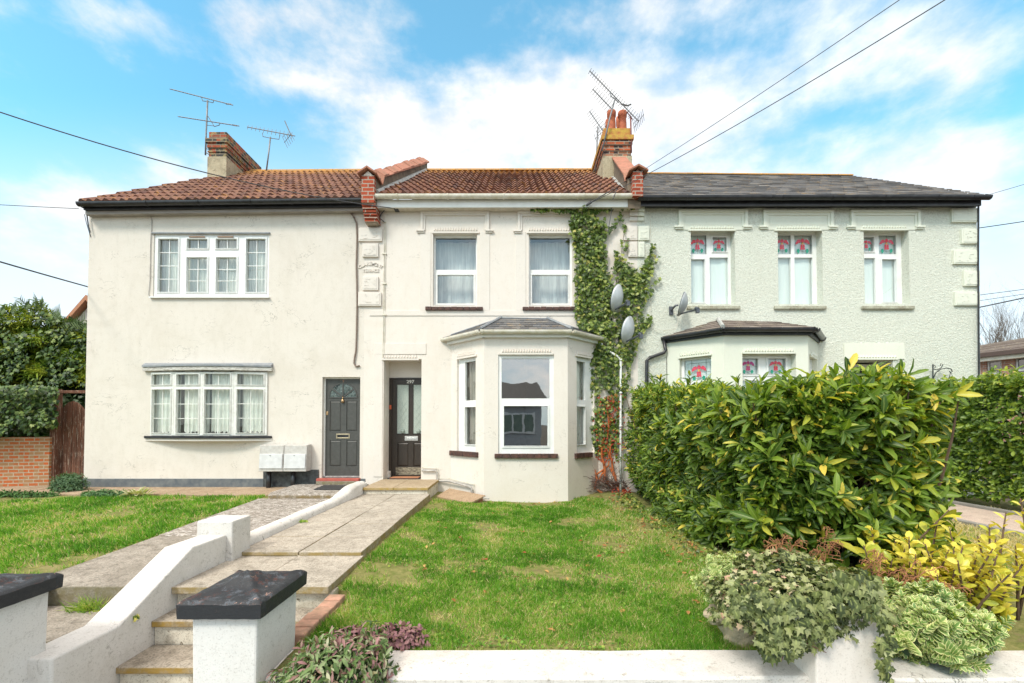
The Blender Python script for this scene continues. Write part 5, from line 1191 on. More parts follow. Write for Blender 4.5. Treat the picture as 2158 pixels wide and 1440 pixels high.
# aerials
ALU = simple('aerial_metal', (.16, .17, .18), (.26, .27, .28), 30, .5, .4)
def aerial(mast, booms, lab, mat=ALU, mr=.02, Y=11.6, loc=None):
    pts = [U(x, y, Y) for x, y in mast]; t = thing('tv_aerial', pts[-1], lab, 'aerial', 'television aerials')
    mb = MB(); mb.tube(pts, mr, 7); mb.build('mast', mat, t, smooth=True)
    for (x0, y0, x1, y1, n, ex, ey, tail) in booms:
        mb = MB(); a_, b_ = U(x0, y0, Y), U(x1, y1, Y); mb.tube([a_, b_], .013, 5); sc = Y/F
        ev = Vector((ex*sc, -.16, -ey*sc))
        for k in range(n):
            c = a_.lerp(b_, (k+.15)/n); q = .75+.45*k/n; mb.tube([c-ev*q/2, c+ev*q/2], .0065, 4)
        c = a_.lerp(b_, .93)
        if tail == 1: mb.tube([c-ev*.9, c+ev*.9], .018, 4)
        if tail == 2:
            for k in range(-3, 4): cc_ = b_+ev*.30*k; mb.tube([cc_+Vector((-.08,-.2,0)), cc_+Vector((.08,.2,0))], .005, 4)
            mb.tube([b_-ev, b_+ev], .008, 4)
        m_ = a_.lerp(b_, .42)
        mb.build('boom', mat, t)
    return t
t = aerial([(437.5, 212), (436, 250), (434, 290), (433, 327)], [(359, 188, 491, 222, 17, 2.6, 9, 1), (376, 246, 504, 266, 17, 3.2, 8, 1)], 'tall aerial mast with two long combs beside the left chimney')
mb = MB(); Y_ = 11.6
mb.tube([U(425, 206, Y_), U(427, 213, Y_), U(437, 214, Y_), U(449, 217, Y_), U(451, 211, Y_)], .010, 5); mb.tube([U(437, 243, Y_), U(452, 267, Y_), U(462, 264, Y_), U(464, 259, Y_)], .010, 5); mb.tube([U(437, 264, Y_), U(452, 266, Y_)], .008, 5); mb.tube([U(434, 313, Y_), U(441, 316, Y_)], .012, 5); mb.tube([U(434, 322, Y_), U(441, 326, Y_)], .012, 5); mb.build('brackets', ALU, t)
t = aerial([(570, 289), (566, 325), (561, 364)], [(521, 268, 622, 287, 12, 5, 20, 0)], 'aerial with a wide reflector right of the left chimney', Y=12.6)
mb = MB(); Y_ = 12.6
mb.tube([U(553, 280, Y_), U(554, 288, Y_), U(568, 291, Y_), U(588, 294, Y_), U(590, 284, Y_)], .010, 5)
for k in range(5): mb.tube([U(594+k*4.5, 288-k*1.5-2, Y_), U(606+k*3.6, 312-k*4, Y_)], .006, 4)
mb.tube([U(612, 285, Y_), U(599, 301, Y_)], .009, 4); mb.tube([U(600, 255, Y_), U(614, 287, Y_)], .014, 4); mb.build('reflector', ALU, t)
t = aerial([(1296.5, 207), (1285, 250), (1269, 318)], [(1242.5, 149.5, 1346, 256, 24, 7, -5.5, 2)], 'longest aerial leaning up to the left over the right chimney pots', Y=10.9)
mb = MB(); Y_ = 10.9; mb.tube([U(1286, 195, Y_), U(1287, 203, Y_), U(1296, 209, Y_), U(1304, 217, Y_)], .012, 5); mb.tube([U(1308, 219, Y_), U(1322, 223, Y_), U(1330, 220, Y_)], .02, 5); mb.build('brackets', ALU, t)
aerial([(1290, 231), (1289, 232)], [(1249, 188, 1290, 231, 9, 12, -9, 0)], 'short thick aerial boom below the longest one, tip held above the chimney pots', mr=.014, Y=10.95)
aerial([(1260, 268), (1258, 310), (1255.5, 360)], [(1242.5, 235, 1271, 277, 9, 16, -9, 2)], 'small bushy aerial on its own mast left of the right chimney', Y=11.9, mr=.022)
aerial([(1329, 246), (1330, 290), (1330.5, 322)], [(1321, 236, 1333, 252, 2, 4, -3, 0)], 'rusty aerial mast on the right side of the right chimney', mat=simple('rusty_mast', (.16, .05, .05), (.25, .09, .07)), Y=10.98)
# overhead wires
def wire(name_pts, r, lab, n=28, sag=None):
    P0, P1, s = name_pts; mb = MB(); pts = []
    for i in range(n+1):
        t_ = i/n; p = P0.lerp(P1, t_); p.z -= s*4*t_*(1-t_); pts.append(p)
    mb.tube(pts, r, 5); return tag(mb.build('overhead_wire', WIREM, smooth=True, origin=P0), lab, 'wire', 'overhead wires')
WIREM = simple('black_wire', (.05, .052, .06), (.09, .09, .1), 30, .7)
def ext(a, b, k): return b+(a-b)*k
A = U(838, 440, 8.95); B = U(0, 198, 6.0); wire((A, ext(B, A, 1.35), .33), .009, 'black wire falling from the top left sky to the white gutter bracket')
B = U(1968, 0, 4.2); A = U(1238, 431, 8.95); wire((A, ext(B, A, 1.2), .12), .0055, 'lower of the two wires crossing the sky above the slate roof')
B = U(1885, 0, 4.2); A = U(1240, 430, 8.9); wire((A, ext(B, A, 1.2), .06), .004, 'upper of the two wires crossing the sky above the slate roof')
A = U(187, 605, 9.3); B = U(0, 543, 7.0); wire((A, ext(B, A, 6), .12), .014, 'thick wire meeting the left house corner at mid height')
A = U(166, 440, 8.9); B = U(0, 428, 8.0); wire((A, ext(B, A, 6), .06), .006, 'thin wire meeting the left end of the black gutter')
for i, (x0, y0, x1, y1, r, lab) in enumerate(((2082, 411, 2158, 388, .005, 'thin wire leaving the right end of the slate roof gutter'), (2062, 481, 2158, 466, .009, 'wire crossing the sky below the right gutter end'), (2064, 622, 2158, 609, .006, 'topmost of the low wires above the bare trees'), (2064, 634, 2158, 619, .005, 'faint middle wire above the bare trees'), (2064, 648, 2158, 627, .012, 'thickest low wire just above the bare trees'))):
    A = U(x0, y0, 9.2); B = U(x1, y1, 8.4); wire((A, ext(B, A, 3), .01), r, lab)
mb = MB(); mb.tube([U(x, y, 9.0) for x, y in ((838, 440), (826, 438), (812, 441), (803, 452), (800, 460), (810, 468))], .01, 6); mb.box(U(832, 440, 9).x, U(841, 440, 9).x, 8.93, 9.05, U(835, 445, 9).z, U(835, 435, 9).z)
tag(mb.build('cable_bracket', WIREM), 'dark cable clamp and loop under the left end of the white gutter', 'bracket')
mb = MB(); mb.tube([U(x, y, 8.72) for x, y in ((1238, 431), (1250, 424), (1290, 400), (1300, 398), (1292, 420))], .009, 6); mb.tube([U(x, y, 8.9) for x, y in ((1291, 412), (1288, 450), (1281, 490))], .007, 6); mb.tube([U(1236, 433, 8.8), U(1246, 426, 8.8)], .025, 6)
tag(mb.build('cable_bracket', WIREM), 'dark cable clamp where the roof wires reach the right half of the white gutter', 'bracket')

# ------------------------------------------------------------ left side: gate and brick wall
OLDW = Mat('weathered_gate_wood', .85); _a = OLDW.noise(3, 7, .75, .6, stretch=(7, 7, .7)); _b = OLDW.noise(5, 6, .8, .4, stretch=(8, 8, 1))
OLDW.col(OLDW.mix(OLDW.rng(_b, .55, .62, 0, .8), OLDW.mix(OLDW.rng(_a, .35, .6), (.065, .03, .018), (.17, .065, .035)), (.46, .36, .28))); OLDW.bump(_a, .6, .01); OLDW = OLDW.m
gt = thing('wooden_gate', (U(150, 1000, 9.3).x, 9.3, -.2), 'round topped brown board gate with peeling paint between brick wall and house', 'gate')
xg0, xg1 = U(124, 900, 9.3).x, U(183, 900, 9.3).x; zt_ = U(150, 846, 9.3).z
n = 6
for k in range(n):
    a_, b_ = xg0+(xg1-xg0)*k/n+.004, xg0+(xg1-xg0)*(k+1)/n-.004; m_ = ((a_+b_)/2-xg0)/(xg1-xg0); ht = zt_-.30*(2*m_-1)**2*.9
    hl = lambda x: zt_-.26*(2*((x-xg0)/(xg1-xg0))-1)**2
    mb = MB(); y0 = 9.28+.004*(k % 2); mb.hexa([(a_, y0, -.16), (b_, y0, -.16), (b_, y0+.03, -.16), (a_, y0+.03, -.16), (a_, y0, hl(a_)), (b_, y0, hl(b_)), (b_, y0+.03, hl(b_)), (a_, y0+.03, hl(a_))]); mb.build('board', OLDW, gt, bevel=.004)
pst = U(116, 900, 9.2); zp = U(116, 820, 9.2).z
mb = MB(); mb.box(pst.x-.06, pst.x+.05, 9.15, 9.3, -.3, zp); mb.build('post', OLDW, gt, bevel=.008)
mb = MB(); mb.box(pst.x+.06, xg1+.3, 9.2, 9.27, zp-.09, zp-.03); mb.build('top_rail', OLDW, gt, bevel=.008)
mb = MB(); A, B = (U(105, 900, 9.1).x, 9.1), (U(0, 900, 8.5).x-3, 8.2); zt_ = U(60, 922, 8.9).z
mb.hexa([(B[0], B[1], -.5), (A[0], A[1], -.5), (A[0], A[1]+.22, -.5), (B[0], B[1]+.22, -.5), (B[0], B[1], zt_), (A[0], A[1], zt_), (A[0], A[1]+.22, zt_), (B[0], B[1]+.22, zt_)])
tag(mb.build('brick_wall', BRICKW, bevel=.006), 'low orange brick wall under the ivy at the left edge', 'wall')
# gabled house behind the conifer
fh = thing('far_gabled_house', (-19.5, 22.3, -1), 'distant gabled house whose orange roof edge shows between conifer and wall', 'house')
mb = MB(); pk = U(192, 640, 22); l0 = U(140, 700, 22); mb.prism([(l0.x, 22, l0.z), (l0.x, 22, -1), (pk.x*2-l0.x, 22, -1), (pk.x*2-l0.x, 22, l0.z), (pk.x, 22, pk.z)], (0, 6, 0)); mb.build('wall', simple('pale_tile_hanging', (.62, .58, .52), (.5, .45, .4)), fh)
mb = MB()
for s in (-1, 1):
    e = Vector((pk.x+s*(pk.x-l0.x+.25), 21.7, l0.z-.15)); a_ = Vector((pk.x, 21.7, pk.z+.1)); mb.prism([a_, e, e+Vector((0,0,.22)), a_+Vector((0,0,.25))], (0, 6.6, 0))
mb.build('roof', simple('orange_tiles', (.45, .2, .1), (.35, .15, .08)), fh)

# ------------------------------------------------------------ right background building
bh = thing('brick_house', (U(2120, 780, 17).x, 17, -1), 'low pink brick building with brown tiled roof beyond the right corner', 'house')
P0, P1 = U(2040, 762, 18.5), U(2400, 690, 14.5)
plb = Pl(P0.x, P0.y, P1.x-P0.x, P1.y-P0.y); LB = (Vector((P1.x, P1.y, 0))-Vector((P0.x, P0.y, 0))).length; zeave = plb.uv(2110, 748)[1]
wins = []
for fr, ps in (((2081, 759, 2113, 792), [(2085, 763, 2109, 786)]), ((2141, 749, 2185, 806), [(2145, 755, 2180, 777), (2145, 781, 2180, 800)])):
    w_, f_ = window(bh, plb, fr, ps, d=-.08, sash=.03); wins.append(f_+(.1,))
mb = MB(); holes_wall(mb, plb, -3, LB, -1, zeave+.1, wins, .1); mb.build('wall', BRICKH, bh)
mb = MB(); a_, b_ = plb.w(-3, zeave, .4), plb.w(LB, zeave, .4); r0_, r1_ = U(1900, 757, 25), U(2500, 655, 20)
a_.z = zeave+.08; b_.z = zeave+.08
n = 12
for j in range(n):
    v0, v1 = j/n, (j+1)/n
    mb.add([a_.lerp(r0_, v0)+Vector((0,0,.05)), b_.lerp(r1_, v0)+Vector((0,0,.05)), b_.lerp(r1_, v1), a_.lerp(r0_, v1), a_.lerp(r0_, v0)-Vector((0,0,.02)), b_.lerp(r1_, v0)-Vector((0,0,.02))], [(0,1,2,3), (4,5,1,0)], random.random())
mb.build('roof', SLATEB, bh, attr=True)
mb = MB(); beam(mb, plb.w(-3, zeave+.1, .42), plb.w(LB, zeave+.1, .42), .16, .1); mb.build('gutter', simple('brown_gutter', (.09, .06, .05)), bh)
mb = MB(); beam(mb, plb.w(-3, zeave-.06, .3), plb.w(LB, zeave-.06, .3), .16, .3); mb.build('fascia', PVCD, bh)
# the house across the road, seen only in the bay window's glass
oh = thing('opposite_house', (1.5, -17, -1), 'white house across the road mirrored in the large bay window', 'house')
mb = MB(); mb.box(-3, 2.0, -24, -14, -1, 2.7); mb.build('wall', simple('grey_render', (.42, .43, .44), (.35, .36, .37)), oh)
mb = MB(); mb.prism([(-3.6, -13.7, 2.7), (2.4, -13.7, 2.7), (1.9, -16.5, 4.1), (-3.1, -16.5, 4.1)], (0, 0, .12)); mb.prism([(2.4, -13.7, 2.7), (-3.6, -13.7, 2.7), (-3.6, -13.7, 2.45), (2.4, -13.7, 2.45)], (0, .1, 0)); mb.build('roof', simple('dark_tiles', (.05, .045, .04), (.09, .08, .07), 12), oh)
mb = MB(); mb.box(-.7, 1.6, -13.99, -13.9, .5, 1.9); wo_ = mb.build('window', PVC, oh)
for k in range(3): mb = MB(); mb.box(-.6+k*.73, 0+k*.73, -13.89, -13.88, .65, 1.78); mb.build('glass_pane', simple('green_glass', (.12, .17, .14), (.2, .25, .2)), wo_)

# ------------------------------------------------------------ plants
def leafm(name, stops, rough=.4, trans=.25, edge=None, spec=.4, vein=.0, tcol=(1.6, 1.7, .5)):
    m = Mat(name, rough, 0, spec); r = m.attr('rnd'); col = m.ramp(r, stops)
    e = m.attr('edge')
    if edge: col = m.mix(m.rng(e, .5, .9), col, edge)
    if vein: col = m.mix(m.rng(e, .22, .0, 0, vein), col, (.45, .5, .16))
    col = m.mix(m.rng(m.noise(60, 3), .45, .7, 0, .35), col, m.mix(1.0, col, (.55, .6, .5), 'MULTIPLY'))
    m.col(col)
    if trans:
        tr = m.n('ShaderNodeBsdfTranslucent'); m.l(m.mix(1.0, col, tcol, 'MULTIPLY'), tr.inputs['Color'])
        mx = m.n('ShaderNodeMixShader'); mx.inputs[0].default_value = trans; m.l(m.b.outputs[0], mx.inputs[1]); m.l(tr.outputs[0], mx.inputs[2]); m.l(mx.outputs[0], m.out.inputs[0])
    return m.m
# templates: (verts x across, y along, z up, edge), triangles
def T_laurel():
    v = [(0,0,0,0), (-.34,.24,.06,1), (0,.24,.0,0), (.34,.24,.06,1), (-.50,.55,.06,1), (0,.55,-.02,0), (.50,.55,.06,1), (-.32,.85,-.03,1), (0,.85,-.08,0), (.32,.85,-.03,1), (0,1,-.14,.6)]
    f = [(0,2,1), (0,3,2), (1,2,5), (1,5,4), (2,3,6), (2,6,5), (4,5,8), (4,8,7), (5,6,9), (5,9,8), (7,8,10), (8,9,10)]; return np.array(v, float), f
def T_ivy():
    v = [(0,0,0,0), (-.5,.12,.04,1), (-.30,.38,.03,.5), (-.42,.62,-.02,1), (-.15,.62,.02,.5), (0,1,-.10,1), (.15,.62,.02,.5), (.42,.62,-.02,1), (.30,.38,.03,.5), (.5,.12,.04,1), (0,.4,.05,0)]
    f = [(10,i+1,i) for i in range(0, 9)] + [(10,0,9)]; f = [(a,c,b) for a,b,c in f]; return np.array(v, float), f
def T_blade():
    v = [(-.5,0,0,0), (.5,0,0,0), (-.32,.55,.12,.5), (.32,.55,.12,.5), (0,1,.42,1)]; f = [(0,1,3), (0,3,2), (2,3,4)]; return np.array(v, float), f
def T_round():
    v = [(0,0,0,0), (-.42,.3,.06,1), (-.45,.65,.06,1), (0,1,0,1), (.45,.65,.06,1), (.42,.3,.06,1), (0,.5,0,0)]; f = [(6,i+1,i) for i in range(5)]+[(6,0,5)]; return np.array(v, float), [(a,c,b) for a,b,c in f]
LAU, IVY, BLADE, ROUND = T_laurel(), T_ivy(), T_blade(), T_round()
def nrm(a): return a/np.maximum(np.linalg.norm(a, axis=1, keepdims=True), 1e-9)
def leaves(name, P, D, N, L, Wd, tpl, m, parent=None, rnd=None, base=None, rngw=None):
    P, D, N = np.asarray(P, float), nrm(np.asarray(D, float)), np.asarray(N, float); n = len(P)
    N = N - D*(N*D).sum(1, keepdims=True); N = nrm(N); S = np.cross(D, N); L = np.broadcast_to(L, (n,)); Wd = np.broadcast_to(Wd, (n,))
    tv, tf = tpl; k = len(tv)
    V = P[:, None] + S[:, None]*(tv[None, :, 0, None]*Wd[:, None, None]) + D[:, None]*(tv[None, :, 1, None]*L[:, None, None]) + N[:, None]*(tv[None, :, 2, None]*L[:, None, None])
    Fc = (np.array(tf)[None] + (np.arange(n)*k)[:, None, None]).reshape(-1, 3)
    r = rnd if rnd is not None else RNG.random(n)
    return np_mesh(name, V.reshape(-1, 3), Fc, m, parent, base, {'rnd': np.repeat(r, k), 'edge': np.tile(tv[:, 3], n)})
def rdir(n): return nrm(RNG.normal(size=(n, 3)))
def whorl(Pn, Dn, k, spread, L, Wd, droop=0.):
    """k leaves around each shoot tip Pn pointing Dn"""
    n = len(Pn); Dn = nrm(Dn); a = np.cross(Dn, rdir(n)); a = nrm(a); b = np.cross(Dn, a)
    th = RNG.uniform(0, 2*PI, (n, 1)) + np.arange(k)[None]*2.4 + RNG.normal(0, .2, (n, k))
    sp_ = spread*(RNG.uniform(.45, 1.15, (n, k)))
    d = Dn[:, None]*np.cos(sp_)[..., None] + (a[:, None]*np.cos(th)[..., None] + b[:, None]*np.sin(th)[..., None])*np.sin(sp_)[..., None]
    d[..., 2] -= droop*RNG.random((n, k))
    off = -Dn[:, None]*(RNG.uniform(0, .13, (n, k)))[..., None]
    P = Pn[:, None]+off; Nn = Dn[:, None]+rdir(n*k).reshape(n, k, 3)*.25
    LL = L*np.repeat(RNG.uniform(.75, 1.2, n), k)*RNG.uniform(.5, 1.15, n*k); return P.reshape(-1, 3), d.reshape(-1, 3), Nn.reshape(-1, 3), LL, LL*Wd*RNG.uniform(.8, 1.2, n*k)
def fnoise(P, s, seed=0):
    return np.array([mnoise.noise(Vector((p[0]*s+seed, p[1]*s, p[2]*s))) for p in P])

LAURM = leafm('laurel_leaf', [(0, (.03, .07, .010)), (.3, (.09, .165, .02)), (.6, (.22, .32, .035)), (.84, (.44, .45, .055)), (1, (.78, .58, .10))], .42, .3, vein=.5)
LAURD = leafm('shaded_inner_leaf', [(0, (.012, .03, .006)), (1, (.03, .07, .012))], .5, .1)  # shade deep in the foliage put into a darker leaf colour
BARK = simple('twig_bark', (.14, .09, .055), (.09, .05, .035), 20, .9, bump=.4)
YSHOOT = simple('pale_shoot', (.42, .36, .12), (.3, .22, .1), 20, .7)
def hedge_top(x, y): return 1.34 + .42*min(1, max(0, (y-5.3)/3)) + .17*math.exp(-((x-3.3)/.6)**2-((y-4.3)/.8)**2) - .6*max(0, (x-3.55))*(1 if y < 6 else .3)
def laurel_hedge():
    hd_ = thing('laurel_hedge', (3.2, 5.5, -.35), 'big untrimmed laurel hedge with yellowing leaves in front of the green house', 'hedge')
    Ps, Ds, big = [], [], []
    def addp(p, d, k=1): Ps.append(p); Ds.append(d)
    X0, X1, Y0, Y1 = 2.33, 3.84, 4.05, 8.75
    for _ in range(2300):   # left side
        y = Y0+(Y1-Y0)*random.random()**1.25; z = random.uniform(-.32, hedge_top(X0, y)); x = X0+.22*mnoise.noise(Vector((y*1.1, z*1.4, 0)))-.02+.14*max(0, (z-1.2))+.10*random.random()
        if z < .1: x += .10*(.1-z)*2
        addp((x, y, z), (-1, -.35, .55))
    for _ in range(1500):   # top
        x = random.uniform(X0, X1); y = Y0+(Y1-Y0)*random.random()**1.1; addp((x, y, hedge_top(x, y)+.17*mnoise.noise(Vector((x*2.4, y*2.4, 3)))+random.uniform(-.08, .04)), (random.uniform(-.4, .2), -.35, 1))
    for _ in range(1250):   # front face bulging to the street
        x = random.uniform(X0, X1+.1); z = random.uniform(-.28, hedge_top(x, Y0)); bul = .35*math.sin(PI*min(1, max(0, (x-X0)/(X1-X0)))); y = Y0-bul*.8+.22*mnoise.noise(Vector((x*1.8, z*1.8, 5)))+.12*random.random()+.12*max(0, z-1.2)
        addp((x, y, z), (random.uniform(-.5, .6), -1, .6))
    for _ in range(900):   # right side
        y = Y0+(7.6-Y0)*random.random()**1.2; z = random.uniform(-.3, hedge_top(X1, y)); addp((X1+.2*mnoise.noise(Vector((y*1.6, z*1.6, 9)))-.1*random.random(), y, z), (1, -.35, .6))
    P = np.array(Ps); kp = ~((fnoise(P, 2.6, 40) < -.24) & (P[:, 1] < 5.2)); P = P[kp]; Ds = np.array(Ds, float)[kp]; D = Ds+RNG.normal(0, .35, P.shape); D = nrm(D)
    # long shoots that stand out of the mass
    m_ = RNG.random(len(P)) < .13; P[m_] += D[m_]*RNG.uniform(.05, .22, (m_.sum(), 1)); 
    near = np.clip((8.2-P[:, 1])/4.2, 0, 1)
    p, d, n_, L, Wd = whorl(P, D, 9, 1.0, .158, .27, .2)
    nr = np.repeat(near, 9); L *= .72+.42*nr; Wd *= .72+.42*nr
    bright = np.clip((p[:, 2]-.9)/1.0, 0, 1); right = np.clip((p[:, 0]-2.6)/1.2, 0, 1)
    rnd = np.clip(RNG.random(len(p))**1.1*.66 + .22*bright*RNG.random(len(p)) + .22*right*RNG.random(len(p)) + np.repeat(RNG.normal(0, .10, len(P)), 9), 0, .9)
    y_ = RNG.random(len(p)) < .05+.08*right; rnd[y_] = RNG.uniform(.86, 1, y_.sum())
    leaves('foliage', p, d, n_, L, Wd, LAU, LAURM, hd_, rnd)
    # inner leaves
    n = 9000; q = np.stack([RNG.uniform(X0+.15, X1-.1, n), Y0+.1+(Y1-Y0)*RNG.random(n)**1.2, RNG.uniform(-.2, 1, n)], 1)
    q[:, 2] = [random.uniform(-.2, hedge_top(a[0], a[1])-.1) for a in q]
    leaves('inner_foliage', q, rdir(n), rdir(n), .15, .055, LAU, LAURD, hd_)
    mb = MB()
    for _ in range(170):
        x, y = random.uniform(X0+.3, X1-.2), random.uniform(Y0+.05, Y1-.3); pts = [Vector((x, y, -.4))]; zt = hedge_top(x, y)-.1; dx, dy = random.uniform(-.5, .5), random.uniform(-.5, .35)
        for k in range(1, 6): pts.append(Vector((x+dx*k/5+random.uniform(-.04, .04), y+dy*k/5+random.uniform(-.04, .04), -.4+(zt+.4)*k/5)))
        mb.tube(pts, [.022, .018, .015, .012, .009, .005], 5)
    mb.build('branches', BARK, hd_)
    mb = MB(); idx = RNG.choice(len(P), 1300, replace=False)
    for i in idx: a = Vector(P[i]); dd_ = Vector(D[i]); mb.tube([a-dd_*.22, a-dd_*.02], [.006, .003], 4)
    mb.build('shoots', YSHOOT, hd_)
laurel_hedge()
def far_hedge():
    hd_ = thing('laurel_hedge', (8.7, 7.5, -.35), 'clipped dense green hedge beyond the pink path at the right edge', 'hedge')
    X0 = 8.15; n = 3300; Yv = 4.2+(10.2-4.2)*RNG.random(n); Zv = RNG.uniform(-.18, 1.83, n); S = np.stack([Yv, Zv], 1)
    P1_ = np.stack([X0+.18*fnoise(np.stack([Yv, Zv, Zv*0], 1), 1.5)+RNG.uniform(0, .1, n), Yv, Zv], 1); D1 = np.tile([-1, -.5, .6], (n, 1))
    n2 = 1500; P2_ = np.stack([RNG.uniform(X0, X0+1.5, n2), 4.2+6*RNG.random(n2), 1.86+RNG.normal(0, .07, n2)], 1); D2 = np.tile([-.2, -.3, 1], (n2, 1))
    n3 = 1300; P3_ = np.stack([RNG.uniform(6.5, 8.3, n3), 9.0-RNG.uniform(0, .15, n3)*0+.6, RNG.uniform(-.1, 1.86, n3)], 1); D3 = np.tile([-.2, -1, .5], (n3, 1))
    P = np.concatenate([P1_, P2_]); D = np.concatenate([D1, D2])+RNG.normal(0, .35, (n+n2, 3))
    m_ = RNG.random(len(P)) < .06; P[m_] += nrm(D[m_])*.12
    p, d, n_, L, Wd = whorl(P, D, 7, 1.05, .105, .48, .25)
    top = np.clip((p[:, 2]-1.5)/.4, 0, 1); rnd = np.clip(RNG.random(len(p))*.7+.30*top*RNG.random(len(p)), 0, .93)
    leaves('foliage', p, d, n_, L, Wd, LAU, LAURM, hd_, rnd)
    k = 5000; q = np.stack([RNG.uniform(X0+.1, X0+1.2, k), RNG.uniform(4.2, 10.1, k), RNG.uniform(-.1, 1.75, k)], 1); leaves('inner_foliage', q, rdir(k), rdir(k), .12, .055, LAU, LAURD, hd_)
far_hedge()

def inpoly(x, y, poly):
    c = False; n = len(poly)
    for i in range(n):
        x0, y0 = poly[i]; x1, y1 = poly[i-1]
        if (y0 > y) != (y1 > y) and x < (x1-x0)*(y-y0)/(y1-y0)+x0: c = not c
    return c
IVYM = leafm('ivy_leaf', [(0, (.03, .06, .012)), (.45, (.09, .15, .025)), (.75, (.21, .28, .05)), (.93, (.40, .42, .11)), (1, (.6, .46, .12))], .42, .2, vein=.25)
REDL = leafm('red_creeper_leaf', [(0, (.30, .03, .02)), (1, (.48, .10, .03))], .5, .3, tcol=(1.3, .6, .4))
def wall_ivy():
    t = thing('wall_ivy', (U(1290, 1040, 9).x, 9.0, -.35), 'tall ivy climbing the wall between the cream and green houses with orange bare roots', 'climbing plant')
    polys = [([(1205,432),(1255,432),(1262,470),(1270,520),(1280,600),(1285,700),(1290,760),(1262,780),(1242,720),(1225,700),(1212,660),(1213,560),(1210,500),(1204,460)], 3400, 9.02, .15),
        ([(1270,430),(1335,432),(1335,440),(1250,445),(1180,446),(1120,442),(1120,437),(1200,434)], 420, 8.98, .07),
        ([(1255,470),(1275,455),(1280,560),(1300,620),(1330,600),(1370,530),(1375,570),(1365,620),(1350,640),(1360,690),(1345,720),(1335,760),(1300,760),(1270,700)], 2300, 9.02, .13),
        ([(1238,735),(1330,735),(1328,800),(1310,860),(1305,930),(1300,960),(1250,960),(1244,900),(1240,860)], 1250, 9.02, .12),
        ([(1300,555),(1325,550),(1360,590),(1330,640),(1300,640)], 500, 9.02, .08)]
    P = []; 
    for poly, n, Yw, th in polys:
        xs = [a for a, _ in poly]; ys = [b for _, b in poly]; c = 0
        while c < n:
            x, y = random.uniform(min(xs), max(xs)), random.uniform(min(ys), max(ys))
            if inpoly(x, y, poly) and mnoise.noise(Vector((x*.035, y*.035, 2))) > -.6+(.0 if y < 800 else .35): P.append(tuple(U(x, y, Yw-th*random.random()**.7*(.6+.6*mnoise.noise(Vector((x*.05, y*.05, 0)))))))
            c += 1
    # stray shoots
    mb = MB(); stray = [((1270,500),(1315,452)), ((1290,640),(1318,470)), ((1300,620),(1322,505)), ((1362,560),(1376,515)), ((1350,600),(1388,540)), ((1345,660),(1386,585)), ((1355,690),(1372,668)), ((1300,560),(1298,530)), ((1362,580),(1370,545)), ((1285,590),(1302,540)), ((1340,700),(1366,682)), ((1212,520),(1202,470))]
    for (x0, y0), (x1, y1) in stray:
        a, b = U(x0, y0, 9.0), U(x1, y1, 9.01); mid = (a+b)/2+Vector((random.uniform(-.04, .04), 0, random.uniform(-.03, .03))); mb.tube([a, mid, b], [.006, .005, .003], 4)
        for k in range(26): q = a.lerp(b, random.random()**.8); P.append((q.x+random.gauss(0, .025), q.y-.02, q.z+random.gauss(0, .025)))
    P = np.array(P); n = len(P); D = np.stack([RNG.normal(0, .55, n), RNG.normal(-.25, .25, n), RNG.normal(-.75, .5, n)], 1); N = np.stack([RNG.normal(0, .35, n), -np.ones(n), RNG.normal(.55, .35, n)], 1)
    L = RNG.uniform(.055, .10, n); leaves('leaves', P, D, N, L, L*.95, IVY, IVYM, t, np.clip(RNG.random(n)**1.05*.97, 0, 1))
    # red leaves low down
    R_ = []
    while len(R_) < 210:
        x, y = random.gauss(1285, 16), random.uniform(830, 975)
        if 1250 < x < 1318: R_.append(tuple(U(x, y, 8.93-.06*random.random())))
    while len(R_) < 250: R_.append(tuple(U(random.uniform(1290, 1330), random.uniform(1030, 1040), random.uniform(8.6, 8.9))))
    R_ = np.array(R_); k = len(R_); leaves('red_leaves', R_, np.stack([RNG.normal(0,.6,k), RNG.normal(-.2,.3,k), RNG.normal(-.5,.5,k)], 1), np.stack([RNG.normal(0,.5,k), -np.ones(k), RNG.normal(.4,.4,k)], 1), .05, .035, IVY, REDL, t)
    STEM = simple('bare_ivy_stem', (.55, .15, .035), (.35, .10, .04), 16, .9, bump=.6)
    def run(pts, r0, r1, Yv=8.97): n_ = len(pts); mb2.tube([U(x, y, Yv-.03*(i % 2)) for i, (x, y) in enumerate(pts)], [r0+(r1-r0)*i/(n_-1) for i in range(n_)], 6)
    mb2 = MB()
    run([(1300,1034),(1290,1018),(1274,1012),(1275,990),(1272,975),(1268,962),(1268,930)], .035, .02); run([(1252,1032),(1258,1012),(1257,1000),(1268,993),(1282,982),(1284,972)], .025, .015); run([(1256,1010),(1256,1000),(1254,990)], .018, .008)
    run([(1318,1034),(1298,1020),(1297,1005),(1291,990),(1290,975),(1285,955),(1288,920)], .03, .016); run([(1274,990),(1262,1012),(1276,1016),(1292,1030)], .022, .02); run([(1274,975),(1284,965),(1278,940),(1283,900),(1280,860)], .016, .01); run([(1258,1032),(1270,1040)], .02, .03, 8.9)
    run([(1285,985),(1300,1018),(1315,1030)], .014, .02)
    mb2.build('bare_stems', STEM, t, smooth=True)
    for k in range(80):
        x0, y0 = random.uniform(1255, 1325), random.uniform(1015, 1040); a = U(x0, y0, 8.9); an = random.uniform(-.2, PI+.2) if k % 3 else random.uniform(PI*.7, PI*1.05); Ln = random.uniform(.25, .75); dirv = Vector((math.cos(an), random.uniform(-.6, .1), abs(math.sin(an))*.7+random.uniform(-.05, .15)))
        mb.tube([a, a+dirv*Ln*.5+Vector((0, 0, .03)), a+dirv*Ln+Vector((0, 0, -.05))], [.006, .004, .002], 4)
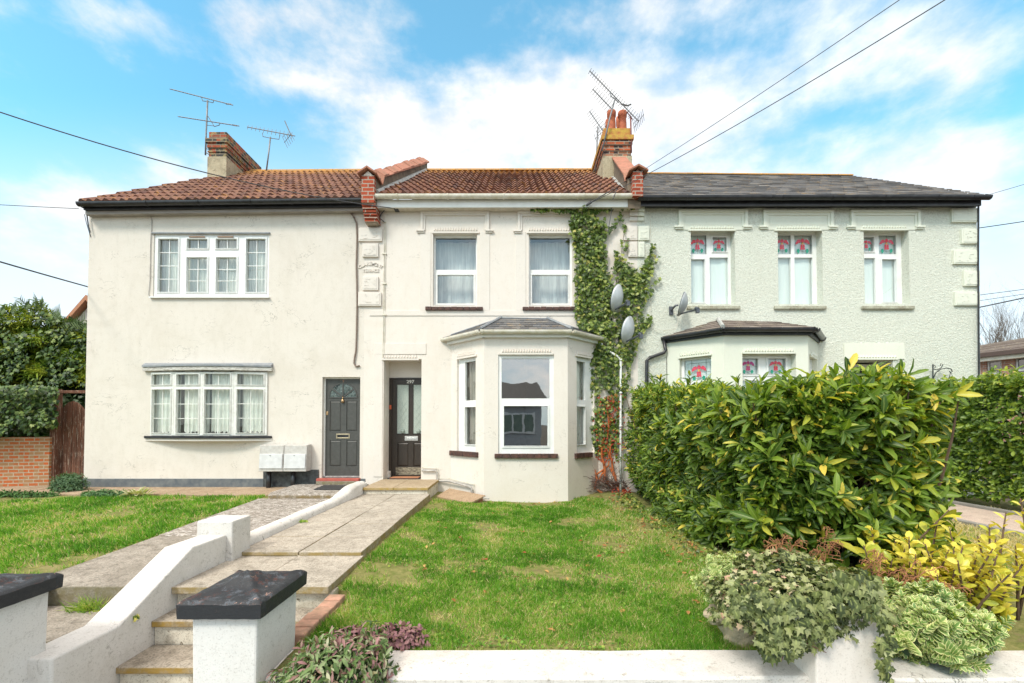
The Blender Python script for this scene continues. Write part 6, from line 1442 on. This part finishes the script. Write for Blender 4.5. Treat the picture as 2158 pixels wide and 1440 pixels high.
    mb.build('twigs', simple('dead_twigs', (.16, .10, .09), (.09, .06, .05), 20, .9), t)
wall_ivy()

# ivy mound over the pier
IVYG = leafm('grey_green_ivy', [(0, (.03, .045, .014)), (.35, (.12, .15, .045)), (.7, (.27, .29, .12)), (.92, (.50, .49, .29)), (1, (.6, .32, .25))], .5, .15, vein=.5)
def mound(name, label, cat, c, r, n, L, Wd, tpl, m, up=.7, zlo=-.6, seed=0, out=.12, lk=None, core=True, flat=1.0, rnd=None, stems=0, group=None):
    t = thing(name, (c[0], c[1], c[2]-r[2]*.8), label, cat, group)
    P = []; Nn = []
    while len(P) < n:
        v = Vector((random.gauss(0,1), random.gauss(0,1), random.gauss(0,1))).normalized()
        if v.z < zlo or v.y > .75: continue
        k = 1+.35*mnoise.fractal(v*1.7+Vector((seed, 0, 0)), 1, 2, 3)-out*random.random()**2*1.5
        P.append((c[0]+v.x*r[0]*k, c[1]+v.y*r[1]*k, c[2]+v.z*r[2]*k)); Nn.append((v.x/r[0], v.y/r[1], v.z/r[2]))
    P, Nn = np.array(P), nrm(np.array(Nn)); k = len(P); R3_ = RNG.normal(0, 1, (k, 3)); D = R3_*.7+np.array([0, -.3, -.55]); D += Nn*.25
    N = Nn+RNG.normal(0, .35, (k, 3))+np.array([0, -.1, up]); LL = L*RNG.uniform(.5, 1.25, k)
    leaves('leaves', P, D, N, LL, LL*Wd, tpl, m, t, rnd(k) if rnd else None)
    if core:
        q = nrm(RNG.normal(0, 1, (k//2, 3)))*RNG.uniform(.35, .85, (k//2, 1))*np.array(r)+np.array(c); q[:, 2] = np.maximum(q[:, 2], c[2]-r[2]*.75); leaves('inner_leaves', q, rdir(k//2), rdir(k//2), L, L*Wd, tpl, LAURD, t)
    return t
tm = mound('ivy_mound', 'grey green ivy mound tumbling over the white pier at lower right', 'ivy', (1.69, 2.70, .055), (.43, .38, .23), 3300, .043, .95, IVY, IVYG, seed=4, zlo=-.45, rnd=lambda k: RNG.random(k)**1.1)
mb = MB()
for k in range(5):
    x = random.uniform(1.4, 1.6); mb.tube([(x, 2.38, random.uniform(0, .1)), (x+random.uniform(-.05, .05), 2.31, -.02), (x+random.uniform(-.1, .1), 2.32, random.uniform(-.14, -.06))], [.003, .003, .002], 4)
mb.build('stems', simple('ivy_stem', (.20, .08, .07), (.13, .06, .05)), tm)
# trailing leaves hanging below over the pier and the wall
P = []
for (x0, x1, y0, y1, n) in ((1600, 1690, 1270, 1385, 330), (1660, 1750, 1260, 1345, 220), (1740, 1850, 1220, 1300, 190), (1855, 1878, 1300, 1440, 60), (1540, 1620, 1240, 1300, 120)):
    for _ in range(n): x, y = random.uniform(x0, x1), random.uniform(y0, y1); P.append(tuple(U(x, y-random.random()*25*abs(math.sin(x*.07)), 2.31-.05*random.random())))
P = np.array(P); k = len(P); leaves('trailing_leaves', P, np.stack([RNG.normal(0,.5,k), RNG.normal(-.15,.2,k), RNG.normal(-.8,.4,k)], 1), np.stack([RNG.normal(0,.35,k), -np.ones(k), RNG.normal(.6,.3,k)], 1), RNG.uniform(.035, .07, k), RNG.uniform(.035, .06, k), IVY, IVYG, tm, RNG.random(k)*.75)
# hebe rosettes
HEBE = leafm('variegated_leaf', [(0, (.13, .24, .06)), (.6, (.24, .34, .10)), (1, (.34, .44, .13))], .45, .2, edge=(.80, .76, .40))
def hebe(name, label, c, r, n, seed, L=.042, zlo=-.5):
    t = thing(name, (c[0], c[1], c[2]-r[2]), label, 'shrub', 'variegated bushes'); P, D = [], []
    while len(P) < n:
        v = Vector((random.gauss(0,1), random.gauss(0,1), random.gauss(0,1))).normalized()
        if v.z < zlo or v.y > .7: continue
        k = .95+.55*mnoise.fractal(v*2.2+Vector((seed, 0, 0)), 1, 2, 3); P.append((c[0]+v.x*r[0]*k, c[1]+v.y*r[1]*k, c[2]+v.z*r[2]*k)); D.append((v.x*.8, v.y-.25, v.z+.35))
    P, D = np.array(P), nrm(np.array(D)+RNG.normal(0, .25, (n, 3)))
    allp, alld, alln, allL = [], [], [], []
    a = nrm(np.cross(D, rdir(n))); b = np.cross(D, a)
    for lv in range(6):
        for s in range(2):
            for q in (1, -1):
                ax = (a if (lv+s) % 2 else b)*q; sp_ = .35+.16*lv
                if s == 1 and lv % 2: continue
                allp.append(P-D*.014*lv); alld.append(D*math.cos(sp_+.3)+ax*math.sin(sp_+.3)); alln.append(D*1.0-ax*.2); allL.append(np.full(n, L*(.6+.1*lv)))
    p, d, nn, LL = map(np.concatenate, (allp, alld, alln, allL)); leaves('leaves', p, d, nn, LL, LL*.55, LAU, HEBE, t, np.tile(RNG.random(n), len(p)//n))
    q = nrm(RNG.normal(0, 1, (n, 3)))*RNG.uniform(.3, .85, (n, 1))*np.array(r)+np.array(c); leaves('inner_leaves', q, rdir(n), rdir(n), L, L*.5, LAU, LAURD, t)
    return t
hebe('variegated_bush', 'cream edged variegated bush spilling over the right hand front wall', (2.42, 2.66, -.09), (.36, .28, .19), 330, 3, .066, zlo=-.85)
hebe('variegated_bush', 'small pale green variegated sprig cluster left of the ivy mound', (1.43, 2.95, .06), (.16, .2, .16), 110, 8, .05)
# yellow leaved young laurel at right
YLM = leafm('yellow_laurel_leaf', [(0, (.14, .25, .03)), (.3, (.42, .46, .05)), (.65, (.74, .64, .08)), (1, (.92, .78, .18))], .35, .3, vein=.2, tcol=(1.2, 1.1, .5))
def yshrub(name, label, stems_, L, grp='yellow leaved shrubs'):
    t = thing(name, (stems_[0][0][0], stems_[0][0][1], -.35), label, 'shrub', grp); mb = MB(); P, D, R_ = [], [], []
    for a, b, n in stems_:
        a, b = Vector(a), Vector(b); mid = (a+b)/2+Vector((random.uniform(-.06, .06), random.uniform(-.06, .06), .05)); mb.tube([a, mid, b], [.012, .009, .004], 5)
        for k in range(n):
            s = .3+.7*k/n; p = a.lerp(mid, s*2) if s < .5 else mid.lerp(b, s*2-1); th = k*2.4+random.uniform(-.4, .4); ax = (b-a).normalized()
            e1 = ax.cross(Vector((0, 1, .2))).normalized(); e2 = ax.cross(e1); d = ax*.65+(e1*math.cos(th)+e2*math.sin(th))*.8; P.append(tuple(p)); D.append(tuple(d)); R_.append((.0 if 'green' in name else .22)+.75*s*random.uniform(.2, 1.1))
    mb.build('stems', BARK, t, smooth=True); P, D = np.array(P), np.array(D); k = len(P); LL = L*RNG.uniform(.7, 1.15, k)
    leaves('leaves', P, D, np.array([0, -.3, 1.0])+RNG.normal(0, .4, (k, 3)), LL, LL*.5, LAU, YLM, t, np.clip(R_, 0, 1)); return t
S = []
for k in range(46):
    bx_ = random.uniform(2.95, 3.5); by = random.uniform(2.95, 3.5); S.append(((bx_, by, -.4), (bx_+random.uniform(-.25, .25), by+random.uniform(-.25, .15), random.uniform(-.15, .32)), 22))
for (x, y) in ((2085,1105),(2120,1080),(2150,1050),(2060,1130),(2140,1150),(2030,1150),(2110,1170),(2015,1160),(2075,1190)):
    e = U(x, y, random.uniform(3.05, 3.4)); S.append(((e.x+random.uniform(-.1, .1), e.y+.05, -.4), tuple(e), 20))
yshrub('yellow_shrub', 'bright yellow leaved young shrub behind the wall at the lower right corner', S, .085)
S = []
for (x, y) in ((1880,1180),(1910,1150),(1950,1130),(1975,1100),(1855,1165),(1990,1210),(1930,1200),(2000,1075),(1820,1150)):
    e = U(x, y, random.uniform(3.25, 3.5)); S.append(((3.0+random.uniform(-.15, .15), 3.55, -.35), tuple(e), 16))
yshrub('yellow_green_shrub', 'yellow green laurel sprays leaning out under the big hedge above the dead fern', S, .11)
# dead bracken
FERNM = simple('dead_fern', (.42, .20, .09), (.24, .09, .045), 20, .9)
fe = thing('dead_fern', (2.3, 3.0, -.3), 'rusty dead fern fronds arching between ivy mound and yellow shrubs', 'fern'); 
for (x0, y0, x1, y1) in ((1640,1170,1660,1130),(1655,1180,1690,1140),(1735,1180,1745,1110),(1735,1185,1770,1140),(1740,1190,1715,1160),(1850,1230,1860,1165),(1850,1240,1900,1200),(1880,1250,1985,1195),(1900,1250,2000,1230),(1880,1245,1960,1215),(1920,1255,2030,1255),(1860,1225,1820,1180),(1890,1250,1935,1180),(1960,1260,2040,1240),(1650,1150,1610,1165),(1850,1200,1840,1160)):
    a, b = U(x0, y0, 2.85), U(x1, y1, random.uniform(2.7, 3.0)); mid = (a+b)/2+Vector((0, 0, .05)); mb = MB(); n = 14
    pts = [a.lerp(mid, k/n).lerp(mid.lerp(b, k/n), k/n)+Vector((0, random.gauss(0, .004), random.gauss(0, .003))) for k in range(n+1)]; mb.tube(pts, .003, 4); ax = (b-a).normalized(); s_ = ax.cross(Vector((0, -1, .2))).normalized()
    for k in range(2, n+1):
        for sg in (-1, 1):
            l_ = (.075*(1.15-k/n)+.01)*random.uniform(.4, 1.2); tip = pts[k]+s_*sg*l_*.7+ax*l_*random.uniform(.1, .8)+Vector((0, random.uniform(-.03, .03), -.01)); mb.tube([pts[k], tip, tip+Vector((random.uniform(-.012, .012), 0, -.018))], [.0015, .0022, .001], 3)
    mb.build('frond', FERNM, fe)
# purple and grey green clump by the right gate pillar
MIXM = leafm('mixed_clump_leaf', [(0, (.05, .10, .025)), (.3, (.13, .21, .06)), (.5, (.27, .32, .17)), (.6, (.42, .42, .28)), (.7, (.25, .14, .12)), (.85, (.36, .18, .19)), (1, (.16, .42, .04))], .6, .15)
mound('trailing_clump', 'tangled grey green and purple plant clump right of the capped gate pillar', 'plant', (-.93, 2.42, -.31), (.34, .28, .25), 3600, .05, .32, LAU, MIXM, seed=12, zlo=-.9, rnd=lambda k: np.where(RNG.random(k) < .3, RNG.uniform(.65, .92, k), RNG.uniform(0, .62, k)), flat=1)
PURM = leafm('purple_leaf', [(0, (.20, .09, .10)), (.6, (.34, .18, .20)), (1, (.25, .16, .10))], .7, .15, tcol=(1.3, .8, .8))
mound('purple_plant', 'dusty pink purple leafed patch on the lawn corner behind the wall', 'plant', (-.73, 2.80, -.23), (.17, .11, .07), 620, .036, .6, ROUND, PURM, seed=2, zlo=-.3)
mound('purple_plant', 'small dusty pink purple tuft nearest the brick edging', 'plant', (-.98, 2.72, -.20), (.10, .09, .07), 260, .034, .6, ROUND, PURM, seed=6, zlo=-.3)
mound('blue_spurge', 'grey green spiky clump at the foot of the brown gate', 'plant', (U(152, 1040, 8.6).x, 8.55, -.05), (.26, .2, .2), 1400, .07, .22, LAU, leafm('spurge', [(0, (.06, .13, .06)), (1, (.16, .26, .13))], .6, .15), seed=5, up=.4)
mound('low_herb', 'low grey green herb mat beside the pale rosette plant', 'plant', (U(235, 1045, 8.1).x, 8.0, -.17), (.42, .16, .09), 1000, .045, .4, ROUND, leafm('herb', [(0, (.05, .14, .05)), (1, (.14, .27, .10))], .6, .15), seed=7, zlo=0)
mound('low_herb', 'weedy green strip along the foot of the orange brick wall', 'plant', (U(55, 1055, 8.2).x, 8.1, -.20), (.75, .16, .09), 900, .05, .5, ROUND, leafm('herb2', [(0, (.03, .10, .02)), (1, (.10, .22, .05))], .6, .15), seed=9, zlo=0)
ro = thing('rosette_plant', (U(285, 1048, 7.95).x, 7.95, -.18), 'pale cream succulent rosette plant on the lawn edge under the bow window', 'plant')
k = 44; th = RNG.uniform(0, 2*PI, k); el_ = RNG.uniform(.1, 1.1, k); c = np.array(ro.location); leaves('leaves', c+np.stack([np.cos(th)*.05, np.sin(th)*.05, np.full(k, .03)], 1)+RNG.normal(0, .07, (k, 3))*np.array([1.4, .6, .1]), np.stack([np.cos(th)*np.cos(el_), np.sin(th)*np.cos(el_), np.sin(el_)], 1), np.stack([-np.cos(th), -np.sin(th), np.ones(k)*1.2], 1), RNG.uniform(.10, .17, k), .06, LAU, leafm('succulent', [(0, (.40, .42, .22)), (1, (.60, .55, .38))], .5, .2), ro)

# weeds on the side step and a sprig on the wing wall
def tuft(name, label, c, n, L, m, tpl=BLADE, wd=.008, sp=.05):
    P = np.array(c)+RNG.normal(0, 1, (n, 3))*np.array([sp, sp*.6, 0]); D = np.stack([RNG.normal(0, .8, n), RNG.normal(0, .6, n), RNG.uniform(.3, 1.2, n)], 1)
    o = leaves(name, P, D, np.stack([RNG.normal(0, .6, n), -np.ones(n), np.full(n, .4)], 1), L*RNG.uniform(.5, 1.1, n), wd, tpl, m, None); tag(o, label, 'weed')
WEEDM = leafm('weed', [(0, (.10, .22, .03)), (.7, (.28, .40, .06)), (1, (.55, .50, .20))], .6, .3)
tuft('weed', 'spiky grass tuft growing on the grey step beside the left gate pillar', (-3.25, 3.44, -.32), 150, .13, WEEDM)
tuft('weed', 'small weed in the joint of the grey side path step near the wing wall', (-2.98, 3.46, -.32), 60, .08, WEEDM)
tuft('weed', 'tiny ivy sprig growing from the crack in the white wing wall', (-2.65, 3.16, -.27), 14, .035, IVYM, IVY, .035, .015)
tuft('weed', 'little green weed in the joint of the far flagstones', (-2.62, 5.6, -.125), 24, .04, WEEDM, ROUND, .03, .03)

# conifer and ivy at the left edge
CONM = leafm('conifer_spray', [(0, (.025, .06, .008)), (.4, (.10, .19, .018)), (.75, (.26, .36, .03)), (1, (.42, .46, .06))], .7, .1)
IVYD = leafm('glossy_dark_ivy', [(0, (.015, .035, .012)), (.6, (.07, .13, .025)), (.9, (.17, .24, .05)), (1, (.30, .34, .10))], .5, .15)
co = thing('conifer_hedge', (-12.2, 11.5, -1), 'tall dark conifer hedge laced with ivy above the brown gate', 'tree')
ZC = lambda y: U(90, y, 11).z
P, D, R_ = [], [], []
topl = [(-300, 640), (0, 655), (20, 642), (60, 645), (75, 632), (100, 650), (130, 668), (165, 680), (190, 690)]
def ytop(x):
    for (a, b), (c_, d_) in zip(topl, topl[1:]):
        if a <= x <= c_: return b+(d_-b)*(x-a)/(c_-a)
    return 690
n = 0
while n < 5200:
    x = random.uniform(-260, 200); y = ytop(x)+(815-ytop(x))*random.random(); 
    if 790 < y and random.random() < .5: continue
    p = U(x, y, 10.9+.45*mnoise.noise(Vector((x*.013, y*.03, 0)))+.25*random.random()); P.append(tuple(p)); D.append((random.gauss(.5, .5), -.8, random.gauss(.25, .3))); R_.append(max(0, min(1, .55+1.0*mnoise.noise(Vector((x*.02, y*.045, 4)))+random.gauss(0, .2)))); n += 1
P, D = np.array(P), np.array(D); p, d, n_, L, Wd = whorl(P, D, 4, .5, .20, .13, .3); leaves('foliage', p, d, n_+np.array([0, -.5, .8]), L, Wd, LAU, CONM, co, np.repeat(R_, 4))
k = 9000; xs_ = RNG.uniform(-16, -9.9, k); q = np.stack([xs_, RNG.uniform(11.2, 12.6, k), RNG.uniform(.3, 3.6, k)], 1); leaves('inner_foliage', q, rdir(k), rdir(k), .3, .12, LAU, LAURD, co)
P = []
while len(P) < 1500:
    x, y = random.uniform(-200, 195), random.uniform(655, 810)
    if y < ytop(x)+6 or mnoise.noise(Vector((x*.018, y*.03, 8))) < .0-(.4 if x > 100 else 0): continue
    P.append(tuple(U(x, y, 10.7+.25*random.random())))
P = np.array(P); k = len(P); leaves('ivy_leaves', P, np.stack([RNG.normal(0,.5,k), RNG.normal(-.3,.3,k), RNG.normal(-.7,.4,k)], 1), np.stack([RNG.normal(0,.35,k), -np.ones(k), RNG.normal(.6,.3,k)], 1), RNG.uniform(.08, .13, k), RNG.uniform(.07, .12, k), IVY, IVYD, co)
mb = MB()
for (x0, y0, x1, y1) in ((70,660,40,628),(75,660,78,628),(100,670,125,655),(110,680,128,662),(120,690,160,678),(150,700,180,672),(140,700,165,682),(20,660,35,645),(50,650,62,640),(0,660,10,650),(160,705,185,690),(85,655,92,634)):
    a, b = U(x0, y0, 10.9), U(x1, y1, 10.7); mb.tube([a, (a+b)/2+Vector((0, 0, .03)), b], [.012, .008, .003], 4); ax = (b-a); 
    for k in range(14):
        c = a.lerp(b, .2+.8*k/14); s = (-1)**k; mb.tube([c, c+ax*.22+Vector((ax.z*s*.3, 0, -ax.x*s*.3))], [.012, .002], 3)
mb.build('feathery_tips', simple('tip_green', (.07, .12, .035), (.10, .15, .05)), co)
mb = MB()
for x in (-15, -13.6, -12.2, -10.9): mb.tube([(x, 11.7, -1), (x+.1, 11.7, 3)], [.14, .04], 8)
mb.build('trunk', BARK, co)
lowi = thing('wall_top_ivy', (-10.6, 9.3, .8), 'dark glossy ivy bank hanging over the top of the orange brick wall', 'ivy')
P = []
while len(P) < 2700:
    x, y = random.uniform(-150, 122), random.uniform(812, 925); lim = 915 if x > 0 else 930
    if y > lim-18*abs(math.sin(x*.05)) or (x > 105 and y > 900): continue
    P.append(tuple(U(x, y, 9.1+(x-105)/105*.5*.5-.22+.35*random.random()+.15*mnoise.noise(Vector((x*.03, y*.03, 8))))))
P = np.array(P); k = len(P); leaves('leaves', P, np.stack([RNG.normal(0,.5,k), RNG.normal(-.3,.3,k), RNG.normal(-.7,.4,k)], 1), np.stack([RNG.normal(0,.35,k), -np.ones(k), RNG.normal(.7,.3,k)], 1), RNG.uniform(.06, .11, k), RNG.uniform(.06, .10, k), IVY, IVYD, lowi)
k = 2500; q = np.stack([RNG.uniform(-13, -9.6, k), RNG.uniform(9.2, 9.9, k), RNG.uniform(.95, 1.75, k)], 1); leaves('inner_leaves', q, rdir(k), rdir(k), .1, .08, IVY, LAURD, lowi)

# bare trees far right
TREEM = simple('winter_bark', (.16, .13, .11), (.10, .09, .07), 2, .9)
def bare_tree(x, Y, h, seed, label, lean=0):
    rs = random.Random(seed); mb = MB(); t = thing('bare_tree', (x, Y, -1), label, 'tree', 'bare winter trees')
    def grow(p, d, L, r, lv):
        n = 4; pts = [p]; rr = [r]
        for k in range(n):
            d = (d+Vector((rs.gauss(0, .10), rs.gauss(0, .08), rs.gauss(.03, .05)))).normalized(); p = p+d*L/n; pts.append(p); rr.append(r*(1-.6*(k+1)/n))
        (tr if lv == 0 else mb).tube(pts, rr, 5 if lv < 2 else 3, False)
        if lv >= 4: return
        for k in range(5 if lv < 3 else 4):
            i = rs.randint(1, n); a = rs.uniform(0, 2*PI); s = .42+.1*lv; dd_ = (d+Vector((math.cos(a)*s, math.sin(a)*s*.5, .25))).normalized(); grow(pts[i], dd_, L*rs.uniform(.5, .75), rr[i]*.7, lv+1)
    tr = MB(); grow(Vector((x, Y, -1)), Vector((lean, 0, 1)), h*.55, .16, 0); tr.build('trunk', TREEM, t); mb.build('crown', TREEM, t)
for i, (px, tp_, Y, lab) in enumerate(((2075, 665, 31, 'bare tree right beside the corner of the green house'), (2094, 652, 33, 'slim bare tree second from the green house corner'), (2113, 645, 32, 'bare tree rising over the left window of the brick building'), (2135, 640, 31, 'yellow mossed bare tree second from the right edge'), (2156, 632, 32, 'bare tree cut by the right edge of the photo'))):
    p = U(px, tp_, Y); bare_tree(p.x, Y, p.z+1, 20+i, lab)

# ------------------------------------------------------------ grass
GRM = leafm('grass_blade', [(0, (.05, .16, .012)), (.45, (.13, .33, .025)), (.7, (.24, .46, .05)), (.86, (.50, .46, .18)), (1, (.68, .56, .34))], .6, .35, tcol=(1.5, 1.5, .6))
def grass(name, label, n, box_, hf, keep=None, hs=(.02, .05), thin=None, wk=1.0):
    x0, x1, y0, y1 = box_; P, R_, Hh = [], [], []; tries = 0; tufts = []
    while len(P) < n and tries < n*6:
        tries += 1
        y = y0+(y1-y0)*random.random()**1.7; x = random.uniform(x0, x1)
        if keep and not keep(x, y): continue
        if random.random() < .5:
            if len(tufts) > 50: tufts = tufts[-10:]
            tufts.append((x, y, random.gauss(0, .17), random.uniform(.7, 1.5)))
        if tufts and random.random() < .75:
            q = tufts[-1-random.randrange(min(len(tufts), 3))]; x, y = q[0]+random.gauss(0, .012), q[1]+random.gauss(0, .012); tr_, th_ = q[2], q[3]
        else: tr_, th_ = 0, 1
        a = mnoise.noise(Vector((x*2.2, y*2.2, 4))); b = mnoise.noise(Vector((x*7, y*7, 9))); bare = mnoise.noise(Vector((x*1.3, y*1.3, 30)))+.5*mnoise.noise(Vector((x*4.5, y*4.5, 31)))
        if random.random() > .80+1.5*bare+.5*mnoise.noise(Vector((x*12, y*12, 3))): continue
        P.append((x, y, hf(x, y))); g = .42+.5*a+.3*b; c3 = mnoise.noise(Vector((x*.8, y*.8, 50))); dry = max(0, (x-.6)*.12) if x > 0 else 0; a = a+.8*c3; R_.append(min(1, max(0, random.gauss(.44-.34*a-.25*b+tr_+dry, .17)+(.35 if random.random() < .10 else 0)+max(0, -bare-.1)*.6))); Hh.append(max(.25, (.5+.9*g+random.gauss(0, .18))*th_))
    P = np.array(P); k = len(P); Hh = np.array(Hh)*RNG.uniform(.6, 1.3, k); L = (hs[0]+(hs[1]-hs[0])*Hh); D = np.stack([RNG.normal(0, .6, k), RNG.normal(0, .6, k), np.ones(k)], 1); fl = RNG.random(k) < .07; D[fl, 2] = .12; R_ = np.array(R_); R_[fl] = RNG.uniform(.82, 1, fl.sum())
    sc_ = np.clip(P[:, 1]/5, .55, 1.5); Wd = (.005+.004*RNG.random(k)**2)*sc_*wk
    N = np.stack([RNG.normal(0, .8, k), RNG.normal(-1, .6, k), np.full(k, .5)], 1)
    o = leaves(name, P, D, N, L, Wd, BLADE, GRM, None, R_); return tag(o, label, kind='stuff')
grass('grass', 'short patchy green grass of the middle front lawn', 150000, (-1.40, 2.75, 2.72, 8.9), HR, hs=(.016, .040), keep=lambda x, y: x < 2.45 and not (x < -1.27 and y < 3.55) and not (y > 8.25 and abs(x-(bx0+bx1)/2) < .9) and not (y > 9.06-max(0, abs(x-(bx0+bx1)/2)-.7)) and not (-1.5 < x < -.5 and 7.95 < y < 8.7))
def keepl(x, y):
    e = -3.93 if y < 3.9 else (-3.93-.14*(y-3.9)/1.2 if y < 5.1 else -4.07-.29*(y-5.1)/2.55)
    return x < e-.01 and y < 8.0+(.0 if x > -8.5 else -.6)-max(0, (-7.3-x))*.35
grass('grass', 'green grass of the left hand lawn beside the grey path', 95000, (-10.5, -3.9, 3.2, 8.0), HL, keepl, hs=(.025, .06), wk=1.25)
grass('grass', 'grass strips beside the pink path of the green house', 26000, (4.2, 8.3, 3.4, 8.9), HR, lambda x, y: x < 6.62 or x > 8.12, wk=1.4)
# weeds and fallen leaves
FALL = leafm('fallen_leaf', [(0, (.30, .06, .03)), (.5, (.36, .15, .05)), (1, (.5, .35, .12))], .8, .1)
k = 5200; xs_ = RNG.uniform(-1.2, 2.2, k); ys_ = 2.8+5.6*RNG.random(k)**1.5; w_ = fnoise(np.stack([xs_, ys_, ys_*0], 1), 1.7, 5) > .02; xs_, ys_ = xs_[w_], ys_[w_]; k = len(xs_)
P = np.stack([xs_, ys_, [HR(a, b)+.012 for a, b in zip(xs_, ys_)]], 1); tag(leaves('clover', P, np.stack([RNG.normal(0,.8,k), RNG.normal(0,.8,k), RNG.uniform(.1,.6,k)], 1), np.tile([0, -.3, 1.], (k, 1))+RNG.normal(0, .4, (k, 3)), RNG.uniform(.014, .03, k), .02, ROUND, leafm('clover_leaf', [(0, (.06, .17, .02)), (.6, (.16, .33, .04)), (1, (.36, .42, .08))], .6, .3)), 'patches of clover and weeds in the front lawn', kind='stuff')
k = 420; xs_ = np.where(RNG.random(k) < .75, 2.15-RNG.random(k)**2*.5, RNG.uniform(-1.2, 2.2, k)); ys_ = RNG.uniform(3, 8.6, k); P = np.stack([xs_, ys_, [HR(a, b)+.02 for a, b in zip(xs_, ys_)]], 1)
tag(leaves('fallen_leaves', P, rdir(k)*np.array([1, 1, .25]), np.tile([0, 0, 1.], (k, 1))+RNG.normal(0, .3, (k, 3)), .055, .028, LAU, FALL), 'scattered brown fallen leaves along the hedge foot', kind='stuff')
k = 900; xs_ = 2.2-RNG.random(k)**1.5*.35+.1; ys_ = RNG.uniform(4.3, 8.6, k); P = np.stack([xs_, ys_, [HR(a, b)+.01 for a, b in zip(xs_, ys_)]], 1)
tag(leaves('ground_cover', P, np.stack([RNG.normal(0,.7,k), RNG.normal(0,.7,k), RNG.uniform(.2,.8,k)], 1), np.tile([0, -.3, 1.], (k, 1))+RNG.normal(0, .3, (k, 3)), .05, .045, IVY, IVYM), 'low ivy creeping along the foot of the laurel hedge', kind='stuff')
